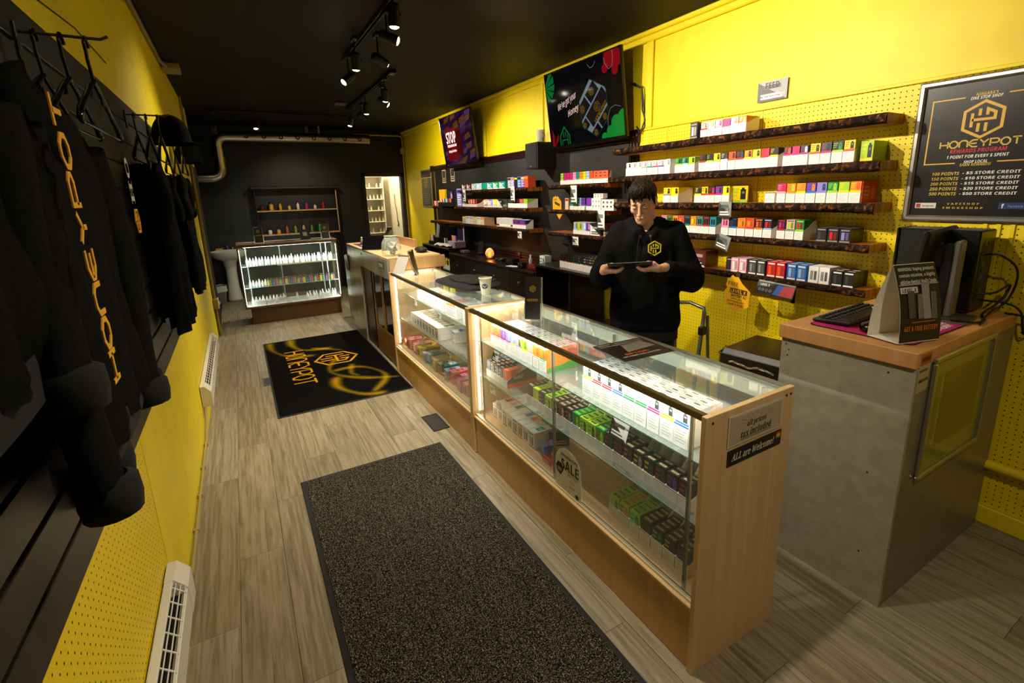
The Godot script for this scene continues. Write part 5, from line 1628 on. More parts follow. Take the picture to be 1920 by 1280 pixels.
func build_back_showcase() -> void:
	var x0 := 0.337
	var x1 := 1.59
	var c := (x0 + x1) / 2.0
	var hw := (x1 - x0) / 2.0
	var t := thing("back_showcase", "wood-framed glass showcase standing across the back, lit white inside", "showcase", Vector3(c, 0, -7.35))
	var wd := mat("6e5230", 0.4)
	var dp := -0.46
	put(t, "plinth", blk(Vector3(-hw + 0.06, 0, dp + 0.05), Vector3(hw - 0.03, 0.22, -0.03), 0.003), tri_mat("plinthwood", noise_tex("maple", 256, 0.05, [[0.0, "b98548"], [1.0, "dcab6c"]]), Vector3(0.8, 2.2, 2.2), 0.45, "7d6a54"))
	put(t, "deck", blk(Vector3(-hw, 0.22, dp), Vector3(hw, 0.245, 0.0), 0.002), wd)
	put(t, "deck_cover", blk(Vector3(-hw + 0.018, 0.2455, dp + 0.02), Vector3(hw - 0.018, 0.249, -0.015), 0.0), mat("c8c8c0", 0.4))
	for s: float in [-1.0, 1.0]:
		put(t, "corner_post", mb().span(Vector3(s * (hw - 0.009) - 0.009, 0.245, -0.02), Vector3(s * (hw - 0.009) + 0.009, 1.055, 0.0), 0.002).span(Vector3(s * (hw - 0.009) - 0.009, 0.245, dp), Vector3(s * (hw - 0.009) + 0.009, 1.055, dp + 0.02), 0.002).mesh(), wd)
		put(t, "side_glass", blk(Vector3(s * (hw - 0.008) - 0.0025, 0.245, dp + 0.02), Vector3(s * (hw - 0.008) + 0.0025, 1.055, -0.02), 0.0), glass())
		led_strip(t, Vector3(s * (hw - 0.022), 0.65, -0.028), Basis(Vector3.UP, s * -0.9) if false else yawed(s * PI / 2.0 * 0.6), 0.012, 0.74, 0.3, "f2fff4", 3.0)
	put(t, "front_glass", blk(Vector3(-hw + 0.018, 0.246, -0.012), Vector3(hw - 0.018, 1.05, -0.007), 0.0), glass())
	var fr := mb()
	fr.span(Vector3(-hw, 1.05, -0.03), Vector3(hw, 1.09, 0.004), 0.003).span(Vector3(-hw, 1.05, dp), Vector3(hw, 1.09, dp + 0.03), 0.003)
	fr.span(Vector3(-hw, 1.05, dp + 0.03), Vector3(-hw + 0.03, 1.09, -0.03), 0.003).span(Vector3(hw - 0.03, 1.05, dp + 0.03), Vector3(hw, 1.09, -0.03), 0.003)
	put(t, "top_frame", fr.mesh(), wd)
	put(t, "top_glass", blk(Vector3(-hw + 0.03, 1.08, dp + 0.03), Vector3(hw - 0.03, 1.086, -0.03), 0.0), glass())
	led_strip(t, Vector3(0, 1.045, -0.04), Basis(Vector3.RIGHT, -PI / 2.0 + 0.35), 1.1, 0.012, 0.5, "f2fff4", 3.0)
	var ys := [0.5, 0.79]
	for y in ys:
		var gs := put(t, "glass_shelf", blk(Vector3(-hw + 0.03, y - 0.006, dp + 0.08), Vector3(hw - 0.03, y, -0.05), 0.0), glass("shelf", 0.12))
		put(gs, "shelf_edge", blk(Vector3(-hw + 0.03, y - 0.006, -0.05), Vector3(hw - 0.03, y, -0.047), 0.0), mat("9fc8b4", 0.2))
	for x: float in [-0.1, hw - 0.1, hw - 0.17, -hw + 0.1]:
		put(t, "shelf_standard", blk(Vector3(x - 0.007, 0.25, dp + 0.03), Vector3(x + 0.007, 1.05, dp + 0.045), 0.001), mat("b4b8b4", 0.3, 0.8))
	put(t, "lock", mb().at(Vector3(-hw + 0.09, 0.19, -0.03), Basis(Vector3.RIGHT, PI / 2.0)).lathe([Vector2(0, 0.004), Vector2(0.01, 0.004), Vector2(0.012, 0.0)], 10).mesh(), mat("2a1a10", 0.4))
	# bottles inside
	var k0 := 0
	for sh in 3:
		var y: float = [0.2495, 0.5005, 0.7905][sh]
		var n: int = [26, 30, 30][sh]
		for k in n:
			if sh == 0 and (k in [10, 11, 12, 14, 15]):
				continue
			var x := x0 + 0.1 + (x1 - x0 - 0.17) * k / (n - 1)
			var z := -7.35 - 0.12 - 0.07 * float(k % 2) - (0.06 if sh == 2 and k % 5 == 0 else 0.0)
			var white := sh != 1 or k < 6
			var bh: String = "eef0ea" if white else ["d8b020", "2c6a4a", "3a58a0", "c8542a", "7ab030", "a03a6a"][k % 6]
			bottle(Vector3(x, y, z), 0.016, (0.105 if sh != 1 else 0.085) + 0.012 * float(k % 3 == 0), "dropper" if white else "jar", bh, "f4f4f0" if white else "22241f", "%s bottle, %s from left on the back showcase's %s" % ["white dropper" if white else "dark-capped colour-labelled", ORD[k], ["floor", "lower glass shelf", "upper glass shelf"][sh]], "bottles on the back showcase's %s" % ["floor", "lower glass shelf", "upper glass shelf"][sh])
	for q in [[0.52, 0.2495, 0.13, 0.11, "far left"], [0.66, 0.2495, 0.11, 0.09, "left"], [0.8, 0.2495, 0.1, 0.13, "middle left"], [0.95, 0.2495, 0.08, 0.1, "middle"], [1.2, 0.2495, 0.14, 0.05, "low one right of the middle"], [1.38, 0.2495, 0.09, 0.11, "right"]]:
		var bx := thing("display_tray", "white display tray on the floor of the back showcase, %s" % q[4], "display tray", Vector3(q[0], q[1], -7.4))
		put(bx, "tray", tray_mesh(q[2], q[3] * 0.6, q[3] * 0.62, 0.05, "w"), atlas_mat)
	var sl := thing("plank_shelf", "pale wooden plank with small jars seen through the back showcase", "shelf", Vector3(1.25, 0.69, -8.2))
	put(sl, "plank", blk(Vector3(-0.42, 0, -0.1), Vector3(0.42, 0.055, 0.1), 0.004), maple())
	for s: float in [-0.38, 0.38]:
		put(sl, "leg", blk(Vector3(s - 0.02, -0.689, -0.02), Vector3(s + 0.02, 0.0, 0.02), 0.002), mat("15130f", 0.6))
	for k in 9:
		bottle(Vector3(0.9 + 0.085 * k, 0.7455, -8.15), 0.022, 0.06, "jar", "cfc9ba", "2a2620", "small jar, %s from left on the plank behind the back showcase" % ORD[k], "jars on the plank")
	# brochures and signs on its top
	for q in [[0.62, "left"], [1.47, "right"]]:
		brochure_stand(Vector3(q[0], 1.0905 if false else 1.0865, -7.52), 0.0, 0.1, 0.21, "dark brochures in a clear holder on the back showcase, %s one" % q[1])
	var qr := thing("tabletop_sign", "small black square sign standing on top of the back showcase", "sign", Vector3(1.2, 1.0865, -7.5))
	put(qr, "sheet", mb().at(Vector3(0, 0.075, 0), Basis(Vector3.RIGHT, -0.2)).box(Vector3.ZERO, Vector3(0.13, 0.15, 0.004)).mesh(), mat("1a1815", 0.4))
	put(qr, "foot", mb().at(Vector3(0, 0.003, 0.01)).box(Vector3.ZERO, Vector3(0.13, 0.005, 0.07)).mesh(), glass("acrylic", 0.2))
	put(qr, "grey_square", mb().at(Vector3(0, 0.085, 0.0005), Basis(Vector3.RIGHT, -0.2)).box(Vector3(0, 0, 0.0025), Vector3(0.055, 0.055, 0.001)).mesh(), mat("7a7566", 0.5))
	var ml := single("flat_tray", "dark flat tray lying on top of the back showcase", "tray", mb().span(Vector3(-0.14, 0, -0.05), Vector3(0.14, 0.012, 0.05), 0.004).mesh(), mat("14120f", 0.4), Vector3(0.93, 1.0865, -7.48))


func brochure_stand(at: Vector3, yaw: float, w: float, h: float, label: String, lean := 0.18) -> void:
	var t := thing("brochure_holder", label, "brochure holder", at, yaw)
	var ac := glass("acrylic", 0.2)
	put(t, "back_plate", mb().at(Vector3(0, h * 0.5, -0.012), Basis(Vector3.RIGHT, -lean)).box(Vector3.ZERO, Vector3(w + 0.01, h, 0.002)).mesh(), ac)
	put(t, "front_pocket", mb().at(Vector3(0, h * 0.22, 0.035), Basis(Vector3.RIGHT, -lean)).box(Vector3.ZERO, Vector3(w + 0.01, h * 0.36, 0.002)).mesh(), ac)
	put(t, "foot", mb().box(Vector3(0, 0.002, 0.0), Vector3(w + 0.02, 0.003, 0.09)).mesh(), ac)
	for s: float in [-1.0, 1.0]:
		put(t, "side_wire", mb().tube([Vector3(s * (w / 2 + 0.006), 0.004, 0.045), Vector3(s * (w / 2 + 0.006), h * 0.45, 0.0), Vector3(s * (w / 2 + 0.006), 0.004, -0.045)], 0.0018, 6).mesh(), mat("d8d0b0", 0.2))
	var stack := put(t, "brochure_stack", mb().at(Vector3(0, h * 0.52, 0.012), Basis(Vector3.RIGHT, -lean)).cbox(Vector3.ZERO, Vector3(w, h, 0.026), 0.002).mesh(), mat("4a3a18", 0.4))
	put(stack, "cover", mb().at(Vector3(0, h * 0.52, 0.012), Basis(Vector3.RIGHT, -lean)).box(Vector3(0, 0, 0.0138), Vector3(w - 0.002, h - 0.002, 0.001)).mesh(), mat("24221f", 0.35))
	var bs := Basis(Vector3.RIGHT, -lean)
	put(stack, "cover_emblem", line_mesh(emblem_lines(w * 0.2), 0.003, 0.0006), mat("a8862c", 0.4), Vector3(0, h * 0.52, 0.012) + bs * Vector3(0, h * 0.22, 0.0144), bs)
	put(stack, "cover_name", line_mesh(shop_name_lines("HONEYPOT", w * 0.7, 0.012), 0.002, 0.0006), mat("a8862c", 0.4), Vector3(0, h * 0.52, 0.012) + bs * Vector3(0, -h * 0.05, 0.0144), bs)


# ---------------------------------------------------------------- the two long showcases
const XF := 1.535
const XK := 1.99

func showcase(z0: float, z1: float, label: String, second: bool) -> Node3D:   # z0 the nearer end
	var t := thing("glass_showcase", label, "showcase", Vector3(XF, 0, (z0 + z1) / 2.0))
	var h := (z0 - z1) / 2.0
	var d := XK - XF
	var wood := maple()
	var rail := mat("6a6048", 0.32, 0.9)
	var chrome := mat("a8aaa4", 0.2, 1.0)
	var white := mat("dfe4d8", 0.45)
	for s: float in [-1.0, 1.0]:
		put(t, "end_panel", blk(Vector3(0, 0, s * (h - 0.01) - 0.0095), Vector3(d, 0.97, s * (h - 0.01) + 0.0095), 0.0015), wood if s > 0 else maple())
	put(t, "base_front", blk(Vector3(0.012, 0.0, -h + 0.0205), Vector3(0.03, 0.245, h - 0.0205), 0.002), maple_dark())
	put(t, "base_lip", blk(Vector3(0.004, 0.245, -h + 0.0205), Vector3(0.04, 0.262, h - 0.0205), 0.003), maple())
	put(t, "deck", blk(Vector3(0.04, 0.25, -h + 0.0205), Vector3(d - 0.02, 0.2635, h - 0.0205), 0.0), maple())
	put(t, "lower_track", blk(Vector3(0.018, 0.262, -h + 0.021), Vector3(0.034, 0.272, h - 0.021), 0.001), mat("cfc9b0", 0.35, 0.3))
	put(t, "rubber_seal", blk(Vector3(0.036, 0.262, -h + 0.021), Vector3(0.042, 0.267, h - 0.021), 0.0), mat("141412", 0.7))
	# front glass in two panes
	for s: float in [-1.0, 1.0]:
		put(t, "front_pane", blk(Vector3(0.024, 0.268, -h + 0.022 if s < 0 else 0.002), Vector3(0.029, 0.948, -0.002 if s < 0 else h - 0.022), 0.0), glass())
	put(t, "front_rail", blk(Vector3(0.012, 0.945, -h + 0.0205), Vector3(0.034, 0.9685, h - 0.0205), 0.002), rail)
	put(t, "back_rail", mb().span(Vector3(d - 0.03, 0.95, -h + 0.0205), Vector3(d - 0.004, 0.9685, h - 0.0205), 0.002).mesh(), mat("8e907e", 0.3, 0.7))
	put(t, "back_header", blk(Vector3(d - 0.03, 0.89, -h + 0.0205), Vector3(d - 0.02, 0.95, h - 0.0205), 0.001), mat("a9b4a0", 0.5))
	put(t, "top_glass", blk(Vector3(0.034, 0.9635, -h + 0.0205), Vector3(d - 0.03, 0.9685, h - 0.0205), 0.0), glass("top", 0.06))
	for s: float in [-1.0, 1.0]:
		put(t, "sliding_door", blk(Vector3(d - 0.016 + 0.007 * s, 0.27, -h + 0.022 if s < 0 else -0.02), Vector3(d - 0.012 + 0.007 * s, 0.89, 0.02 if s < 0 else h - 0.022), 0.0), glass())
	# shelves
	var sx0: float = 0.055 if not second else 0.12
	for k in 2:
		var y: float = [0.54, 0.77][k]
		var dx := sx0 if k == 1 or not second else 0.07
		var gs := put(t, "glass_shelf", blk(Vector3(dx, y - 0.006, -h + 0.03), Vector3(d - 0.04, y, h - 0.03), 0.0), glass("shelf", 0.12))
		put(gs, "shelf_edge", blk(Vector3(dx - 0.002, y - 0.006, -h + 0.03), Vector3(dx, y, h - 0.03), 0.0), mat("7fa890", 0.15))
		for s: float in [-1.0, 0.0, 1.0]:
			put(gs, "shelf_bracket", blk(Vector3(dx + 0.005, y - 0.014, s * (h - 0.05) - 0.003), Vector3(dx + 0.06, y - 0.0065, s * (h - 0.05) + 0.003), 0.001), chrome)
	for z: float in ([-h + 0.1, 0.0, h - 0.085] if not second else [-h + 0.1, h - 0.1]):
		put(t, "shelf_standard", mb().span(Vector3(0.036, 0.268, z - 0.006), Vector3(0.048, 0.945, z + 0.006), 0.001).mesh(), chrome)
		put(t, "rear_standard", blk(Vector3(d - 0.05, 0.268, z - 0.006), Vector3(d - 0.038, 0.945, z + 0.006), 0.001), chrome)
	# light strips: up the front far corner, along the far panel's top, under the front rail
	led_strip(t, Vector3(0.048, 0.61, -h + 0.026), Basis(Vector3.UP, PI) * Basis(Vector3.UP, -0.5), 0.012, 0.64, 0.12 if not second else 0.12, "fff1d0", 7.0)
	led_strip(t, Vector3(d * 0.5, 0.955, -h + 0.03), Basis(Vector3.UP, PI) * Basis(Vector3.RIGHT, -0.9), 0.36, 0.01, 0.16, "fff1d0", 7.0)
	led_strip(t, Vector3(0.046, 0.938, 0.0), Basis(Vector3.UP, -PI / 2.0) * Basis(Vector3.RIGHT, -0.8), h * 2.0 - 0.12, 0.01, 0.55 if not second else 0.4, "fbfff4", 5.0)
	for s: float in [-1.0, 1.0]:
		for q in 3:
			put(t, "screw", mb().at(Vector3([0.03, d - 0.045, d - 0.02][q], 0.945, s * h - s * 0.0005), Basis(Vector3.RIGHT, s * PI / 2.0)).lathe([Vector2(0, 0.002), Vector2(0.004, 0.002), Vector2(0.005, 0.0)], 8).mesh(), mat("23140a", 0.5))
	return t


func loose_boxes(n: int, at: Vector3, w: float, h: float, dd: float, a: String, b: String, c: String, label: String, group: String) -> void:   # n single boxes one behind the other; at = front bottom middle, fronts face -x
	for k in n:
		var t := single("product_box", label.replace("%s from the front", "frontmost" if k == 0 else ORD[k] + " from the front"), "box", printed_box(w, h, dd - 0.0015, cell("front", a, b, c), cell("top", a, "e" if a == "d" else ("s" if a == "u" else b)), flat_cell(a)), atlas_mat, at + Vector3(dd * k, 0, 0), yawed(-PI / 2.0), group)


func tray_with_boxes(z: float, w: float, y: float, x: float, h: float, lip: float, n: int, dd: float, a: String, b: String, c: String, place: String, ordinal: String) -> void:
	var t := thing("display_tray", "white open display tray, %s from left %s" % [ordinal, place], "display tray", Vector3(x, y, z), -PI / 2.0)
	put(t, "tray", tray_mesh(w - 0.001, lip, h * 1.25, dd * 5 + 0.006, c), atlas_mat)
	loose_boxes(n, Vector3(x + 0.004, y + 0.002, z), w - 0.006, h - 0.002, dd, a, b, c, HUE[a] + " product box, %s from the front in " + "%s tray %s" % [ordinal, place], "boxes in the %s tray %s" % [ordinal, place])


func build_showcases() -> void:
	var a := showcase(-0.885, -2.672, "nearest glass showcase with maple end panel and lit shelves", false)
	var b := showcase(-2.676, -4.44, "second glass showcase, farther from the camera, with a cup on top", true)
	var x := XF + 0.084
	# --- nearest showcase, upper shelf
	var p := "on nearest showcase's upper shelf"
	row(p, "cartons on the nearest showcase's upper shelf", x, 0.7705, -2.52, -1.915, 0.118, 0.2, 0.5, "ohr ohr pvm vcm cvy eav lgy eek oho ohg", "front", 0)
	var side := thing("carton_side_card", "orange printed side of the last carton on the upper shelf", "carton", Vector3(x + 0.002, 0.7705, -1.909))
	put(side, "card", mb().box(Vector3(0.1, 0.059, 0.001), Vector3(0.195, 0.118, 0.002)).mesh(), mat("e8862a", 0.4))
	put(side, "green_foot", mb().prism(PackedVector2Array([Vector2(0.003, 0.0), Vector2(0.197, 0.0), Vector2(0.197, 0.05), Vector2(0.16, 0.045), Vector2(0.1, 0.028), Vector2(0.003, 0.022)]), 0.002, 0.0026).mesh(), mat("3f9a3c", 0.4))
	put(side, "red_patch", mb().box(Vector3(0.16, 0.075, 0.0024), Vector3(0.06, 0.06, 0.0006)).mesh(), mat("d8481e", 0.4))
	row(p, "white cartons on the nearest showcase's upper shelf", x, 0.7705, -1.612, -1.02, 0.138, 0.17, 0.62, "way war war wab wsg wsg wam way wab", "front", 10)
	# --- middle shelf
	p = "on nearest showcase's middle shelf"
	for k in 5:
		var z := -2.575 + 0.054 * k
		tray_with_boxes(z, 0.053, 0.5405, x, 0.105, 0.045, 4, 0.03, ["u", "d", "d", "d", "h"][k], ["b", "b", "c", "b", "o"][k], ["s", "y", "w", "w", "h"][k], p, ORD[k])
	var bl := thing("carton_side_card", "black and red curved side of the last dark carton, middle shelf", "carton", Vector3(x + 0.002, 0.5405, -2.329))
	put(bl, "card", mb().prism(PackedVector2Array([Vector2(0, 0), Vector2(0.2, 0), Vector2(0.2, 0.11), Vector2(0.15, 0.105), Vector2(0.09, 0.085), Vector2(0.0, 0.045)]), 0.0, 0.002).mesh(), mat("1d2428", 0.4))
	put(bl, "red_foot", mb().box(Vector3(0.1, 0.012, 0.0024), Vector3(0.2, 0.024, 0.0008)).mesh(), mat("d8401e", 0.4))
	lettering(bl, "BLAST", 0.022, 0.062, Vector3(0.075, 0.058, 0.0022), Basis(), mat("b8bab0", 0.5), font_bold, 0.2)
	var mid := [["d", "a", "r"], ["l", "y", "e"], ["d", "a", "e"], ["l", "d", "g"], ["d", "e", "w"], ["d", "e", "r"], ["d", "s", "h"], ["g", "l", "b"], ["l", "d", "g"], ["l", "d", "g"], ["g", "l", "r"], ["d", "a", "r"], ["d", "n", "r"], ["d", "a", "o"], ["d", "s", "y"], ["d", "a", "y"], ["d", "a", "r"], ["d", "p", "p"], ["d", "b", "r"]]
	for k in mid.size():
		var z := -2.078 + 0.0585 * k
		var full := k < 11
		tray_with_boxes(z, 0.058, 0.5405, x, 0.108, 0.048, 5 if full else (3 if k < 14 else 2), 0.03, mid[k][0], mid[k][1], mid[k][2], p, ORD[k + 5])
	# --- floor of the showcase
	p = "on nearest showcase's floor"
	for k in 8:
		var z := -2.54 + 0.0625 * k
		carton(Vector3(x + 0.02, 0.2645, z), -PI / 2.0, 0.06, 0.095, 0.26 if k < 6 else 0.12, 0.0, "ws" + "rkgwbowt"[k], "white carton, %s from left %s" % [ORD[k], p], "", "pod")
	var dk := thing("carton", "dark olive carton turned sideways behind the white cartons on the floor", "carton", Vector3(x + 0.16, 0.2645, -2.03), -0.5)
	put(dk, "box_block", printed_box(0.11, 0.085, 0.08, cell("slash", "a", "d", "e"), cell("top", "a", "e"), flat_cell("a")), atlas_mat)
	for k in 2:
		carton(Vector3(x + 0.015, 0.2645, -1.985 + 0.12 * k), -PI / 2.0 - 0.2 + 0.25 * k, 0.058, 0.075, 0.07, 0.0, ["bdr", "rhy"][k], ["blue and red carton standing alone on the showcase floor", "red carton beside the sale sticker on the showcase floor"][k], "", "pod")
		carton(Vector3(x + 0.0, 0.2645, -1.92 + 0.075 * k), -PI / 2.0, 0.07, 0.03, 0.05, 0.0, "rwu", ["low red tray on the showcase floor, left one", "low red tray on the showcase floor, right one"][k], "", "lines")
	var low := [["l", "g", "e"], ["l", "h", "r"], ["l", "g", "t"], ["d", "a", "n"], ["d", "g", "l"], ["d", "a", "y"], ["d", "a", "p"]]
	for k in low.size():
		tray_with_boxes(-1.405 + 0.0625 * k, 0.062, 0.2645, x + 0.012, 0.1, 0.05, 4, 0.03, low[k][0], low[k][1], low[k][2], p, ORD[k + 8])
	# sale sticker on the glass, small tags
	var st := thing("sale_sticker", "white round-topped SALE sticker on the nearest showcase's front glass", "sticker", Vector3(XF + 0.0225, 0.27, -1.64), -PI / 2.0)
	var o := PackedVector2Array([Vector2(-0.1, 0), Vector2(0.1, 0), Vector2(0.1, 0.12)])
	for q in 13:
		var an := PI * q / 12.0
		o.append(Vector2(cos(an) * 0.1, 0.135 + sin(an) * 0.09))
	put(st, "film", mb().prism(o, 0.0, 0.0008).mesh(), mat("dad8cc", 0.4))
	var ink := mat("16150f", 0.5)
	lettering(st, "introductory", 0.024, 0.13, Vector3(0.012, 0.185, 0.0009), Basis(), ink)
	lettering(st, "SALE", 0.05, 0.135, Vector3(0.016, 0.14, 0.0009), Basis(), ink)
	put(st, "splash", mb().prism(PackedVector2Array([Vector2(-0.09, 0.085), Vector2(-0.06, 0.07), Vector2(-0.045, 0.09), Vector2(-0.035, 0.11), Vector2(-0.05, 0.135), Vector2(-0.08, 0.135), Vector2(-0.095, 0.11)]), 0.0008, 0.0014).mesh(), ink)
	lettering(st, "OFF", 0.018, 0.035, Vector3(-0.065, 0.1, 0.0016), Basis(), mat("dad8cc", 0.4))
	for q in 3:
		lettering(st, ["BUY 1 - $15", "OR 2", "Save!"][q], 0.012, [0.07, 0.035, 0.04][q], Vector3(0.035, 0.1 - 0.026 * q, 0.0009), Basis(), mat("6a695f", 0.5), font_regular)
	put(st, "small_emblem", line_mesh(emblem_lines(0.012), 0.003, 0.0006), ink, Vector3(0.07, 0.02, 0.0008))
	sign_card("price_tag", "black price tag on the back of the nearest showcase's floor", "sign", Vector3(XF + 0.33, 0.32, -1.62), 0.12, 0.055, cell("slash", "d", "s", "w"))
	sign_card("price_tag", "tilted price tag under the nearest showcase's upper shelf", "sign", Vector3(XF + 0.052, 0.725, -1.33), 0.1, 0.075, cell("slash", "w", "d", "w"), 0.0, -PI / 2.0, -0.3)
	sign_card("price_tag", "price tag under the upper shelf by the showcase's far end", "sign", Vector3(XF + 0.052, 0.725, -2.4), 0.075, 0.06, cell("slash", "w", "d", "w"), 0.0, -PI / 2.0, -0.3)
	sign_card("price_tag", "price tag hung under the middle shelf near the far end", "sign", Vector3(XF + 0.053, 0.493, -2.46), 0.075, 0.06, cell("slash", "w", "d", "w"))
	sign_card("price_tag", "grey price tag standing on the white cartons on the floor", "sign", Vector3(XF + 0.09, 0.385, -2.46), 0.06, 0.05, cell("slash", "s", "a", "w"))
	# signs on the near end panel
	var s1 := thing("paper_sign", "framed paper sign with black script on the showcase end panel", "sign", Vector3(1.781, 0.891, -0.884))
	put(s1, "sheet", mb().box(Vector3(0, 0, 0.0012), Vector3(0.285, 0.108, 0.0022)).mesh(), mat("c9c1a6", 0.25))
	put(s1, "paper", mb().box(Vector3(0, 0, 0.0026), Vector3(0.272, 0.096, 0.0008)).mesh(), mat("aa9f82", 0.35))
	var script := mat("1a1812", 0.5)
	lettering(s1, "all prices", 0.025, 0.1, Vector3(0.0, 0.008, 0.003), Basis(), script, font_serif, 0.2)
	lettering(s1, "tax included", 0.026, 0.16, Vector3(0.0, -0.022, 0.003), Basis(), script, font_serif, 0.15)
	for q in 9:
		var an := PI * (0.12 + 0.76 * q / 8.0)
		put(s1, "ray", mb().stroke(PackedVector2Array([Vector2(cos(an) * 0.05, 0.005 + sin(an) * 0.02), Vector2(cos(an) * 0.1, 0.008 + sin(an) * 0.036)]), 0.0008, 0.003, 0.0034).mesh(), mat("6e664e", 0.5))
	put(s1, "underline", mb().box(Vector3(0, -0.04, 0.0032), Vector3(0.16, 0.0015, 0.0006)).mesh(), script)
	var s2 := thing("paper_sign", "black strip sign with white lettering below the framed paper sign", "sign", Vector3(1.787, 0.797, -0.884))
	put(s2, "strip", mb().box(Vector3(0, 0, 0.001), Vector3(0.285, 0.056, 0.0018)).mesh(), mat("17140f", 0.35))
	lettering(s2, "ALL are Welcome!", 0.026, 0.22, Vector3(-0.01, 0.0, 0.002), Basis(), mat("d8d0b8", 0.5), font_serif, 0.25)
	for q in 4:
		put(s2, "rainbow_bar", mb().box(Vector3(0.125, 0.02 - 0.006 * q, 0.0022), Vector3(0.022, 0.006, 0.0006)).mesh(), mat(["b8281c", "d88a18", "c8b820", "3a8a3a"][q], 0.5))
	# poster lying on the glass, brochure holder, little shelf of cartons behind
	var fl := thing("leaflet_poster", "dark glossy leaflet lying flat on the nearest showcase's top", "leaflet", Vector3(1.815, 0.9695, -1.505), -0.06)
	put(fl, "sheet", mb().box(Vector3(0, 0.001, 0), Vector3(0.27, 0.0016, 0.23)).mesh(), mat("1c1614", 0.3))
	var flat := Basis(Vector3.RIGHT, -PI / 2.0)
	var up_b := yawed(0.0) * flat
	put(fl, "grey_picture", mb().at(Vector3(0.03, 0.0022, -0.02), up_b).prism(PackedVector2Array([Vector2(-0.08, -0.05), Vector2(0.09, -0.03), Vector2(0.07, 0.05), Vector2(-0.05, 0.04)]), 0.0, 0.0006).mesh(), mat("6f665e", 0.4))
	lettering(fl, "WARNING: Vaping products contain", 0.014, 0.24, Vector3(0, 0.002, -0.095), up_b, mat("b0a8a0", 0.5))
	lettering(fl, "nicotine, a highly addictive chemical.", 0.014, 0.24, Vector3(0, 0.002, -0.075), up_b, mat("b0a8a0", 0.5))
	lettering(fl, "BUY 2 PODS", 0.016, 0.12, Vector3(-0.02, 0.002, 0.05), up_b, mat("c8562a", 0.5))
	lettering(fl, "GET A FREE LEVEL X BATTERY", 0.012, 0.2, Vector3(-0.01, 0.002, 0.075), up_b, mat("b0a8a0", 0.5))
	brochure_stand(Vector3(1.74, 0.9695, -2.21), -0.75, 0.085, 0.23, "brochures in a clear holder on top of the nearest showcase")
	brochure_stand(Vector3(1.67, 0.9695, -4.12), 1.15, 0.1, 0.22, "pair of dark brochures in a holder at the second showcase's far end")
	var tb := thing("tilted_notice", "pale slanted notice in a holder at the second showcase's far corner", "sign", Vector3(1.62, 0.9695, -4.3), -1.1)
	put(tb, "plate", mb().at(Vector3(0, 0.075, 0), Basis(Vector3.RIGHT, -0.5)).box(Vector3.ZERO, Vector3(0.14, 0.17, 0.004)).mesh(), mat("b4b2ac", 0.3))
	put(tb, "foot", mb().box(Vector3(0, 0.002, -0.03), Vector3(0.14, 0.003, 0.1)).mesh(), glass("acrylic", 0.2))
	put(tb, "edge_strip", mb().at(Vector3(0, 0.075, 0), Basis(Vector3.RIGHT, -0.5)).box(Vector3(0, 0.09, 0), Vector3(0.145, 0.012, 0.008)).mesh(), mat("5c5a55", 0.4))
	# cup and folded black clothing on the second showcase
	var cp := thing("takeaway_cup", "white paper cup with a round blue badge on the second showcase", "cup", Vector3(1.823, 0.9695, -2.983))
	put(cp, "cup", mb().lathe([Vector2(0, 0.004), Vector2(0.029, 0.004), Vector2(0.03, 0.0), Vector2(0.031, 0.0), Vector2(0.044, 0.115), Vector2(0.042, 0.115), Vector2(0.03, 0.008), Vector2(0, 0.008)], 28).mesh(), mat("dcd8c6", 0.55))
	put(cp, "rolled_rim", mb().lathe([Vector2(0.042, 0.113), Vector2(0.046, 0.113), Vector2(0.0475, 0.116), Vector2(0.046, 0.119), Vector2(0.042, 0.119)], 28).mesh(), mat("e2decc", 0.5))
	put(cp, "badge", mb().grid(16, 6, func(u: float, v: float) -> Vector3:
		var an := -0.62 + (u - 0.5) * 1.15
		var wv := sqrt(maxf(0.0, 1.0 - pow(2.0 * u - 1.0, 2.0)))
		var yy := 0.062 + (v - 0.5) * 0.036 * wv
		var r := 0.0316 + 0.013 * yy / 0.115 + 0.0004
		return Vector3(sin(an) * r, yy, cos(an) * r)).mesh(), mat("27406e", 0.5))
	put(cp, "badge_line", mb().grid(10, 2, func(u: float, v: float) -> Vector3:
		var an := -0.62 + (u - 0.5) * 0.8
		var yy := 0.058 + 0.006 * sin(u * 9.0) + v * 0.006
		var r := 0.0316 + 0.013 * yy / 0.115 + 0.001
		return Vector3(sin(an) * r, yy, cos(an) * r)).mesh(), mat("dcd8c6", 0.5))
	var jk := thing("folded_jacket", "folded black jacket lying on the second showcase beside the cup", "jacket", Vector3(1.845, 0.9695, -3.35), 0.12)
	var fnz := FastNoiseLite.new()
	fnz.seed = 88
	fnz.frequency = 6.0
	for k in 2:
		put(jk, ["folded_body", "folded_sleeve"][k], mb().grid(44, 16, func(u: float, v: float) -> Vector3:
			var an := u * TAU
			var lat := -PI / 2.0 + v * PI
			var sx: float = [0.165, 0.13][k]
			var sz: float = [0.3, 0.2][k]
			var q := Vector3(signf(cos(an)) * pow(absf(cos(an)), 0.45) * sx * pow(cos(lat), 0.35), [0.026, 0.055][k] + [0.025, 0.016][k] * sin(lat), signf(sin(an)) * pow(absf(sin(an)), 0.5) * sz * pow(cos(lat), 0.35))
			q.y += (0.009 * fnz.get_noise_2d(q.x * 2.0 + k, q.z * 1.2) + 0.006 * sin(q.z * 26.0 + q.x * 14.0)) * (1.0 if sin(lat) > 0 else 0.2)
			return Vector3(q.x + 0.02 * k, maxf(q.y, 0.002), -q.z + 0.04 * k), true).mesh(), mat("0a0a0b", 0.9))
	# --- second showcase goods
	p = "on second showcase's upper shelf"
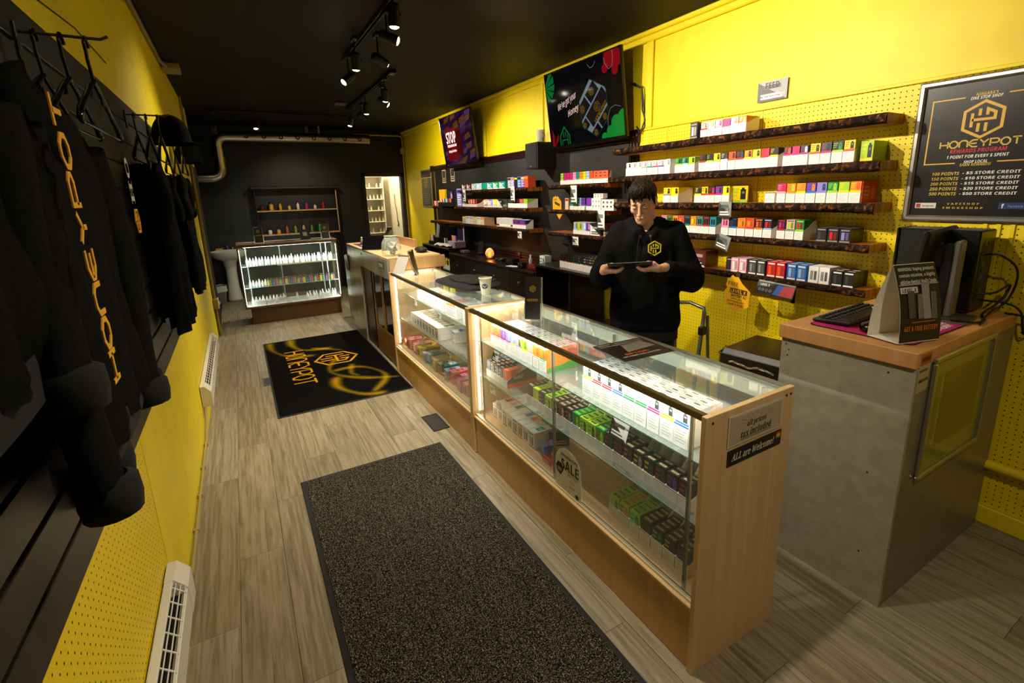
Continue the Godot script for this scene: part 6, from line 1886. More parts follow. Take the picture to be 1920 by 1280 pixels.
	for k in 6:
		carton(Vector3(XF + 0.14, 0.7705, -4.02 + 0.105 * k), -PI / 2.0, 0.1, 0.075, 0.2, 0.0, "wc" + "kckckc"[k], "white and pale blue carton, %s from left %s" % [ORD[k], p], "", "lines")
	carton(Vector3(XF + 0.13, 0.7705, -3.26), -PI / 2.0 + 0.05, 0.19, 0.11, 0.2, 0.0, "wso", "dark-lidded carton with pictures %s" % p, "", "lines")
	carton(Vector3(XF + 0.12, 0.7705, -2.87), -PI / 2.0, 0.29, 0.125, 0.24, 0.0, "wsl", "large pale green carton nearest the cup %s" % p, "", "lines")
	for k in 2:
		carton(Vector3(XF + 0.36, 0.7705, -3.98 + 0.16 * k), -PI / 2.0 - 0.25, 0.13, 0.15, 0.03, 0.0, "ylo", ["bright yellow upright pack, farther one", "bright yellow upright pack, nearer one"][k] + " on the upper shelf", "", "stripes")
	p = "on second showcase's lower shelf"
	for k in 9:
		carton(Vector3(XF + 0.09, 0.5405, -4.1 + 0.075 * k), -PI / 2.0, 0.072, 0.1, 0.22, 0.0, "wa" + ("g" if k == 8 else "e"), "white and grey carton, %s from left %s" % [ORD[k], p], "", "pod")
	carton(Vector3(XF + 0.18, 0.5405, -3.37), -PI / 2.0 - 0.15, 0.1, 0.085, 0.16, 0.0, "wsb", "lone grey carton at the end %s" % p, "", "lines")
	p = "on second showcase's floor"
	var fl2 := ["rdw", "kdr", "rdb", "kwb", "ydl", "ycs", "ccw", "cwb", "esw", "ewl", "ekn", "tdw", "ckr", "kmr", "rnk", "mks", "kpv", "kmv", "vku"]
	for k in fl2.size():
		var c: String = fl2[k]
		carton(Vector3(XF + 0.075 + 0.01 * (k % 3), 0.2645, -4.32 + 0.084 * k), -PI / 2.0 + 0.1 * (float(k % 3) - 1.0) * 0.5, 0.078, 0.085 + 0.012 * (k % 2), 0.12 + 0.03 * (k % 2), 0.0, c, "%s carton, %s from left %s" % [HUE[c[0]], ORD[k], p], "", "pod" if k % 2 == 0 else "stripes")
	for k in 5:
		sign_card("price_tag", "clipped price tag, %s from the left on the second showcase's shelves" % ORD[k], "sign", Vector3(XF + [0.115, 0.066, 0.115, 0.066, 0.115][k], [0.735, 0.5, 0.735, 0.5, 0.735][k], -4.05 + 0.29 * k), 0.07, 0.05, cell("slash", "w", "d", "w"))


# ---------------------------------------------------------------- counters and the things on them
func build_counter() -> void:
	var steel := tri_mat("greylam", noise_tex("greylamtex", 128, 0.03, [[0.0, "77736a"], [1.0, "8f8a7e"]], 6.0, 3, 71), Vector3(1.5, 1.5, 1.5), 0.22, "ffffff", 0.6)
	# till counter behind the second showcase
	var t := thing("till_counter", "maple and grey counter with a drawer, standing between the showcases", "counter", Vector3(1.535, 0, -5.4))
	put(t, "front_panel", blk(Vector3(0.0, 0.0, -0.93), Vector3(0.02, 1.08, -0.262), 0.002), steel)
	var dw := put(t, "drawer_front", blk(Vector3(-0.005, 0.9, -0.258), Vector3(0.02, 1.085, 0.95), 0.003), steel)
	put(t, "top_board", blk(Vector3(0.0, 1.085, -0.93), Vector3(0.52, 1.1, 0.95), 0.003), maple())
	put(t, "near_end_panel", blk(Vector3(0.021, 0.0, 0.93), Vector3(0.52, 1.0845, 0.95), 0.002), maple())
	put(t, "far_end_panel", blk(Vector3(0.021, 0.0, -0.93), Vector3(0.52, 1.0845, -0.91), 0.002), maple())
	put(dw, "drawer_handle", mb().span(Vector3(-0.013, 0.985, 0.68), Vector3(-0.0055, 1.045, 0.84), 0.003).mesh(), mat("4c5250", 0.25, 0.7))
	put(dw, "handle_label", mb().span(Vector3(-0.0155, 0.998, 0.7), Vector3(-0.013, 1.032, 0.82), 0.001).mesh(), mat("9aa09a", 0.3))
	put(dw, "drawer_lock", mb().at(Vector3(-0.005, 1.05, -0.1), Basis(Vector3.BACK, PI / 2.0)).lathe([Vector2(0.014, 0.0), Vector2(0.014, 0.004), Vector2(0.011, 0.007), Vector2(0, 0.007)], 14).mesh(), mat("9a8f70", 0.3, 0.8))
	put(t, "recess_panel", blk(Vector3(0.03, 0.0, -0.26), Vector3(0.045, 0.899, 0.1), 0.002), mat("2a170e", 0.35))
	for k in 2:
		var z0: float = [0.17, 0.55][k]
		var z1: float = [0.545, 0.925][k]
		var df := put(t, "door_frame", mb().span(Vector3(0.028, 0.02, z0), Vector3(0.045, 0.3, z1), 0.002).span(Vector3(0.028, 0.3, z0), Vector3(0.045, 0.898, z0 + 0.03), 0.002).span(Vector3(0.028, 0.3, z1 - 0.03), Vector3(0.045, 0.898, z1), 0.002).span(Vector3(0.028, 0.875, z0 + 0.03), Vector3(0.045, 0.898, z1 - 0.03), 0.002).mesh(), mat("7c5630", 0.4))
		put(df, "door_glass", blk(Vector3(0.034, 0.3, z0 + 0.03), Vector3(0.038, 0.875, z1 - 0.03), 0.0), mat("0d0d0c", 0.08))
		put(df, "gold_bead", mb().span(Vector3(0.0265, 0.3, z0 + 0.03), Vector3(0.0285, 0.875, z0 + 0.038), 0.0).span(Vector3(0.0265, 0.3, z1 - 0.038), Vector3(0.0285, 0.875, z1 - 0.03), 0.0).span(Vector3(0.0265, 0.3, z0 + 0.038), Vector3(0.0285, 0.308, z1 - 0.038), 0.0).mesh(), mat("c09848", 0.35, 0.6))
	put(t, "rear_upstand", blk(Vector3(0.5, 1.1005, -0.5), Vector3(0.52, 1.19, 0.25), 0.002), maple_dark())
	put(t, "cross_panel", blk(Vector3(0.1, 0.975, 0.951), Vector3(0.56, 1.09, 0.968), 0.002), maple_dark())
	# short link panel between the counter and the back showcase
	var lk := thing("link_panel", "grey laminate panel closing the gap beside the back showcase", "panel", Vector3(1.62, 0, -6.7))
	put(lk, "panel", blk(Vector3(0.0, 0.0, -0.36), Vector3(0.02, 0.88, 0.36), 0.002), steel)
	put(lk, "edge_post", blk(Vector3(-0.004, 0.0, 0.335), Vector3(0.024, 0.9, 0.365), 0.002), mat("2a2018", 0.4))
	var dsk := thing("round_plaque", "dark oval plaque hanging at the far corner of the till counter", "plaque", Vector3(1.53, 0.86, -6.34), -PI / 2.0)
	put(dsk, "disc", mb().at(Vector3(0, 0, 0.0), Basis(Vector3.RIGHT, PI / 2.0)).lathe([Vector2(0, 0.0), Vector2(0.1, 0.0), Vector2(0.104, 0.006), Vector2(0.1, 0.012), Vector2(0, 0.012)], 30).mesh(), mat("26282a", 0.3))
	put(dsk, "rim", mb().at(Vector3(0, 0, 0.0), Basis(Vector3.RIGHT, PI / 2.0)).lathe([Vector2(0.09, 0.012), Vector2(0.098, 0.016), Vector2(0.104, 0.012)], 30).mesh(), mat("6a6c6a", 0.3, 0.6))
	# things on the till counter
	var y := 1.1005
	var cm := thing("counter_mat", "colourful red, blue and yellow counter mat at the till's far end", "counter mat", Vector3(1.77, y, -5.85))
	put(cm, "mat", blk(Vector3(-0.19, 0, -0.3), Vector3(0.19, 0.003, 0.3), 0.0), mat("23307a", 0.4))
	for q in [[-0.1, -0.24, 0.16, 0.1, "b01824"], [0.1, -0.2, 0.15, 0.18, "d8c818"], [-0.05, 0.02, 0.24, 0.08, "c8c8d0"], [-0.05, 0.17, 0.25, 0.14, "2a50b8"], [0.12, 0.1, 0.1, 0.1, "5a2a6a"]]:
		put(cm, "colour_patch", mb().box(Vector3(q[0], 0.0036, q[1]), Vector3(q[2], 0.001, q[3])).mesh(), mat(q[4], 0.45))
	bottle(Vector3(1.66, y + 0.0045, -6.02), 0.018, 0.085, "plain", "b09058", "e8e2d0", "Small amber bottle with a pale cap on the colourful counter mat", "")
	var tb := thing("tablet_stand", "black tablet on a stand leaning back on the till counter", "tablet", Vector3(1.63, y, -5.3), -0.5)
	put(tb, "screen_slab", mb().at(Vector3(0, 0.075, 0), Basis(Vector3.RIGHT, -0.6)).cbox(Vector3.ZERO, Vector3(0.24, 0.17, 0.009), 0.003).mesh(), mat("0c0c0e", 0.15))
	put(tb, "prop", mb().at(Vector3(0, 0.05, -0.07), Basis(Vector3.RIGHT, 0.5)).cbox(Vector3.ZERO, Vector3(0.08, 0.11, 0.006), 0.002).mesh(), mat("101010", 0.4))
	put(tb, "base", mb().cbox(Vector3(0, 0.004, -0.03), Vector3(0.14, 0.007, 0.14), 0.002).mesh(), mat("0e0e0e", 0.4))
	var mk := thing("card_terminal_arm", "black jointed arm with a clamp rising from the till counter", "arm", Vector3(1.72, y, -5.15))
	put(mk, "foot", mb().lathe([Vector2(0, 0), Vector2(0.045, 0), Vector2(0.045, 0.01), Vector2(0.01, 0.02), Vector2(0, 0.02)], 18).mesh(), mat("0a0a0a", 0.4))
	put(mk, "arm", mb().tube([Vector3(0, 0.02, 0), Vector3(0.0, 0.07, 0.02), Vector3(0.03, 0.12, 0.0), Vector3(0.02, 0.17, -0.02), Vector3(0.05, 0.22, -0.02)], [0.012, 0.014, 0.02, 0.014, 0.018], 10).mesh(), mat("0a0a0a", 0.35))
	put(mk, "clamp", mb().cbox(Vector3(0.055, 0.225, -0.02), Vector3(0.05, 0.035, 0.03), 0.006).cbox(Vector3(0.0, 0.11, 0.02), Vector3(0.05, 0.03, 0.04), 0.006).mesh(), mat("0b0b0b", 0.35))
	var jar := thing("glass_jar", "round clear glass jar with crumpled notes on the till counter", "jar", Vector3(1.63, y, -4.62))
	var gl := glass("jar", 0.22)
	put(jar, "jar", mb().lathe([Vector2(0, 0.003), Vector2(0.07, 0.003), Vector2(0.088, 0.02), Vector2(0.092, 0.08), Vector2(0.085, 0.13), Vector2(0.06, 0.17), Vector2(0.055, 0.185), Vector2(0.06, 0.19)], 28).mesh(), gl)
	put(jar, "rim", mb().lathe([Vector2(0.054, 0.184), Vector2(0.061, 0.185), Vector2(0.062, 0.192), Vector2(0.056, 0.194)], 28).mesh(), mat("cfc9b0", 0.15))
	for q in 5:
		var rr := RandomNumberGenerator.new()
		rr.seed = 40 + q
		put(jar, "crumpled_note", mb().at(Vector3(rr.randf_range(-0.035, 0.035), 0.03 + 0.025 * q, rr.randf_range(-0.035, 0.035)), Basis.from_euler(Vector3(rr.randf() * 3, rr.randf() * 3, rr.randf() * 3))).grid(6, 6, func(u: float, v: float) -> Vector3: return Vector3((u - 0.5) * 0.075, 0.012 * sin(u * 9.0) * cos(v * 8.0), (v - 0.5) * 0.055)).mesh(), mat(["8c8468", "a09878", "6f6a58", "b4aa8c", "7a7460"][q], 0.7))
	var bag := single("black_bag", "black bag lying behind the till counter's cross panel", "bag", mb().grid(26, 10, func(u: float, v: float) -> Vector3:
		var lat := v * PI
		return Vector3(0.06 * cos(-u * TAU) * sin(lat), 0.028 - 0.028 * cos(lat), 0.1 * sin(-u * TAU) * sin(lat) * (1.0 + 0.08 * sin(u * 31.0))), true).mesh(), mat("0a0a0a", 0.6), Vector3(1.95, y, -4.7))
	build_desk()
	build_wall_furniture()


func build_desk() -> void:
	var top := 1.066
	var x0 := 2.37
	var x1 := 3.34
	var z0 := -1.19
	var z1 := -0.686
	var gr := tri_mat("concrete", noise_tex("concretetex", 256, 0.03, [[0.0, "8e8876"], [0.5, "999280"], [1.0, "a39c89"]], 1.0, 5, 81), Vector3(1.6, 1.6, 1.6), 0.5)
	var t := thing("checkout_desk", "tall concrete-grey checkout desk with a maple-edged top at the right", "desk", Vector3((x0 + x1) / 2, 0, (z0 + z1) / 2))
	var hx := (x1 - x0) / 2.0
	var hz := (z1 - z0) / 2.0
	put(t, "left_panel", blk(Vector3(-hx + 0.012, 0, -hz + 0.01), Vector3(-hx + 0.03, top - 0.06, hz - 0.0005), 0.001), gr)
	put(t, "front_panel", blk(Vector3(-hx + 0.0305, 0, hz - 0.02), Vector3(hx, top - 0.06, hz - 0.001), 0.001), tri_mat("concrete2", noise_tex("concretetex", 256, 0.03, [[0.0, "857f6e"], [1.0, "aca590"]]), Vector3(1.6, 1.6, 1.6), 0.32, "c9c4b8"))
	put(t, "back_panel", blk(Vector3(-hx + 0.0305, 0, -hz + 0.01), Vector3(hx, top - 0.06, -hz + 0.028), 0.001), gr)
	put(t, "right_panel", blk(Vector3(hx - 0.018, 0, -hz + 0.0285), Vector3(hx, top - 0.06, hz - 0.0205), 0.001), gr)
	put(t, "top_board", blk(Vector3(-hx, top - 0.0595, -hz), Vector3(hx, top, hz), 0.003), tri_mat("beechtop", noise_tex("maple", 256, 0.05, [[0.0, "b98548"], [1.0, "dcab6c"]]), Vector3(0.8, 2.2, 2.2), 0.4, "f2cfa4"))
	for q in [[0.03, 0.98], [0.045, 0.955], [0.04, 0.93], [0.42, 0.97], [0.4, 0.55], [0.41, 0.2]]:
		put(t, "screw", mb().at(Vector3(-hx + 0.012, q[1], -hz + q[0]), Basis(Vector3.BACK, PI / 2.0)).lathe([Vector2(0.004, 0.0), Vector2(0.003, 0.0015), Vector2(0, 0.0015)], 8).mesh(), mat("2c281e", 0.5))
	# snap frame on the front
	var sf := thing("snap_frame", "aluminium snap frame reflecting yellow on the checkout desk's front", "picture frame", Vector3(2.79, 0.775, z1 + 0.0005))
	var w := 0.58
	var h := 0.5
	var al := mat("a9a995", 0.3, 0.85)
	for k in 4:
		var a := [Vector3(-w / 2, -h / 2, 0), Vector3(-w / 2, h / 2 - 0.022, 0), Vector3(-w / 2, -h / 2 + 0.022, 0), Vector3(w / 2 - 0.022, -h / 2 + 0.022, 0)]
		var b := [Vector3(w / 2, -h / 2 + 0.022, 0.014), Vector3(w / 2, h / 2, 0.014), Vector3(-w / 2 + 0.022, h / 2 - 0.022, 0.014), Vector3(w / 2, h / 2 - 0.022, 0.014)]
		put(sf, "frame_rail", blk(a[k], b[k], 0.005), al)
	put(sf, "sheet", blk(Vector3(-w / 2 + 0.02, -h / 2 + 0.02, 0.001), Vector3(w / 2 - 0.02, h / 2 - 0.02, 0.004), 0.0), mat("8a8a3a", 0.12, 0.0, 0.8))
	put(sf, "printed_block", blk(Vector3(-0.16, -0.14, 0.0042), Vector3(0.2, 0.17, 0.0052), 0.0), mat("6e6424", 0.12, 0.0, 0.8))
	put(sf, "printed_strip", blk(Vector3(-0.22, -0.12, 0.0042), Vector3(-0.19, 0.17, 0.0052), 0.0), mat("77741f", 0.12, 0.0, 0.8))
	var wn := thing("warning_sticker", "small WARNING camera sticker on the checkout desk's front corner", "sticker", Vector3(2.44, 0.985, z1 + 0.0003))
	put(wn, "paper", blk(Vector3(-0.045, -0.075, 0), Vector3(0.045, 0.075, 0.001), 0.0), mat("a89a68", 0.5))
	put(wn, "orange_bar", blk(Vector3(-0.042, 0.03, 0.001), Vector3(0.042, 0.072, 0.0016), 0.0), mat("b0562a", 0.5))
	lettering(wn, "WARNING", 0.018, 0.072, Vector3(0, 0.051, 0.0016), Basis(), mat("3a1c10", 0.5))
	lettering(wn, "Security", 0.017, 0.06, Vector3(-0.008, 0.008, 0.001), Basis(), mat("2a2416", 0.5))
	lettering(wn, "Cameras in Use", 0.017, 0.078, Vector3(0.0, -0.028, 0.001), Basis(), mat("2a2416", 0.5))
	# desk mat, keyboard, mouse
	var ty := top + 0.0005
	var mp := thing("desk_mat", "magenta printed desk mat with white lettering on the checkout desk", "desk mat", Vector3(2.7, ty, -0.925))
	var o := PackedVector2Array()
	for k in 4:
		for q in 5:
			var an := PI / 2.0 * k + PI / 2.0 * q / 4.0
			var cx: float = [0.22, -0.22, -0.22, 0.22][k]
			var cy: float = [0.16, 0.16, -0.16, -0.16][k]
			o.append(Vector2(cx + cos(an) * 0.03, cy + sin(an) * 0.03))
	var fl := Basis(Vector3.RIGHT, -PI / 2.0)
	# the mat's length runs along x here, its near right part carries the print
	put(mp, "rubber", mb().at(Vector3.ZERO, fl).prism(o, 0.0, 0.0035).mesh(), mat("0d0a0c", 0.7))
	var o2 := PackedVector2Array()
	for p in o:
		o2.append(p * Vector2(0.985, 0.98))
	put(mp, "magenta_face", mb().at(Vector3.ZERO, fl).prism(o2, 0.0035, 0.004).mesh(), mat("b01060", 0.6))
	for k in 4:
		lettering(mp, ["IMPORTANT", "NOTICE TO ALL", "PLEASE HAVE", "ID READY"][k], 0.026, [0.17, 0.2, 0.18, 0.14][k], Vector3(0.1, 0.0042, 0.06 + 0.032 * k), fl, mat("e2dcd4", 0.6))
	put(mp, "white_strip", mb().box(Vector3(0.14, 0.0043, 0.02), Vector3(0.2, 0.0006, 0.035)).mesh(), mat("c9c7be", 0.6))
	put(mp, "picture_patch", mb().box(Vector3(-0.15, 0.0043, 0.08), Vector3(0.12, 0.0006, 0.1)).mesh(), mat("2a2220", 0.5))
	put(mp, "picture_light", mb().box(Vector3(-0.14, 0.0047, 0.12), Vector3(0.1, 0.0006, 0.03)).mesh(), mat("8a9470", 0.5))
	var ms := thing("mouse", "black computer mouse on the magenta desk mat", "mouse", Vector3(2.535, ty + 0.0043, -0.92), 0.5)
	put(ms, "shell", mb().grid(24, 10, func(u: float, v: float) -> Vector3:
		var lat := v * PI / 2.0
		var c := cos(-u * TAU)
		var s := sin(-u * TAU)
		return Vector3(0.056 * c * cos(lat), 0.008 + 0.029 * sin(lat) * (1.0 - 0.25 * c), 0.031 * s * cos(lat)), true).mesh(), mat("0b0b0c", 0.2))
	put(ms, "base", mb().lathe([Vector2(0.0, 0.0), Vector2(0.05, 0.0), Vector2(0.055, 0.008)], 20).mesh(), mat("141414", 0.4), Vector3.ZERO, Basis().scaled(Vector3(1, 1, 0.56)))
	put(ms, "wheel", mb().at(Vector3(-0.03, 0.03, 0), Basis(Vector3.RIGHT, PI / 2.0)).lathe([Vector2(0, -0.004), Vector2(0.008, -0.004), Vector2(0.008, 0.004), Vector2(0, 0.004)], 14).mesh(), mat("2c2c2e", 0.5))
	var kb := thing("keyboard", "black keyboard at the back edge of the checkout desk", "keyboard", Vector3(2.72, ty + 0.0042, -1.06), 0.06)
	var kcase := put(kb, "case", mb().at(Vector3.ZERO, Basis(Vector3.RIGHT, -0.06)).cbox(Vector3(0, 0.012, 0), Vector3(0.44, 0.014, 0.15), 0.004).mesh(), mat("101012", 0.35))
	for r in 5:
		for q in 15:
			put(kcase, "key", key_mesh(), mat("17171a", 0.4), Vector3(-0.195 + 0.0275 * q, 0.0195 - 0.0 + (r - 2) * -0.0016, -0.05 + 0.024 * r))
	# tent card
	var tc := thing("tent_card", "tall folded tent card with a dark warning print on the desk", "tent card", Vector3(2.53, ty + 0.0043, -0.8), -0.28)
	var wh := mat("d8d4c6", 0.55)
	var hh := 0.285
	var bend := func(s: float, v: float) -> float: return s * 0.062 * (1.0 - v) * (1.0 - 0.0 * v) + s * 0.016 * sin(v * PI)
	for s: float in [-1.0, 1.0]:
		put(tc, "leaf", mb().grid(2, 14, func(u: float, v: float) -> Vector3: return Vector3((u - 0.5) * 0.195 * s, v * hh, bend.call(s, v))).mesh(), wh)
	put(tc, "foot_fold", mb().box(Vector3(0, 0.001, 0), Vector3(0.195, 0.0016, 0.12)).mesh(), wh)
	put(tc, "printed_face", mb().grid(2, 14, func(u: float, v: float) -> Vector3: return Vector3((u - 0.5) * 0.193, lerpf(0.004, hh - 0.002, v), bend.call(1.0, lerpf(0.014, 0.993, v)) + 0.0012)).mesh(), mat("221d18", 0.35))
	var face := func(v: float) -> Vector3: return Vector3(0, v * hh, bend.call(1.0, v) + 0.003)
	var tilt := func(v: float) -> Basis:
		var d: float = (bend.call(1.0, v + 0.02) - bend.call(1.0, v - 0.02)) / (0.04 * hh)
		return Basis(Vector3.RIGHT, atan(d))
	var pw := mat("c9c5ba", 0.5)
	for k in 3:
		lettering(tc, ["WARNING: Vaping products", "contain nicotine, a highly", "addictive chemical. Health Canada"][k], 0.017, 0.17, face.call(0.93 - 0.075 * k), tilt.call(0.9 - 0.07 * k), pw)
	put(tc, "rule", mb().box(Vector3.ZERO, Vector3(0.185, 0.002, 0.001)).mesh(), pw, face.call(0.745), tilt.call(0.745))
	put(tc, "name_plate", mb().box(Vector3(-0.05, 0, 0), Vector3(0.08, 0.022, 0.001)).mesh(), pw, face.call(0.68), tilt.call(0.68))
	lettering(tc, "LEVEL X", 0.014, 0.066, face.call(0.68) + Vector3(-0.05, 0, 0.001), tilt.call(0.68), mat("14110e", 0.5))
	for q in [[-0.045, 0.5, 0.03, 0.1, "4a463f"], [-0.005, 0.47, 0.022, 0.09, "6e6a60"], [0.025, 0.53, 0.035, 0.13, "8a867c"], [0.06, 0.47, 0.026, 0.1, "5f5b54"], [0.02, 0.36, 0.06, 0.03, "57534c"]]:
		put(tc, "pictured_device", mb().cbox(Vector3(q[0], 0, 0), Vector3(q[2], q[3], 0.0016), 0.0007).mesh(), mat(q[4], 0.4), face.call(q[1]), tilt.call(q[1]))
	put(tc, "orange_line", mb().box(Vector3(0.01, 0, 0), Vector3(0.11, 0.004, 0.001)).mesh(), mat("b8561c", 0.5), face.call(0.27), tilt.call(0.27))
	lettering(tc, "GET A FREE BATTERY", 0.018, 0.16, face.call(0.19), tilt.call(0.19), mat("c8701c", 0.5))
	# computer: monitor seen from behind, tower, cables
	var mo := thing("monitor", "black monitor seen from behind on a silver stand, checkout desk", "monitor", Vector3(3.02, ty, -0.86), 0.12)
	put(mo, "back_shell", mb().at(Vector3(0.02, 0.235, -0.06), Basis(Vector3.RIGHT, 0.12)).cbox(Vector3.ZERO, Vector3(0.44, 0.3, 0.03), 0.01).mesh(), mat("1a1913", 0.3))
	put(mo, "screen", mb().at(Vector3(0.02, 0.235, -0.06), Basis(Vector3.RIGHT, 0.12)).box(Vector3(0, 0, -0.0158), Vector3(0.41, 0.265, 0.001)).mesh(), mat("08080a", 0.1))
	var mbz := Basis(Vector3.RIGHT, 0.12)
	put(mo, "round_badge", mb().at(Vector3(0.02, 0.235, -0.06) + mbz * Vector3(-0.0, 0.06, 0.0152), mbz * Basis(Vector3.RIGHT, PI / 2.0)).lathe([Vector2(0.024, 0.0), Vector2(0.026, 0.0015), Vector2(0.029, 0.0015), Vector2(0.031, 0.0)], 24).mesh(), mat("8a7a3a", 0.4, 0.5))
	lettering(mo, "D\u2215LL", 0.012, 0.03, Vector3(0.02, 0.235, -0.06) + mbz * Vector3(0, 0.06, 0.0156), mbz, mat("8a7a3a", 0.4))
	put(mo, "stand_column", mb().span(Vector3(-0.05, 0.01, 0.02), Vector3(0.04, 0.335, 0.045), 0.006).mesh(), mat("8d8d84", 0.35, 0.6))
	put(mo, "column_spine", mb().span(Vector3(-0.03, 0.02, -0.02), Vector3(0.02, 0.32, 0.0195), 0.004).mesh(), mat("121212", 0.4))
	put(mo, "tilt_head", mb().cbox(Vector3(0.0, 0.27, -0.03), Vector3(0.09, 0.09, 0.04), 0.006).mesh(), mat("121212", 0.4))
	put(mo, "foot", mb().at(Vector3(-0.03, 0.006, 0.02)).cbox(Vector3.ZERO, Vector3(0.2, 0.011, 0.19), 0.004).mesh(), mat("5a594e", 0.35, 0.5))
	var pc := thing("computer_tower", "black computer tower with ports on its end, behind the monitor", "computer", Vector3(3.22, ty, -0.95), -PI / 2.0)
	put(pc, "case", mb().cbox(Vector3(0, 0.19, 0), Vector3(0.3, 0.36, 0.175), 0.006).mesh(), mat("100f0e", 0.35))
	put(pc, "front_bezel", mb().cbox(Vector3(-0.155, 0.19, 0), Vector3(0.014, 0.365, 0.18), 0.005).mesh(), mat("0b0b0b", 0.25))
	put(pc, "port_plate", mb().box(Vector3(0.151, 0.15, 0.02), Vector3(0.002, 0.2, 0.06)).mesh(), mat("3b3c3a", 0.4, 0.6))
	for q in 6:
		put(pc, "port", mb().box(Vector3(0.1525, 0.08 + 0.028 * q, 0.02), Vector3(0.003, 0.016, 0.03)).mesh(), mat(["1c2a4a", "101010", "101010", "2a4a8a", "101010", "3a5a3a"][q], 0.4))
	put(pc, "fan_grille", mb().at(Vector3(0.151, 0.29, 0.01), Basis(Vector3.BACK, -PI / 2.0)).lathe([Vector2(0.03, 0), Vector2(0.034, 0.003), Vector2(0.038, 0)], 20).lathe([Vector2(0.012, 0), Vector2(0.015, 0.003), Vector2(0.018, 0)], 16).mesh(), mat("4a4a48", 0.4, 0.6))
	put(pc, "spec_label", mb().box(Vector3(0.06, 0.17, 0.0881), Vector3(0.09, 0.11, 0.001)).mesh(), mat("7f8f8c", 0.5))
	for q in 3:
		put(pc, "foot", blk(Vector3(-0.12 + 0.105 * q, 0, -0.06), Vector3(-0.09 + 0.105 * q, 0.0105, 0.06), 0.002), mat("0a0a0a", 0.6))
	var blackm := mat("0a0a0a", 0.45)
	var cs := [[Vector3(3.2, 1.33, -0.797), Vector3(3.2, 1.33, -0.74), Vector3(3.27, 1.26, -0.7), Vector3(3.27, 1.14, -0.71), Vector3(3.2, 1.085, -0.74), Vector3(3.1, 1.075, -0.73), Vector3(2.98, 1.0745, -0.72), Vector3(2.9, 1.085, -0.78)],
		[Vector3(3.17, 1.16, -0.797), Vector3(3.2, 1.17, -0.74), Vector3(3.27, 1.2, -0.715), Vector3(3.25, 1.13, -0.73), Vector3(3.16, 1.08, -0.755), Vector3(3.05, 1.0745, -0.715), Vector3(2.95, 1.0745, -0.7)],
		[Vector3(3.25, 1.12, -0.797), Vector3(3.3, 1.11, -0.72), Vector3(3.31, 1.08, -0.675), Vector3(3.31, 1.02, -0.66), Vector3(3.32, 0.98, -0.65), Vector3(3.33, 1.02, -0.63), Vector3(3.31, 1.06, -0.66), Vector3(3.26, 1.0745, -0.71)]]
	for k in 3:
		var cv := Curve3D.new()
		for q in cs[k].size():
			var tg: Vector3 = (cs[k][mini(q + 1, cs[k].size() - 1)] - cs[k][maxi(q - 1, 0)]) / 5.0
			cv.add_point(cs[k][q] - Vector3(3.3, 1.066, -0.9), -tg, tg)
		var c := thing("power_cable", ["black power cable looping high behind the computer tower", "black cable coiled on the desk behind the monitor", "black cable hanging over the desk's right edge"][k], "cable", Vector3(3.3, 1.066, -0.9))
		put(c, "cable", mb().tube(Array(cv.tessellate(4, 6)), 0.0045, 8).mesh(), blackm)
	var cr := thing("crumpled_tissue", "small crumpled white paper between the tent card and monitor", "paper", Vector3(2.86, ty + 0.0043, -1.0))
	put(cr, "paper", mb().grid(16, 8, func(u: float, v: float) -> Vector3:
		var lat := v * PI
		var r := 0.045 * (1.0 + 0.3 * sin(u * 19.0 + v * 7.0))
		return Vector3(r * cos(-u * TAU) * sin(lat), 0.022 - 0.02 * cos(lat), r * sin(-u * TAU) * sin(lat)), true).mesh(), mat("d6d2c6", 0.7))
	# brown leather cube by the wall
	var ot := thing("leather_ottoman", "dark brown leather box standing by the right wall below the shelves", "ottoman", Vector3(2.98, 0, -1.6), 0.12)
	put(ot, "cushion", mb().cbox(Vector3(0, 0.385, 0), Vector3(0.42, 0.69, 0.4), 0.025).mesh(), tri_mat("leather", noise_tex("leathertex", 128, 0.06, [[0.0, "0f0805"], [1.0, "20120c"]], 1.0, 4, 91), Vector3(3, 3, 3), 0.3, "ffffff", 0.6))
	put(ot, "seam", mb().cbox(Vector3(0, 0.7, 0), Vector3(0.425, 0.008, 0.405), 0.003).mesh(), mat("140a06", 0.5))
	put(ot, "crumpled_strip", mb().grid(14, 5, func(u: float, v: float) -> Vector3: return Vector3(-0.2115 - 0.006 * sin(u * 23.0) * sin(v * PI) - 0.003, 0.66 + 0.014 * (v - 0.5) + 0.006 * sin(u * 11.0), (u - 0.5) * 0.26)).mesh(), mat("8a7a60", 0.35))
	for s in [[-1, -1], [-1, 1], [1, -1], [1, 1]]:
		put(ot, "leg", blk(Vector3(s[0] * 0.17 - 0.02, 0, s[1] * 0.16 - 0.02), Vector3(s[0] * 0.17 + 0.02, 0.045, s[1] * 0.16 + 0.02), 0.003), mat("140c08", 0.4))


func key_mesh() -> ArrayMesh:
	if not meshes.has("key"):
		meshes["key"] = mb().cbox(Vector3.ZERO, Vector3(0.017, 0.007, 0.017), 0.003).mesh()
	return meshes["key"]


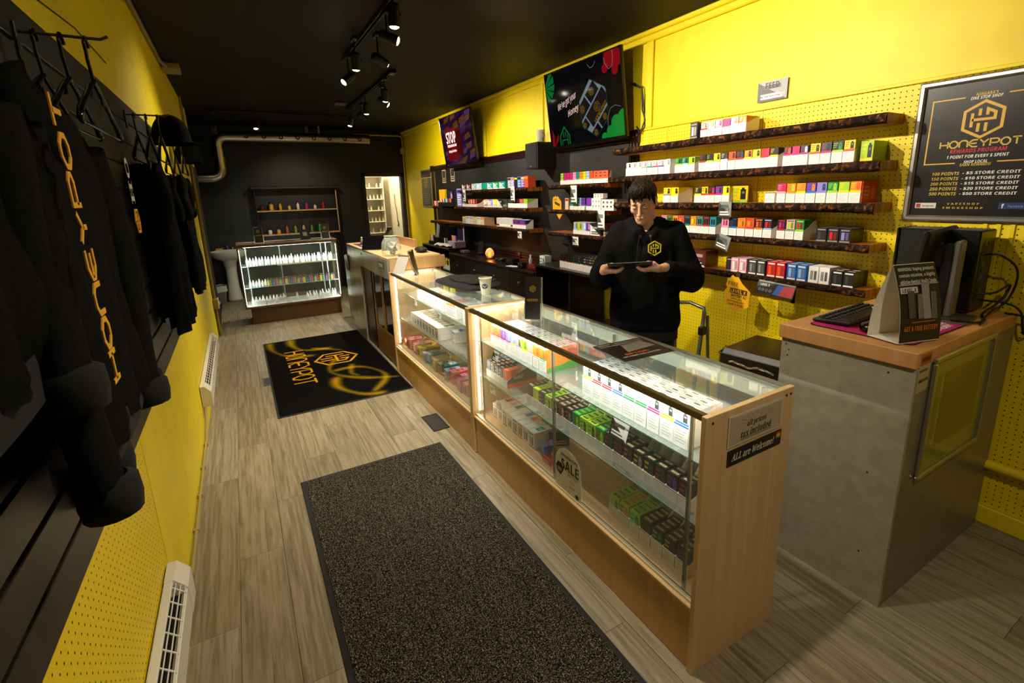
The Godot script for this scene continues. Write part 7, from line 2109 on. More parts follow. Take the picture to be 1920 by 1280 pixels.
func build_wall_furniture() -> void:
	var es := espresso()
	# desk on the right: open shelf unit
	var d := thing("dark_shelf_desk", "dark brown open shelf unit beside the person, cartons on top", "shelf unit", Vector3(3.155, 0, -3.565))
	put(d, "top_board", blk(Vector3(-0.205, 0.918, -0.595), Vector3(0.205, 0.945, 0.595), 0.004), es)
	for z: float in [-0.585, 0.0, 0.585]:
		put(d, "upright", blk(Vector3(-0.2, 0, z - 0.012), Vector3(0.2, 0.9175, z + 0.012), 0.002), es)
	for k in 2:
		put(d, "shelf_board", blk(Vector3(-0.195, 0.42, -0.572 + 0.585 * k), Vector3(0.2, 0.445, -0.0125 + 0.585 * k), 0.002), es)
		put(d, "floor_board", blk(Vector3(-0.195, 0.06, -0.572 + 0.585 * k), Vector3(0.2, 0.085, -0.0125 + 0.585 * k), 0.002), es)
	put(d, "solid_back", blk(Vector3(0.19, 0.086, -0.572), Vector3(0.2, 0.9175, -0.0125), 0.0), es)
	# long low counter
	var l := thing("long_dark_counter", "long low dark brown counter along the right wall, salt lamp on it", "counter", Vector3(3.16, 0, -5.28))
	put(l, "top_board", blk(Vector3(-0.21, 0.822, -1.21), Vector3(0.205, 0.85, 1.09), 0.004), es)
	for z: float in [-1.195, -0.62, -0.1, 0.5, 1.075]:
		put(l, "upright", blk(Vector3(-0.2, 0, z - 0.013), Vector3(0.2, 0.8215, z + 0.013), 0.002), es)
	for k in 4:
		var za: float = [-1.18, -0.605, -0.085, 0.515][k]
		var zb: float = [-0.635, -0.115, 0.485, 1.06][k]
		var dr := put(l, "drawer_front", blk(Vector3(-0.2, 0.3 if k != 1 else 0.62, za), Vector3(-0.185, 0.815, zb), 0.003), mat("0f0a09", 0.35))
		put(dr, "drawer_knob", mb().at(Vector3(-0.2, 0.7, (za + zb) / 2.0), Basis(Vector3.BACK, PI / 2.0)).lathe([Vector2(0.006, 0.0), Vector2(0.006, 0.012), Vector2(0.013, 0.016), Vector2(0.012, 0.024), Vector2(0, 0.027)], 14).mesh(), mat("8a8880", 0.3, 0.8))
	# taller cubby at the back
	var c := thing("dark_cubby", "dark brown cubby at the far end of the right wall with yellow packs inside", "shelf unit", Vector3(3.16, 0, -7.08))
	put(c, "top_board", blk(Vector3(-0.2, 0.874, -0.58), Vector3(0.205, 0.9, 0.575), 0.004), es)
	for z: float in [-0.57, 0.16, 0.565]:
		put(c, "upright", blk(Vector3(-0.195, 0, z - 0.012), Vector3(0.2, 0.8735, z + 0.012), 0.002), es)
	put(c, "shelf_board", blk(Vector3(-0.19, 0.55, 0.173), Vector3(0.2, 0.572, 0.5525), 0.002), es)
	put(c, "shelf_board", blk(Vector3(-0.19, 0.55, -0.5575), Vector3(0.2, 0.572, 0.1475), 0.002), es)
	put(c, "back_panel", blk(Vector3(0.188, 0.0, -0.5575), Vector3(0.2, 0.8735, 0.5525), 0.0), mat("0c0807", 0.5))
	for k in 7:
		carton(Vector3(3.0, 0.5725, -6.86 + 0.052 * k), -PI / 2.0, 0.045, 0.16, 0.06, 0.4, ["yds", "lds", "ydw", "ddy", "ydw", "ydw", "lds"][k], "yellow and white pack in the dark cubby, %s from left" % ORD[k], "", "lines")
	for k in 3:
		bottle(Vector3(2.99, 0.5725, -7.45 + 0.12 * k), 0.03, 0.13, "jar", "1f7a34", "1c8a3c", "green jar in the dark cubby's left half, %s from left" % ORD[k], "")
	# goods on the cubby
	var mb1 := thing("display_stand", "black display stand of lighters and pens on the dark cubby, far left", "display stand", Vector3(3.12, 0.9005, -7.45), -PI / 2.0)
	put(mb1, "stepped_base", mb().span(Vector3(-0.12, 0, -0.06), Vector3(0.12, 0.05, 0.08), 0.004).span(Vector3(-0.12, 0.05, -0.06), Vector3(0.12, 0.1, 0.02), 0.004).mesh(), mat("121212", 0.4))
	put(mb1, "header_card", mb().at(Vector3(0.06, 0.19, -0.02), Basis(Vector3.BACK, -0.35)).box(Vector3.ZERO, Vector3(0.12, 0.24, 0.004)).mesh(), mat("8d8a84", 0.4))
	for k in 6:
		put(mb1, "pen", mb().cyl(Vector3(-0.1 + 0.035 * k, 0.05, 0.05), Vector3(-0.1 + 0.035 * k, 0.14, 0.05), 0.009).mesh(), mat(["1a1a1a", "d8d4c8", "c8501c", "d8d4c8", "1a1a1a", "202020"][k], 0.35))
	var mb2 := thing("display_stand", "black open-front display box of devices in the middle of the cubby", "display stand", Vector3(3.16, 0.9005, -7.05), -PI / 2.0)
	put(mb2, "box", mb().span(Vector3(-0.15, 0, -0.1), Vector3(0.15, 0.012, 0.1), 0.002).span(Vector3(-0.15, 0.012, -0.1), Vector3(0.15, 0.3, -0.09), 0.002).span(Vector3(-0.15, 0.012, -0.09), Vector3(-0.142, 0.28, 0.06), 0.001).span(Vector3(0.142, 0.012, -0.09), Vector3(0.15, 0.28, 0.06), 0.001).mesh(), mat("161615", 0.4))
	put(mb2, "header_print", blk(Vector3(-0.13, 0.24, -0.0895), Vector3(0.13, 0.29, -0.088), 0.0), mat("6a665e", 0.4))
	for k in 5:
		put(mb2, "device", mb().cbox(Vector3(-0.1 + 0.05 * k, 0.06, 0.02), Vector3(0.022, 0.09, 0.02), 0.004).mesh(), mat(["101010", "d0ccc0", "101010", "b8b4a8", "101010"][k], 0.3))
	var ppb := single("paper_roll", "loose white paper bags lying on the cubby's front edge", "paper", mb().grid(24, 10, func(u: float, v: float) -> Vector3: return Vector3((u - 0.5) * 0.5, 0.02 + 0.018 * sin(v * PI) + 0.008 * sin(u * 17.0 + v * 4.0), (v - 0.5) * 0.14)).mesh(), mat("cdc9bc", 0.6), Vector3(3.05, 0.9005, -6.85), yawed(-PI / 2.0 + 0.15))
	var mb3 := thing("display_stand", "purple and white display box of bright lighters at the cubby's right end", "display stand", Vector3(3.14, 0.9005, -6.63), -PI / 2.0)
	put(mb3, "box", mb().span(Vector3(-0.13, 0, -0.08), Vector3(0.13, 0.09, 0.09), 0.003).mesh(), mat("a79ac2", 0.4))
	put(mb3, "back_card", blk(Vector3(-0.13, 0.09, -0.08), Vector3(0.13, 0.3, -0.072), 0.001), mat("2a1a34", 0.4))
	put(mb3, "side_card", blk(Vector3(0.09, 0.09, -0.0715), Vector3(0.13, 0.32, -0.066), 0.001), mat("b4a8cc", 0.4))
	for k in 6:
		put(mb3, "lighter", mb().cbox(Vector3(-0.1 + 0.036 * k, 0.13, 0.03), Vector3(0.022, 0.08, 0.012), 0.004).mesh(), mat(["e05a1a", "e8e4d8", "e8901a", "e8e4d8", "6a3aa0", "5a2a90"][k], 0.3))
	# things on the long counter
	var ly := 0.8505
	var lamp := thing("salt_lamp", "small glowing orange salt lamp on the long dark counter", "lamp", Vector3(3.1, ly, -5.48))
	put(lamp, "base", mb().lathe([Vector2(0, 0), Vector2(0.05, 0), Vector2(0.052, 0.012), Vector2(0.04, 0.016), Vector2(0, 0.016)], 20).mesh(), mat("3a1c0c", 0.4))
	put(lamp, "bulb_globe", mb().lathe([Vector2(0.02, 0.016), Vector2(0.045, 0.03), Vector2(0.058, 0.06), Vector2(0.055, 0.09), Vector2(0.035, 0.12), Vector2(0.014, 0.135)], 20).mesh(), glass("lampglobe", 0.2))
	put(lamp, "glowing_core", mb().lathe([Vector2(0, 0.017), Vector2(0.018, 0.02), Vector2(0.022, 0.05), Vector2(0.012, 0.08), Vector2(0, 0.085)], 12).mesh(), glow("ff8a1c", 3.0))
	var ol := OmniLight3D.new()
	ol.name = "lamp_light"
	ol.light_color = Color("ff8a28")
	ol.light_energy = 0.035
	ol.light_size = 0.02
	ol.omni_range = 6.0
	ol.omni_attenuation = 2.0
	ol.shadow_enabled = true
	ol.position = Vector3(0, 0.1, 0)
	lamp.add_child(ol)
	for k in 2:
		var bs := thing("cardboard_sign", "black slanted stand holding a dark tile, %s on the dark counters" % ["beside the salt lamp", "beside the cartons"][k], "stand", [Vector3(3.2, ly, -5.95), Vector3(3.27, 0.9455, -4.08)][k], -0.9)
		put(bs, "foot", mb().cbox(Vector3(0, 0.015, 0), Vector3(0.09, 0.03, 0.07), 0.006).mesh(), mat("0c0c0c", 0.4))
		put(bs, "slab", mb().at(Vector3(0, 0.1, -0.01), Basis(Vector3.RIGHT, -0.25)).cbox(Vector3.ZERO, Vector3(0.075, 0.16, 0.012), 0.003).mesh(), mat("19191b", 0.25))
	var odd := [["small_box", "pale low box on the long counter's far end", Vector3(3.12, ly, -6.3), Vector3(0.1, 0.035, 0.13), "6b675c"], ["black_case", "black case on the long counter right of the salt lamp", Vector3(3.08, ly, -4.86), Vector3(0.1, 0.07, 0.17), "131315"], ["black_case", "smaller black case in front of the white papers, long counter", Vector3(3.03, ly, -4.55), Vector3(0.07, 0.06, 0.09), "0f0f10"], ["red_case", "dark red case on the long counter beside the black cases", Vector3(3.09, ly, -4.36), Vector3(0.12, 0.055, 0.15), "6a1612"]]
	for q in odd:
		var bx := thing(q[0], q[1], "case", q[2])
		put(bx, "body", mb().cbox(Vector3(0, q[3].y * 0.36, 0), Vector3(q[3].x, q[3].y * 0.7, q[3].z), 0.006).mesh(), mat(q[4], 0.35))
		put(bx, "lid", mb().cbox(Vector3(0, q[3].y * 0.86, 0), Vector3(q[3].x, q[3].y * 0.27, q[3].z), 0.006).mesh(), mat(q[4], 0.3))
		put(bx, "clasp", mb().cbox(Vector3(-q[3].x / 2.0 - 0.001, q[3].y * 0.7, 0), Vector3(0.004, 0.014, 0.02), 0.001).mesh(), mat("8c8a84", 0.3, 0.7))
	var ph := thing("cable_heap", "heap of black cables lying right of the salt lamp", "cable", Vector3(3.1, ly, -5.18))
	for k in 3:
		var pts := []
		for q in 22:
			var an := q * 0.7 + k
			pts.append(Vector3(cos(an) * (0.05 + 0.012 * sin(q * 1.7 + k)), 0.008 + 0.009 * k + 0.006 * sin(q * 0.9), sin(an) * (0.07 + 0.015 * sin(q * 1.1))))
		put(ph, "loop", mb().tube(pts, 0.005, 7).mesh(), mat("0a0a0a", 0.45))
	var pap := thing("white_papers", "loose white papers in front of the black cases on the counter", "paper", Vector3(3.0, ly, -4.72), 0.3)
	for k in 2:
		put(pap, "sheet", mb().at(Vector3(0.01 * k, 0.001 + 0.0016 * k, 0.1 * k), yawed(0.4 * k)).box(Vector3.ZERO, Vector3(0.09, 0.001, 0.13)).mesh(), mat("d4d2cc", 0.6))
	bottle(Vector3(3.16, ly, -4.58), 0.022, 0.13, "plain", "a9b2b8", "d8dce0", "Clear spray bottle standing behind the black cases", "")
	carton(Vector3(3.09, ly, -4.23), -PI / 2.0, 0.1, 0.155, 0.08, 0.0, "wgt", "white and green carton standing beside the dark shelf unit", "", "front")
	var kr := thing("kraft_bags", "stack of brown kraft bags on a carton before the long counter", "bags", Vector3(2.76, 0.0, -4.1), 0.3)
	put(kr, "carton_base", blk(Vector3(-0.1, 0, -0.16), Vector3(0.1, 0.5, 0.16), 0.006), mat("4a3018", 0.8))
	for k in 4:
		put(kr, "bag", mb().at(Vector3(0.01 * (k % 2), 0.512 + 0.022 * k, 0), yawed(0.08 * k)).cbox(Vector3.ZERO, Vector3(0.18, 0.02, 0.29), 0.006).mesh(), mat("8a6238" if k % 2 else "9a7244", 0.8))
	# stepladder behind the person
	var ld := thing("stepladder", "folded grey stepladder leaning on the pegboard behind the person", "stepladder", Vector3(3.02, 0, -2.26))
	var al := mat("8c8c80", 0.35, 0.7)
	for s: float in [-1.0, 1.0]:
		put(ld, "front_rail", mb().cyl(Vector3(-0.1, 0.0, 0.15 * s), Vector3(0.03, 0.83, 0.13 * s), 0.014).mesh(), al)
		put(ld, "rear_rail", mb().cyl(Vector3(0.1, 0.0, 0.16 * s), Vector3(0.05, 0.8, 0.14 * s), 0.011).mesh(), al)
		put(ld, "rubber_foot", mb().cyl(Vector3(-0.102, 0.0, 0.15 * s), Vector3(-0.094, 0.04, 0.15 * s), 0.018).mesh(), mat("0c0c0c", 0.7))
		put(ld, "plastic_joint", mb().cbox(Vector3(0.01, 0.7, 0.134 * s), Vector3(0.05, 0.06, 0.036), 0.006).mesh(), mat("0c0c0c", 0.5))
	for k in 2:
		put(ld, "step", mb().cbox(Vector3(-0.07 + 0.04 * k, 0.25 + 0.24 * k, 0), Vector3(0.07, 0.025, 0.26), 0.005).mesh(), mat("1a1a1a", 0.5))
	put(ld, "top_handle", mb().tube([Vector3(0.03, 0.81, -0.13), Vector3(0.035, 0.85, -0.12), Vector3(0.036, 0.87, 0.0), Vector3(0.035, 0.85, 0.12), Vector3(0.03, 0.81, 0.13)], 0.013, 10).mesh(), al)


func build_shelf_goods() -> void:
	var x := 3.2
	# top shelf
	var p := "on the top live-edge shelf"
	carton(Vector3(x + 0.01, 1.9855, -2.435), -PI / 2.0, 0.06, 0.105, 0.1, 0.0, "dws", "black device box with a white window " + p, "", "pod")
	row(p, "white cartons on the top live-edge shelf", x + 0.01, 1.9855, -2.38, -2.03, 0.098, 0.13, 0.52, "whr wyw wmk mpm wow oew", "front", 1)
	# second shelf
	p = "on the second live-edge shelf"
	var g := "cartons on the second live-edge shelf"
	var n := row(p, g, x, 1.7605, -3.105, -2.63, 0.105, 0.15, 0.55, "wdw wsc wsw wsk wst wsm wsp wsw", "front", 0)
	n = row(p, g, x, 1.7605, -2.585, -2.405, 0.105, 0.15, 0.55, "gdl gdc ldl", "front", n)
	n = row(p, g, x, 1.7605, -2.37, -1.795, 0.112, 0.15, 0.56, "ddr ddl ydl daw hdh dar ody ydl rmr ddy", "front", n)
	n = row(p, g, x, 1.7605, -1.765, -1.62, 0.108, 0.15, 0.58, "nhm mrm uwm", "front", n)
	n = row(p, g, x, 1.7605, -1.612, -1.378, 0.112, 0.15, 0.53, "ydh adm dgl ydh", "front", n)
	carton(Vector3(x + 0.03, 1.7605, -1.335), -PI / 2.0, 0.06, 0.1, 0.14, 0.0, "ldy", "lime carton turned sideways at the right end of the second shelf", "", "front")
	# third shelf
	p = "on the third live-edge shelf"
	g = "cartons on the third live-edge shelf"
	n = row(p, g, x, 1.5505, -2.69, -2.54, 0.11, 0.15, 0.5, "yds ydy", "front", 0)
	n = row(p, g, x, 1.5505, -2.395, -2.11, 0.108, 0.15, 0.5, "ady ydr dmr pdm ydy", "front", n)
	carton(Vector3(x + 0.055, 1.5505, -2.075), -PI / 2.0 + 0.5, 0.1, 0.105, 0.05, 0.0, "ydl", "yellow carton side with a dark device picture on the third shelf", "", "front")
	carton(Vector3(x + 0.005, 1.5505, -1.83), -PI / 2.0 + 0.1, 0.06, 0.06, 0.15, 0.0, "wos", "low white carton at the start of the third shelf's right group", "", "lip")
	n = row(p, g, x, 1.5505, -1.785, -1.325, 0.112, 0.15, 0.52, "mrk olo ooy pob vuv gll lly ohy", "front", n)
	var rs := thing("carton_side_card", "red-orange printed side of the last carton on the third shelf", "carton", Vector3(x + 0.002, 1.5505, -1.321))
	put(rs, "card", mb().box(Vector3(0.075, 0.056, 0.001), Vector3(0.148, 0.112, 0.002)).mesh(), mat("d0441c", 0.4))
	put(rs, "device_picture", mb().cbox(Vector3(0.105, 0.055, 0.0024), Vector3(0.035, 0.07, 0.001), 0.0004).mesh(), mat("e06a2c", 0.4))
	for q in 3:
		put(rs, "print_line", mb().box(Vector3(0.045, 0.08 - 0.02 * q, 0.0024), Vector3(0.05, 0.007, 0.0008)).mesh(), mat("e8a070", 0.4))
	# fourth shelf
	p = "on the fourth live-edge shelf"
	g = "cartons on the fourth live-edge shelf"
	n = row(p, g, x, 1.3385, -2.7, -2.2, 0.118, 0.13, 0.45, "kdm gdr odo hop udg oyo tdr ndr tdb", "pod", 0)
	n = row(p, g, x, 1.3385, -2.16, -1.795, 0.116, 0.13, 0.45, "kmk dub ooh hor dho drc", "pod", n)
	n = row(p, g, x, 1.3385, -1.765, -1.6, 0.116, 0.13, 0.45, "dmr klg grl", "pod", n)
	for k in 3:
		for q in 3:
			var c: String = ["das", "drs", "dvs"][k]
			carton(Vector3(x + 0.01 + 0.045 * q, 1.3385, -1.505 + 0.062 * k), -PI / 2.0, 0.058, 0.075, 0.043, 0.0, c, "black pod box with a %s device, %s column, %s deep, fourth shelf's end" % [["grey", "red", "purple"][k], ORD[k], ORD[q]], "pod boxes at the fourth shelf's end", "pod")
	# lowest shelf
	p = "on the lowest live-edge shelf"
	carton(Vector3(x + 0.035, 1.0955, -2.36), -PI / 2.0, 0.13, 0.115, 0.13, 0.0, "nwd", "brown and white printed carton beside the person %s" % p, "", "slash")
	carton(Vector3(x + 0.035, 1.0955, -2.1), -PI / 2.0, 0.05, 0.09, 0.1, 0.0, "das", "black device box left of the pink ones %s" % p, "", "pod")
	var col := ["k", "a", "r", "b", "w", "d"]
	var dev := ["w", "s", "h", "c", "s", "a"]
	for k in 6:
		for q in 2:
			for r in 3:
				var cc: String = col[k] + dev[k] + "w"
				carton(Vector3(x + 0.03 + 0.055 * r, 1.0955, -2.055 + 0.13 * k + 0.06 * q), -PI / 2.0, 0.056, 0.095 if k < 5 else 0.085, 0.052, 0.0, cc, "%s device box, %s of its pair, %s deep, lowest live-edge shelf" % [["rose pink", "grey-black", "bright red", "blue", "white", "black"][k], ["left", "right"][q], ORD[r]], "%s device boxes on the lowest shelf" % ["pink", "grey", "red", "blue", "white", "black"][k], "pod")
	# shelves below the larger television
	x = 3.155
	p = "on upper shelf below larger television"
	row(p, "cartons on the upper shelf below the larger television", x + 0.02, 1.7185, -4.01, -3.505, 0.108, 0.15, 0.38, "ldy mdp mdk mdr kdh tdh ody ydo cdb hdr", "dots")
	carton(Vector3(x + 0.03, 1.7185, -3.41), -PI / 2.0 + 0.25, 0.16, 0.105, 0.05, 0.36, "hdo", "wide orange-brown carton side at the row's right end, upper shelf", "", "dots")
	p = "on middle shelf below larger television"
	carton(Vector3(x + 0.025, 1.4805, -3.91), -PI / 2.0, 0.06, 0.11, 0.13, 0.0, "ewr", "slim orange-edged carton " + p, "", "lines")
	row(p, "cartons on the middle shelf below the larger television", x + 0.02, 1.4805, -3.855, -3.62, 0.112, 0.14, 0.36, "tdt tds cdb pdm", "dots", 1)
	carton(Vector3(x + 0.03, 1.4805, -3.56), -PI / 2.0, 0.11, 0.11, 0.12, 0.35, "pmm", "purple and pink carton behind the white one, middle shelf", "", "dots")
	carton(Vector3(x + 0.012, 1.4805, -3.445), -PI / 2.0, 0.13, 0.105, 0.06, 0.0, "wss", "white dotted carton " + p, "", "dots")
	carton(Vector3(x + 0.02, 1.4805, -3.3), -PI / 2.0 + 0.15, 0.14, 0.095, 0.04, 0.0, "wdr", "white carton side with a red device picture, middle shelf", "", "dots")
	carton(Vector3(x + 0.015, 1.5865, -3.42), -PI / 2.0, 0.13, 0.04, 0.05, 0.0, "wda", "white carton lying on top of the dotted one, middle shelf", "", "dots")
	var hx := thing("promotion_card", "yellow card with a jagged top on the middle shelf's left end", "sign", Vector3(x + 0.02, 1.4805, -4.07), -PI / 2.0)
	put(hx, "card", mb().prism(PackedVector2Array([Vector2(-0.075, 0), Vector2(0.075, 0), Vector2(0.075, 0.075), Vector2(0.03, 0.115), Vector2(0.01, 0.13), Vector2(-0.008, 0.118), Vector2(-0.025, 0.135), Vector2(-0.042, 0.118), Vector2(-0.06, 0.125), Vector2(-0.075, 0.1)]), -0.001, 0.001).mesh(), mat("f0b414", 0.5))
	lettering(hx, "FREE", 0.02, 0.06, Vector3(-0.025, 0.095, 0.0012), Basis(), mat("5a3a08", 0.5), font_regular)
	put(hx, "name_plate", mb().at(Vector3(0.005, 0.055, 0.0014), Basis(Vector3.BACK, -0.3)).box(Vector3.ZERO, Vector3(0.09, 0.025, 0.0008)).mesh(), mat("4a3008", 0.5))
	var hb := single("promotion_card_tip", "yellow triangle tip hanging below the middle shelf's left end", "sign", mb().prism(PackedVector2Array([Vector2(0, -0.055), Vector2(0.05, 0), Vector2(-0.05, 0)]), -0.001, 0.001).mesh(), mat("f0b414", 0.5), Vector3(x + 0.02, 1.436, -4.03), yawed(-PI / 2.0))
	p = "on lower shelf below larger television"
	row(p, "cartons on the lower shelf below the larger television", x + 0.02, 1.2555, -3.8, -3.54, 0.112, 0.14, 0.34, "ebc lrl cwc pkp", "front")
	carton(Vector3(x + 0.025, 1.2555, -3.47), -PI / 2.0 + 0.1, 0.13, 0.1, 0.1, 0.0, "dwa", "black and white printed carton " + p, "", "slash")
	carton(Vector3(x + 0.06, 1.2555, -3.37), -PI / 2.0, 0.06, 0.11, 0.1, 0.35, "nhr", "maroon carton at the right end, lower shelf", "", "dots")
	# long shelves near the back
	p = "on the upper long shelf"
	var sl := "nwn nwn cwc cwc tgt twt gwt twt"
	var codes := sl.split(" ")
	for k in 8:
		var z := -6.36 + 0.16 * k
		carton(Vector3(x + 0.03, 1.7105, z), -PI / 2.0, 0.15, 0.08, 0.1, 0.0, codes[k], "%s slanted cigar-style carton, %s from the left %s" % [HUE[codes[k][0]], ORD[k], p], "", "slash")
	row(p, "upright colour packs on the upper long shelf", x + 0.03, 1.7105, -5.1, -4.64, 0.12, 0.1, 0.0, "swd vwo ddy bwd pwy hro", "lines", 8)
	p = "on the middle long shelf"
	carton(Vector3(x + 0.04, 1.4875, -7.25), -PI / 2.0, 0.24, 0.25, 0.03, 0.0, "yol", "tall yellow display card at the far left of the middle long shelf", "", "stripes")
	carton(Vector3(x + 0.05, 1.4875, -6.93), -PI / 2.0, 0.16, 0.22, 0.03, 0.0, "ukd", "dark blue card with a pink oval on the middle long shelf", "", "front")
	carton(Vector3(x + 0.05, 1.4875, -6.6), -PI / 2.0, 0.17, 0.25, 0.03, 0.0, "vwu", "lavender blue display card on the middle long shelf", "", "lines")
	var tr := thing("lighter_tray", "black tray of coloured lighters standing on the middle long shelf", "tray", Vector3(x, 1.4875, -7.0), -PI / 2.0)
	put(tr, "tray", mb().span(Vector3(-0.25, 0, -0.03), Vector3(0.3, 0.06, 0.03), 0.003).mesh(), mat("0e0e0e", 0.4))
	for k in 9:
		put(tr, "lighter", mb().cbox(Vector3(-0.2 + 0.055 * k, 0.085, 0.0), Vector3(0.026, 0.06, 0.014), 0.004).mesh(), mat(["e8e4d8", "e06020", "e8e4d8", "2a60c0", "e8e4d8", "2a80a0", "b02040", "e8a020", "1a1a1a"][k], 0.3))
	for k in 6:
		single("lighter", "orange and white lighter standing at the left tip of the middle shelf, %s" % ORD[k], "lighter", mb().cbox(Vector3(0, 0.04, 0), Vector3(0.016, 0.08, 0.026), 0.004).mesh(), mat(["e85a18", "e8e4dc", "e85a18", "8a70c0", "e8e4dc", "e85a18"][k], 0.3), Vector3(x + 0.02, 1.4875, -7.55 + 0.05 * k), Basis(), "lighters at the left tip of the middle shelf")
	row(p, "low cartons on the middle long shelf", x + 0.02, 1.4875, -6.43, -5.95, 0.1, 0.14, 0.38, "lds nrw nwr hwo hwr nhr", "front", 3)
	row(p, "slanted packs on the middle long shelf", x + 0.03, 1.4875, -5.76, -5.12, 0.095, 0.1, 0.0, "ewn vws yws dws ads", "slash", 9)
	row(p, "cartons at the middle long shelf's right end", x + 0.02, 1.4875, -5.09, -4.65, 0.1, 0.14, 0.5, "dsw dsw drw rww ldl", "dots", 14)
	p = "on the lower long shelf"
	row(p, "pale cartons on the lower long shelf", x + 0.02, 1.2555, -6.46, -5.75, 0.095, 0.15, 0.0, "esy wcs wkv ewy wls ewo", "lines")
	row(p, "white packs on the lower long shelf", x + 0.03, 1.2555, -5.42, -4.99, 0.105, 0.12, 0.0, "wsn wsw wsw wsw wsw wsn", "stripes", 6)
	carton(Vector3(x + 0.012, 1.2555, -4.83), -PI / 2.0, 0.3, 0.1, 0.1, 0.45, "upm", "wide carton with a colourful fruit print on the lower long shelf", "", "front")
	# cartons on the dark shelf unit
	row("on the dark shelf unit", "black and white cartons on the dark shelf unit", 3.02, 0.9455, -3.81, -3.2, 0.128, 0.2, 0.5, "dnk dnr dao dnr dar dgr dag dsg dae dwr dsm dwp dys dcs dya", "dots")
	carton(Vector3(2.985, 0.9455, -3.19), -PI / 2.0, 0.045, 0.125, 0.06, 0.4, "dcw", "slim black and blue carton before the yellow one, dark shelf unit", "", "lines")
	carton(Vector3(2.985, 0.9455, -3.14), -PI / 2.0, 0.05, 0.13, 0.06, 0.45, "yds", "bright yellow and white carton at the dark shelf unit's right end", "", "lines")


# ---------------------------------------------------------------- the person
func cap_d(p: Vector3, b: Array) -> float:   # tapered capsule: a, b, ra, rb
	var pa: Vector3 = p - b[1]
	var ba: Vector3 = b[2] - b[1]
	var h := clampf(pa.dot(ba) / maxf(ba.length_squared(), 1e-9), 0.0, 1.0)
	return (pa - ba * h).length() - lerpf(b[3], b[4], h)


func ell_d(p: Vector3, b: Array) -> float:   # ellipsoid: centre, radii
	var q: Vector3 = p - b[1]
	var r: Vector3 = b[2]
	var k0 := (q / r).length()
	var k1 := (q / (r * r)).length()
	return k0 * (k0 - 1.0) / maxf(k1, 1e-6)


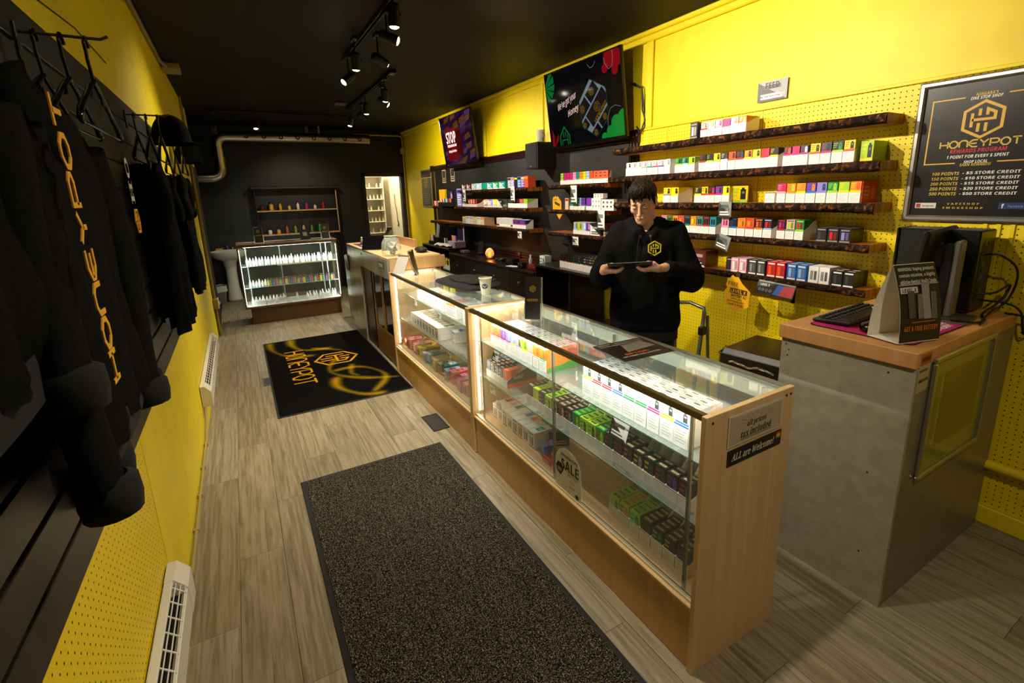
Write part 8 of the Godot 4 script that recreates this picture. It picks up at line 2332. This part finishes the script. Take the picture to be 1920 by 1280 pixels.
func nets(bones: Array, cell_size: float, k: float, out: MB, wob := 0.0, wob_f := 40.0) -> void:
	# bones: ["cap", a, b, ra, rb] / ["ell", c, r] / ["sub", c, r] (an ellipsoid taken away); smooth union, then surface nets
	var lo := Vector3(9, 9, 9)
	var hi := -lo
	for b in bones:
		if b[0] == "cap":
			var r := maxf(b[3], b[4])
			lo = lo.min(b[1] - Vector3.ONE * r).min(b[2] - Vector3.ONE * r)
			hi = hi.max(b[1] + Vector3.ONE * r).max(b[2] + Vector3.ONE * r)
		elif b[0] == "ell":
			lo = lo.min(b[1] - b[2])
			hi = hi.max(b[1] + b[2])
	var pad := cell_size * 3.0
	lo -= Vector3.ONE * pad
	hi += Vector3.ONE * pad
	var nx := int((hi.x - lo.x) / cell_size) + 2
	var ny := int((hi.y - lo.y) / cell_size) + 2
	var nz := int((hi.z - lo.z) / cell_size) + 2
	var f := PackedFloat32Array()
	f.resize(nx * ny * nz)
	f.fill(1.0)
	var reach := k + cell_size * 2.5
	for b in bones:
		var kind: String = b[0]
		var bl: Vector3
		var bh: Vector3
		if kind == "cap":
			var r := maxf(b[3], b[4]) + reach
			bl = (b[1] as Vector3).min(b[2]) - Vector3.ONE * r
			bh = (b[1] as Vector3).max(b[2]) + Vector3.ONE * r
		else:
			bl = b[1] - b[2] - Vector3.ONE * reach
			bh = b[1] + b[2] + Vector3.ONE * reach
		var kk: float = b[b.size() - 1] if (kind == "cap" and b.size() == 6) or (kind != "cap" and b.size() == 4) else k
		var i0 := maxi(0, int((bl.x - lo.x) / cell_size))
		var i1 := mini(nx - 1, int((bh.x - lo.x) / cell_size) + 1)
		var j0 := maxi(0, int((bl.y - lo.y) / cell_size))
		var j1 := mini(ny - 1, int((bh.y - lo.y) / cell_size) + 1)
		var k0 := maxi(0, int((bl.z - lo.z) / cell_size))
		var k1 := mini(nz - 1, int((bh.z - lo.z) / cell_size) + 1)
		for z in range(k0, k1 + 1):
			for y in range(j0, j1 + 1):
				var row_at := (z * ny + y) * nx
				for x in range(i0, i1 + 1):
					var p := lo + Vector3(x, y, z) * cell_size
					var d := cap_d(p, b) if kind == "cap" else ell_d(p, b)
					var o := f[row_at + x]
					if kind == "sub":
						d = -d
						var h := clampf(0.5 - 0.5 * (o - d) / kk, 0.0, 1.0)
						f[row_at + x] = lerpf(o, d, h) + kk * h * (1.0 - h)
					elif o > 0.9:
						f[row_at + x] = d
					else:
						var h := clampf(0.5 + 0.5 * (o - d) / kk, 0.0, 1.0)
						f[row_at + x] = lerpf(o, d, h) - kk * h * (1.0 - h)
	if wob > 0.0:
		var fnz := FastNoiseLite.new()
		fnz.seed = 17
		fnz.frequency = wob_f
		for z in nz:
			for y in ny:
				for x in nx:
					var q := (z * ny + y) * nx + x
					if absf(f[q]) < cell_size * 4.0:
						var p := lo + Vector3(x, y * 0.45, z) * cell_size
						f[q] += wob * fnz.get_noise_3d(p.x, p.y, p.z)
	var index := PackedInt32Array()
	index.resize(nx * ny * nz)
	index.fill(-1)
	var sx := 1
	var sy := nx
	var sz := nx * ny
	var offs := [0, sx, sy, sx + sy, sz, sx + sz, sy + sz, sx + sy + sz]
	var corner := [Vector3(0, 0, 0), Vector3(1, 0, 0), Vector3(0, 1, 0), Vector3(1, 1, 0), Vector3(0, 0, 1), Vector3(1, 0, 1), Vector3(0, 1, 1), Vector3(1, 1, 1)]
	var edges := [[0, 1], [2, 3], [4, 5], [6, 7], [0, 2], [1, 3], [4, 6], [5, 7], [0, 4], [1, 5], [2, 6], [3, 7]]
	for z in range(0, nz - 1):
		for y in range(0, ny - 1):
			for x in range(0, nx - 1):
				var q := z * sz + y * sy + x
				if absf(f[q]) > cell_size * 2.2:
					continue
				var neg := 0
				for c in 8:
					if f[q + offs[c]] < 0.0:
						neg += 1
				if neg == 0 or neg == 8:
					continue
				var s := Vector3.ZERO
				var n := 0
				for e in edges:
					var a := f[q + offs[e[0]]]
					var b := f[q + offs[e[1]]]
					if (a < 0.0) != (b < 0.0):
						s += corner[e[0]].lerp(corner[e[1]], a / (a - b))
						n += 1
				s /= n
				var g := Vector3(f[q + 1] + f[q + 1 + sy + sz] - f[q] - f[q + sy + sz], f[q + sy] + f[q + sy + sx + sz] - f[q] - f[q + sx + sz], f[q + sz] + f[q + sz + sx + sy] - f[q] - f[q + sx + sy])
				index[q] = out.vert(lo + (Vector3(x, y, z) + s) * cell_size, g.normalized())
	for z in range(1, nz - 1):
		for y in range(1, ny - 1):
			for x in range(1, nx - 1):
				var q := z * sz + y * sy + x
				var a := f[q] < 0.0
				if absf(f[q]) > cell_size * 2.2:
					continue
				for ax in 3:
					var st: int = [sx, sy, sz][ax]
					if a == (f[q + st] < 0.0):
						continue
					var u: int = [sy, sz, sx][ax]
					var w: int = [sz, sx, sy][ax]
					var v0 := index[q - u - w]
					var v1 := index[q - w]
					var v2 := index[q]
					var v3 := index[q - u]
					if v0 < 0 or v1 < 0 or v2 < 0 or v3 < 0:
						continue
					if a:
						out.face(v0, v1, v2)
						out.face(v0, v2, v3)
					else:
						out.face(v0, v2, v1)
						out.face(v0, v3, v2)


func hand_bones(palm: Vector3, across: Vector3, along: Vector3, up: Vector3, curl: float) -> Array:
	# across: from the little finger towards the index finger; along: out of the palm; up: back of the tablet towards the thumb's side
	var b := []
	for k in 4:
		b.append(["cap", palm + across * (-0.028 + 0.019 * k), palm + across * (-0.026 + 0.0185 * k) + along * 0.045, 0.0125, 0.0115])
	for k in 4:
		var L: float = [0.8, 0.95, 1.0, 0.93][k]
		var r: float = [0.0072, 0.0082, 0.0086, 0.0083][k]
		var p0 := palm + across * (-0.027 + 0.0185 * k) + along * 0.045
		var d1 := (along * 0.9 - up * 0.15).normalized()
		var p1 := p0 + d1 * 0.036 * L
		var d2 := (along * cos(curl) + up * sin(curl) * 0.55).normalized()
		var p2 := p1 + d2 * 0.024 * L
		var d3 := (along * cos(curl * 1.6) + up * sin(curl * 1.6) * 0.7).normalized()
		var p3 := p2 + d3 * 0.018 * L
		b.append(["cap", p0, p1, r + 0.0014, r + 0.0004, 0.006])
		b.append(["cap", p1, p2, r + 0.0006, r - 0.0004, 0.004])
		b.append(["cap", p2, p3, r - 0.0002, r - 0.0014, 0.004])
	var t0 := palm + across * 0.028 + along * 0.004 + up * 0.004
	var t1 := t0 + across * 0.018 + along * 0.022 + up * 0.018
	var t2 := t1 + along * 0.03 + up * 0.006 + across * 0.002
	var t3 := t2 + along * 0.022 - up * 0.003
	b.append(["cap", palm + across * 0.01, t0, 0.013, 0.0125])
	b.append(["cap", t0, t1, 0.0135, 0.0112, 0.008])
	b.append(["cap", t1, t2, 0.0108, 0.0096, 0.004])
	b.append(["cap", t2, t3, 0.0096, 0.008, 0.004])
	return b


func build_person() -> void:
	var t := thing("person", "person in a black hoodie with a yellow chest emblem, looking down at a tablet", "person", Vector3(2.6, 0, -2.24), deg_to_rad(-43))
	var skin := StandardMaterial3D.new()
	skin.albedo_color = Color("d2a184")
	skin.roughness = 0.5
	skin.subsurf_scatter_enabled = true
	skin.subsurf_scatter_strength = 0.12
	var hb := Basis(Vector3.UP, -0.22) * Basis(Vector3.RIGHT, 0.42) * Basis(Vector3.BACK, 0.05)
	var ho := Vector3(-0.03, 1.575, 0.055)
	var H := func(x: float, y: float, z: float) -> Vector3: return ho + hb * Vector3(x, y, z)
	# hands: wrists
	var wr := Vector3(-0.245, 1.195, 0.245)
	var wl := Vector3(0.105, 1.205, 0.245)
	var elr := Vector3(-0.275, 1.115, 0.02)
	var ell := Vector3(0.275, 1.11, 0.03)
	var body := mb()
	nets([
		["cap", Vector3(0, 1.02, 0), Vector3(0, 1.32, 0), 0.11, 0.115], ["cap", Vector3(-0.1, 1.36, 0), Vector3(0.1, 1.36, 0), 0.07, 0.07], ["cap", Vector3(0, 1.4, -0.01), Vector3(-0.015, 1.47, 0.015), 0.055, 0.05],
		["cap", Vector3(-0.08, 0.92, 0), Vector3(0.08, 0.92, 0), 0.1, 0.1],
		["cap", Vector3(-0.16, 1.37, 0), elr, 0.05, 0.042], ["cap", elr, wr, 0.04, 0.028], ["cap", Vector3(0.16, 1.37, 0), ell, 0.05, 0.042], ["cap", ell, wl, 0.04, 0.028],
		["cap", Vector3(-0.09, 0.88, 0), Vector3(-0.1, 0.48, 0.02), 0.085, 0.055], ["cap", Vector3(-0.1, 0.48, 0.02), Vector3(-0.1, 0.1, -0.02), 0.055, 0.038], ["cap", Vector3(0.09, 0.88, 0), Vector3(0.1, 0.48, 0.02), 0.085, 0.055], ["cap", Vector3(0.1, 0.48, 0.02), Vector3(0.1, 0.1, -0.02), 0.055, 0.038],
		["cap", Vector3(-0.1, 0.06, -0.03), Vector3(-0.11, 0.04, 0.12), 0.035, 0.028], ["cap", Vector3(0.1, 0.06, -0.03), Vector3(0.11, 0.04, 0.12), 0.035, 0.028]], 0.014, 0.03, body)
	# head in its own frame
	var head := mb()
	head.at(ho, hb)
	var hd := [["ell", Vector3(0, 0.03, -0.018), Vector3(0.075, 0.094, 0.096)], ["cap", Vector3(0, -0.015, 0.03), Vector3(0, -0.085, 0.056), 0.06, 0.034], ["cap", Vector3(0, -0.06, -0.02), Vector3(0.01, -0.16, -0.07), 0.052, 0.056],
		["cap", Vector3(-0.052, -0.035, 0.0), Vector3(-0.02, -0.09, 0.055), 0.02, 0.02], ["cap", Vector3(0.052, -0.035, 0.0), Vector3(0.02, -0.09, 0.055), 0.02, 0.02],
		["ell", Vector3(-0.038, -0.022, 0.056), Vector3(0.026, 0.024, 0.026)], ["ell", Vector3(0.038, -0.022, 0.056), Vector3(0.026, 0.024, 0.026)], ["ell", Vector3(0, -0.099, 0.072), Vector3(0.02, 0.016, 0.016)],
		["cap", Vector3(-0.036, 0.024, 0.074), Vector3(0.036, 0.024, 0.074), 0.012, 0.012, 0.012],
		["sub", Vector3(-0.031, 0.004, 0.1), Vector3(0.019, 0.013, 0.018), 0.012], ["sub", Vector3(0.031, 0.004, 0.1), Vector3(0.019, 0.013, 0.018), 0.012],
		["ell", Vector3(-0.031, 0.003, 0.077), Vector3(0.014, 0.011, 0.0125), 0.004], ["ell", Vector3(0.031, 0.003, 0.077), Vector3(0.014, 0.011, 0.0125), 0.004],
		["cap", Vector3(0, 0.014, 0.086), Vector3(0, -0.032, 0.112), 0.0075, 0.0105, 0.008], ["ell", Vector3(-0.012, -0.037, 0.1), Vector3(0.0085, 0.007, 0.01), 0.006], ["ell", Vector3(0.012, -0.037, 0.1), Vector3(0.0085, 0.007, 0.01), 0.006],
		["cap", Vector3(-0.02, -0.0645, 0.084), Vector3(0.02, -0.0645, 0.084), 0.006, 0.006, 0.006], ["cap", Vector3(-0.015, -0.0745, 0.085), Vector3(0.015, -0.0745, 0.085), 0.0065, 0.0065, 0.006],
		["ell", Vector3(-0.079, -0.005, -0.012), Vector3(0.008, 0.031, 0.019), 0.008], ["ell", Vector3(0.079, -0.005, -0.012), Vector3(0.008, 0.031, 0.019), 0.008], ["sub", Vector3(-0.09, -0.002, -0.006), Vector3(0.007, 0.018, 0.01), 0.005], ["sub", Vector3(0.09, -0.002, -0.006), Vector3(0.007, 0.018, 0.01), 0.005]]
	nets(hd, 0.0035, 0.018, head)
	# hands hold the tablet between thumb (above) and fingers (below)
	var tb := Basis(Vector3.BACK, 0.06) * Basis(Vector3.RIGHT, -0.36)
	var tc := Vector3(-0.095, 1.222, 0.315)
	var hands := mb()
	var up := tb.y
	for s: float in [-1.0, 1.0]:
		var palm: Vector3 = tc + tb.x * s * 0.158 + tb.y * -0.017 + tb.z * -0.03
		var hbones := hand_bones(palm, tb.z, -s * tb.x, up, 0.5)
		hbones.append(["cap", wr if s < 0 else wl, palm - tb.z * 0.006, 0.026, 0.019, 0.02])
		nets(hbones, 0.0032, 0.007, hands)
	var all := body
	for extra in [head, hands]:
		var k := all.v.size()
		all.v.append_array(extra.v)
		all.n.append_array(extra.n)
		all.u.append_array(extra.u)
		for q in extra.i:
			all.i.append(q + k)
	put(t, "body", all.mesh(), skin)
	put(t, "ring", mb().at(tc + tb.x * 0.113 - tb.y * 0.022 + tb.z * -0.022, tb * Basis(Vector3.BACK, PI / 2.0)).lathe([Vector2(0.0095, -0.0025), Vector2(0.0112, -0.0025), Vector2(0.0112, 0.0025), Vector2(0.0095, 0.0025)], 18).mesh(), mat("d8d4c8", 0.15, 1.0))
	# face details
	for s: float in [-1.0, 1.0]:
		put(t, "eyebrow", mb().tube([H.call(0.013 * s, 0.02, 0.0895), H.call(0.028 * s, 0.0255, 0.088), H.call(0.046 * s, 0.019, 0.0755)], [0.0028, 0.0034, 0.0018], 8).mesh(), mat("1c120c", 0.8))
		put(t, "eyelashes", mb().tube([H.call(0.019 * s, -0.002, 0.0862), H.call(0.031 * s, -0.0045, 0.0888), H.call(0.043 * s, -0.002, 0.0835)], 0.0016, 6).mesh(), mat("17100c", 0.7))
	put(t, "lips", mb().tube([H.call(-0.021, -0.0695, 0.0855), H.call(-0.008, -0.0675, 0.0915), H.call(0.0, -0.0685, 0.092), H.call(0.008, -0.0675, 0.0915), H.call(0.021, -0.0695, 0.0855)], [0.0015, 0.0042, 0.0046, 0.0042, 0.0015], 8).mesh(), mat("a8645a", 0.5))
	# hair: cap over skull with an uneven fringe
	var hair := mb()
	hair.at(ho, hb)
	var hh := [["ell", Vector3(0, 0.052, -0.028), Vector3(0.083, 0.086, 0.098)], ["ell", Vector3(0, 0.005, -0.05), Vector3(0.079, 0.075, 0.068)], ["ell", Vector3(0, 0.088, 0.03), Vector3(0.072, 0.048, 0.062)],
		["sub", Vector3(0, -0.055, 0.075), Vector3(0.1, 0.095, 0.075), 0.01], ["sub", Vector3(0.1, -0.075, 0.02), Vector3(0.05, 0.072, 0.05), 0.01], ["sub", Vector3(-0.1, -0.075, 0.02), Vector3(0.05, 0.072, 0.05), 0.01]]
	for q in 9:
		var x := -0.058 + 0.0145 * q
		var l := 0.02 + 0.012 * float(q % 3) - 0.008 * float(q % 2)
		var zc := 0.082 - 6.0 * x * x
		hh.append(["cap", Vector3(x * 0.9, 0.09, zc - 0.006), Vector3(x * 1.05 + 0.004 * float(q % 2), 0.085 - l, zc + 0.01), 0.0125, 0.004, 0.008])
	for s: float in [-1.0, 1.0]:
		hh.append(["cap", Vector3(0.072 * s, 0.05, 0.02), Vector3(0.077 * s, 0.0, 0.022), 0.012, 0.005, 0.008])
	nets(hh, 0.0042, 0.012, hair, 0.006, 90.0)
	put(t, "hair", hair.mesh(), tri_mat("hair", noise_tex("hairtex", 128, 0.12, [[0.0, "0c0806"], [0.6, "1e130d"], [1.0, "38261a"]], 8.0, 3, 95), Vector3(9, 5, 9), 0.6, "ffffff", 0.25, false))
	# clothing
	var black := tri_mat("hoodie_cloth", noise_tex("hoodietex", 128, 0.2, [[0.0, "0b0b0b"], [1.0, "161616"]], 1.0, 3, 54), Vector3(4, 4, 4), 0.92, "ffffff", 0.2, false)
	var hoodie := mb()
	var hb2 := [["cap", Vector3(-0.085, 1.31, 0.0), Vector3(-0.095, 0.82, 0.0), 0.122, 0.128], ["cap", Vector3(0.085, 1.31, 0.0), Vector3(0.095, 0.82, 0.0), 0.122, 0.128], ["cap", Vector3(0, 1.25, 0.03), Vector3(0, 0.85, 0.03), 0.115, 0.12],
		["cap", Vector3(-0.15, 1.385, -0.01), Vector3(0.15, 1.385, -0.01), 0.068, 0.068],
		["cap", Vector3(-0.165, 1.375, -0.01), elr, 0.078, 0.075], ["cap", elr, elr.lerp(wr, 0.86), 0.074, 0.05], ["cap", Vector3(0.165, 1.375, -0.01), ell, 0.078, 0.075], ["cap", ell, ell.lerp(wl, 0.84), 0.074, 0.05],
		["cap", elr + Vector3(0, -0.03, 0.02), elr + Vector3(0.01, -0.02, 0.1), 0.06, 0.05], ["cap", ell + Vector3(0, -0.035, 0.0), ell + Vector3(-0.03, -0.025, 0.09), 0.062, 0.05],
		["cap", Vector3(-0.085, 1.435, -0.02), Vector3(-0.01, 1.45, -0.085), 0.042, 0.046], ["cap", Vector3(-0.01, 1.45, -0.085), Vector3(0.075, 1.435, -0.02), 0.046, 0.042], ["cap", Vector3(-0.085, 1.43, -0.02), Vector3(-0.055, 1.385, 0.085), 0.036, 0.03], ["cap", Vector3(0.075, 1.43, -0.02), Vector3(0.035, 1.385, 0.085), 0.036, 0.03], ["cap", Vector3(-0.055, 1.385, 0.085), Vector3(-0.01, 1.345, 0.1), 0.026, 0.016], ["cap", Vector3(0.035, 1.385, 0.085), Vector3(-0.01, 1.345, 0.1), 0.026, 0.016],
		["sub", Vector3(0, 0.55, 0), Vector3(0.5, 0.175, 0.5), 0.01]]
	nets(hb2, 0.011, 0.03, hoodie, 0.014, 9.0)
	put(t, "hoodie", hoodie.mesh(), black)
	put(t, "waistband", mb().grid(40, 3, func(u: float, v: float) -> Vector3:
		var a := -u * TAU
		return Vector3(signf(cos(a)) * pow(absf(cos(a)), 0.7) * 0.212, 0.715 + 0.06 * v + 0.002 * sin(u * 260.0), 0.008 + signf(sin(a)) * pow(absf(sin(a)), 0.8) * 0.137), true).mesh(), mat("0c0c0c", 0.95))
	for q in [[elr, wr, 0.9], [ell, wl, 0.88]]:
		var p0: Vector3 = (q[0] as Vector3).lerp(q[1], q[2] - 0.05)
		var p1: Vector3 = (q[0] as Vector3).lerp(q[1], q[2] + 0.07)
		put(t, "cuff", mb().tube([p0, p0.lerp(p1, 0.5), p1], [0.048, 0.043, 0.036], 18).mesh(), mat("0b0b0b", 0.95))
	for s: float in [-1.0, 1.0]:
		put(t, "drawstring", mb().tube([Vector3(-0.01 + 0.032 * s, 1.372, 0.118), Vector3(-0.012 + 0.04 * s, 1.33, 0.146), Vector3(-0.012 + 0.042 * s, 1.27 + 0.02 * s, 0.154), Vector3(-0.012 + 0.043 * s, 1.235 + 0.02 * s, 0.155)], [0.003, 0.003, 0.003, 0.005], 7).mesh(), mat("0a0a0a", 0.9))
		put(t, "eyelet", mb().at(Vector3(-0.01 + 0.03 * s, 1.376, 0.12), Basis(Vector3.RIGHT, PI / 2.0)).lathe([Vector2(0.003, 0.0), Vector2(0.0055, 0.003), Vector2(0.0065, 0.0)], 12).mesh(), mat("a8a69c", 0.3, 0.8))
	put(t, "chest_emblem", line_mesh(emblem_lines(0.042), 0.0066, 0.003), mat("e0d018", 0.7), Vector3(0.045, 1.305, 0.1485), Basis(Vector3.UP, 0.22) * Basis(Vector3.RIGHT, -0.06))
	var tr := mb()
	nets([["cap", Vector3(-0.07, 0.86, 0), Vector3(0.07, 0.86, 0), 0.12, 0.12], ["cap", Vector3(-0.09, 0.82, 0), Vector3(-0.105, 0.48, 0.02), 0.108, 0.088], ["cap", Vector3(-0.105, 0.48, 0.02), Vector3(-0.105, 0.1, -0.015), 0.088, 0.075], ["cap", Vector3(0.09, 0.82, 0), Vector3(0.105, 0.48, 0.02), 0.108, 0.088], ["cap", Vector3(0.105, 0.48, 0.02), Vector3(0.105, 0.1, -0.015), 0.088, 0.075]], 0.014, 0.02, tr, 0.012, 8.0)
	put(t, "trousers", tr.mesh(), mat("0a0a0b", 0.9))
	for s: float in [-1.0, 1.0]:
		var sh := mb()
		nets([["cap", Vector3(0.105 * s, 0.05, -0.04), Vector3(0.118 * s, 0.045, 0.13), 0.048, 0.042]], 0.008, 0.01, sh)
		put(t, "shoe", sh.mesh(), mat("101010", 0.5), Vector3(0, 0.004, 0))
	# the tablet in both hands
	var tw := t.transform
	var tab := thing("tablet", "dark tablet held level in both hands of the person", "tablet", tw * tc)
	tab.basis = tw.basis * tb
	put(tab, "shell", mb().cbox(Vector3(0, -0.001, 0), Vector3(0.25, 0.0065, 0.175), 0.003).mesh(), mat("2c2c2e", 0.35, 0.4))
	put(tab, "bevel_edge", mb().span(Vector3(-0.126, -0.0005, -0.088), Vector3(0.126, 0.0025, -0.0865), 0.0).span(Vector3(-0.126, -0.0005, 0.0865), Vector3(0.126, 0.0025, 0.088), 0.0).mesh(), mat("8f8d86", 0.25, 0.8))
	put(tab, "screen", mb().box(Vector3(0, 0.0026, 0), Vector3(0.235, 0.0008, 0.16)).mesh(), mat("0a0a0c", 0.08))
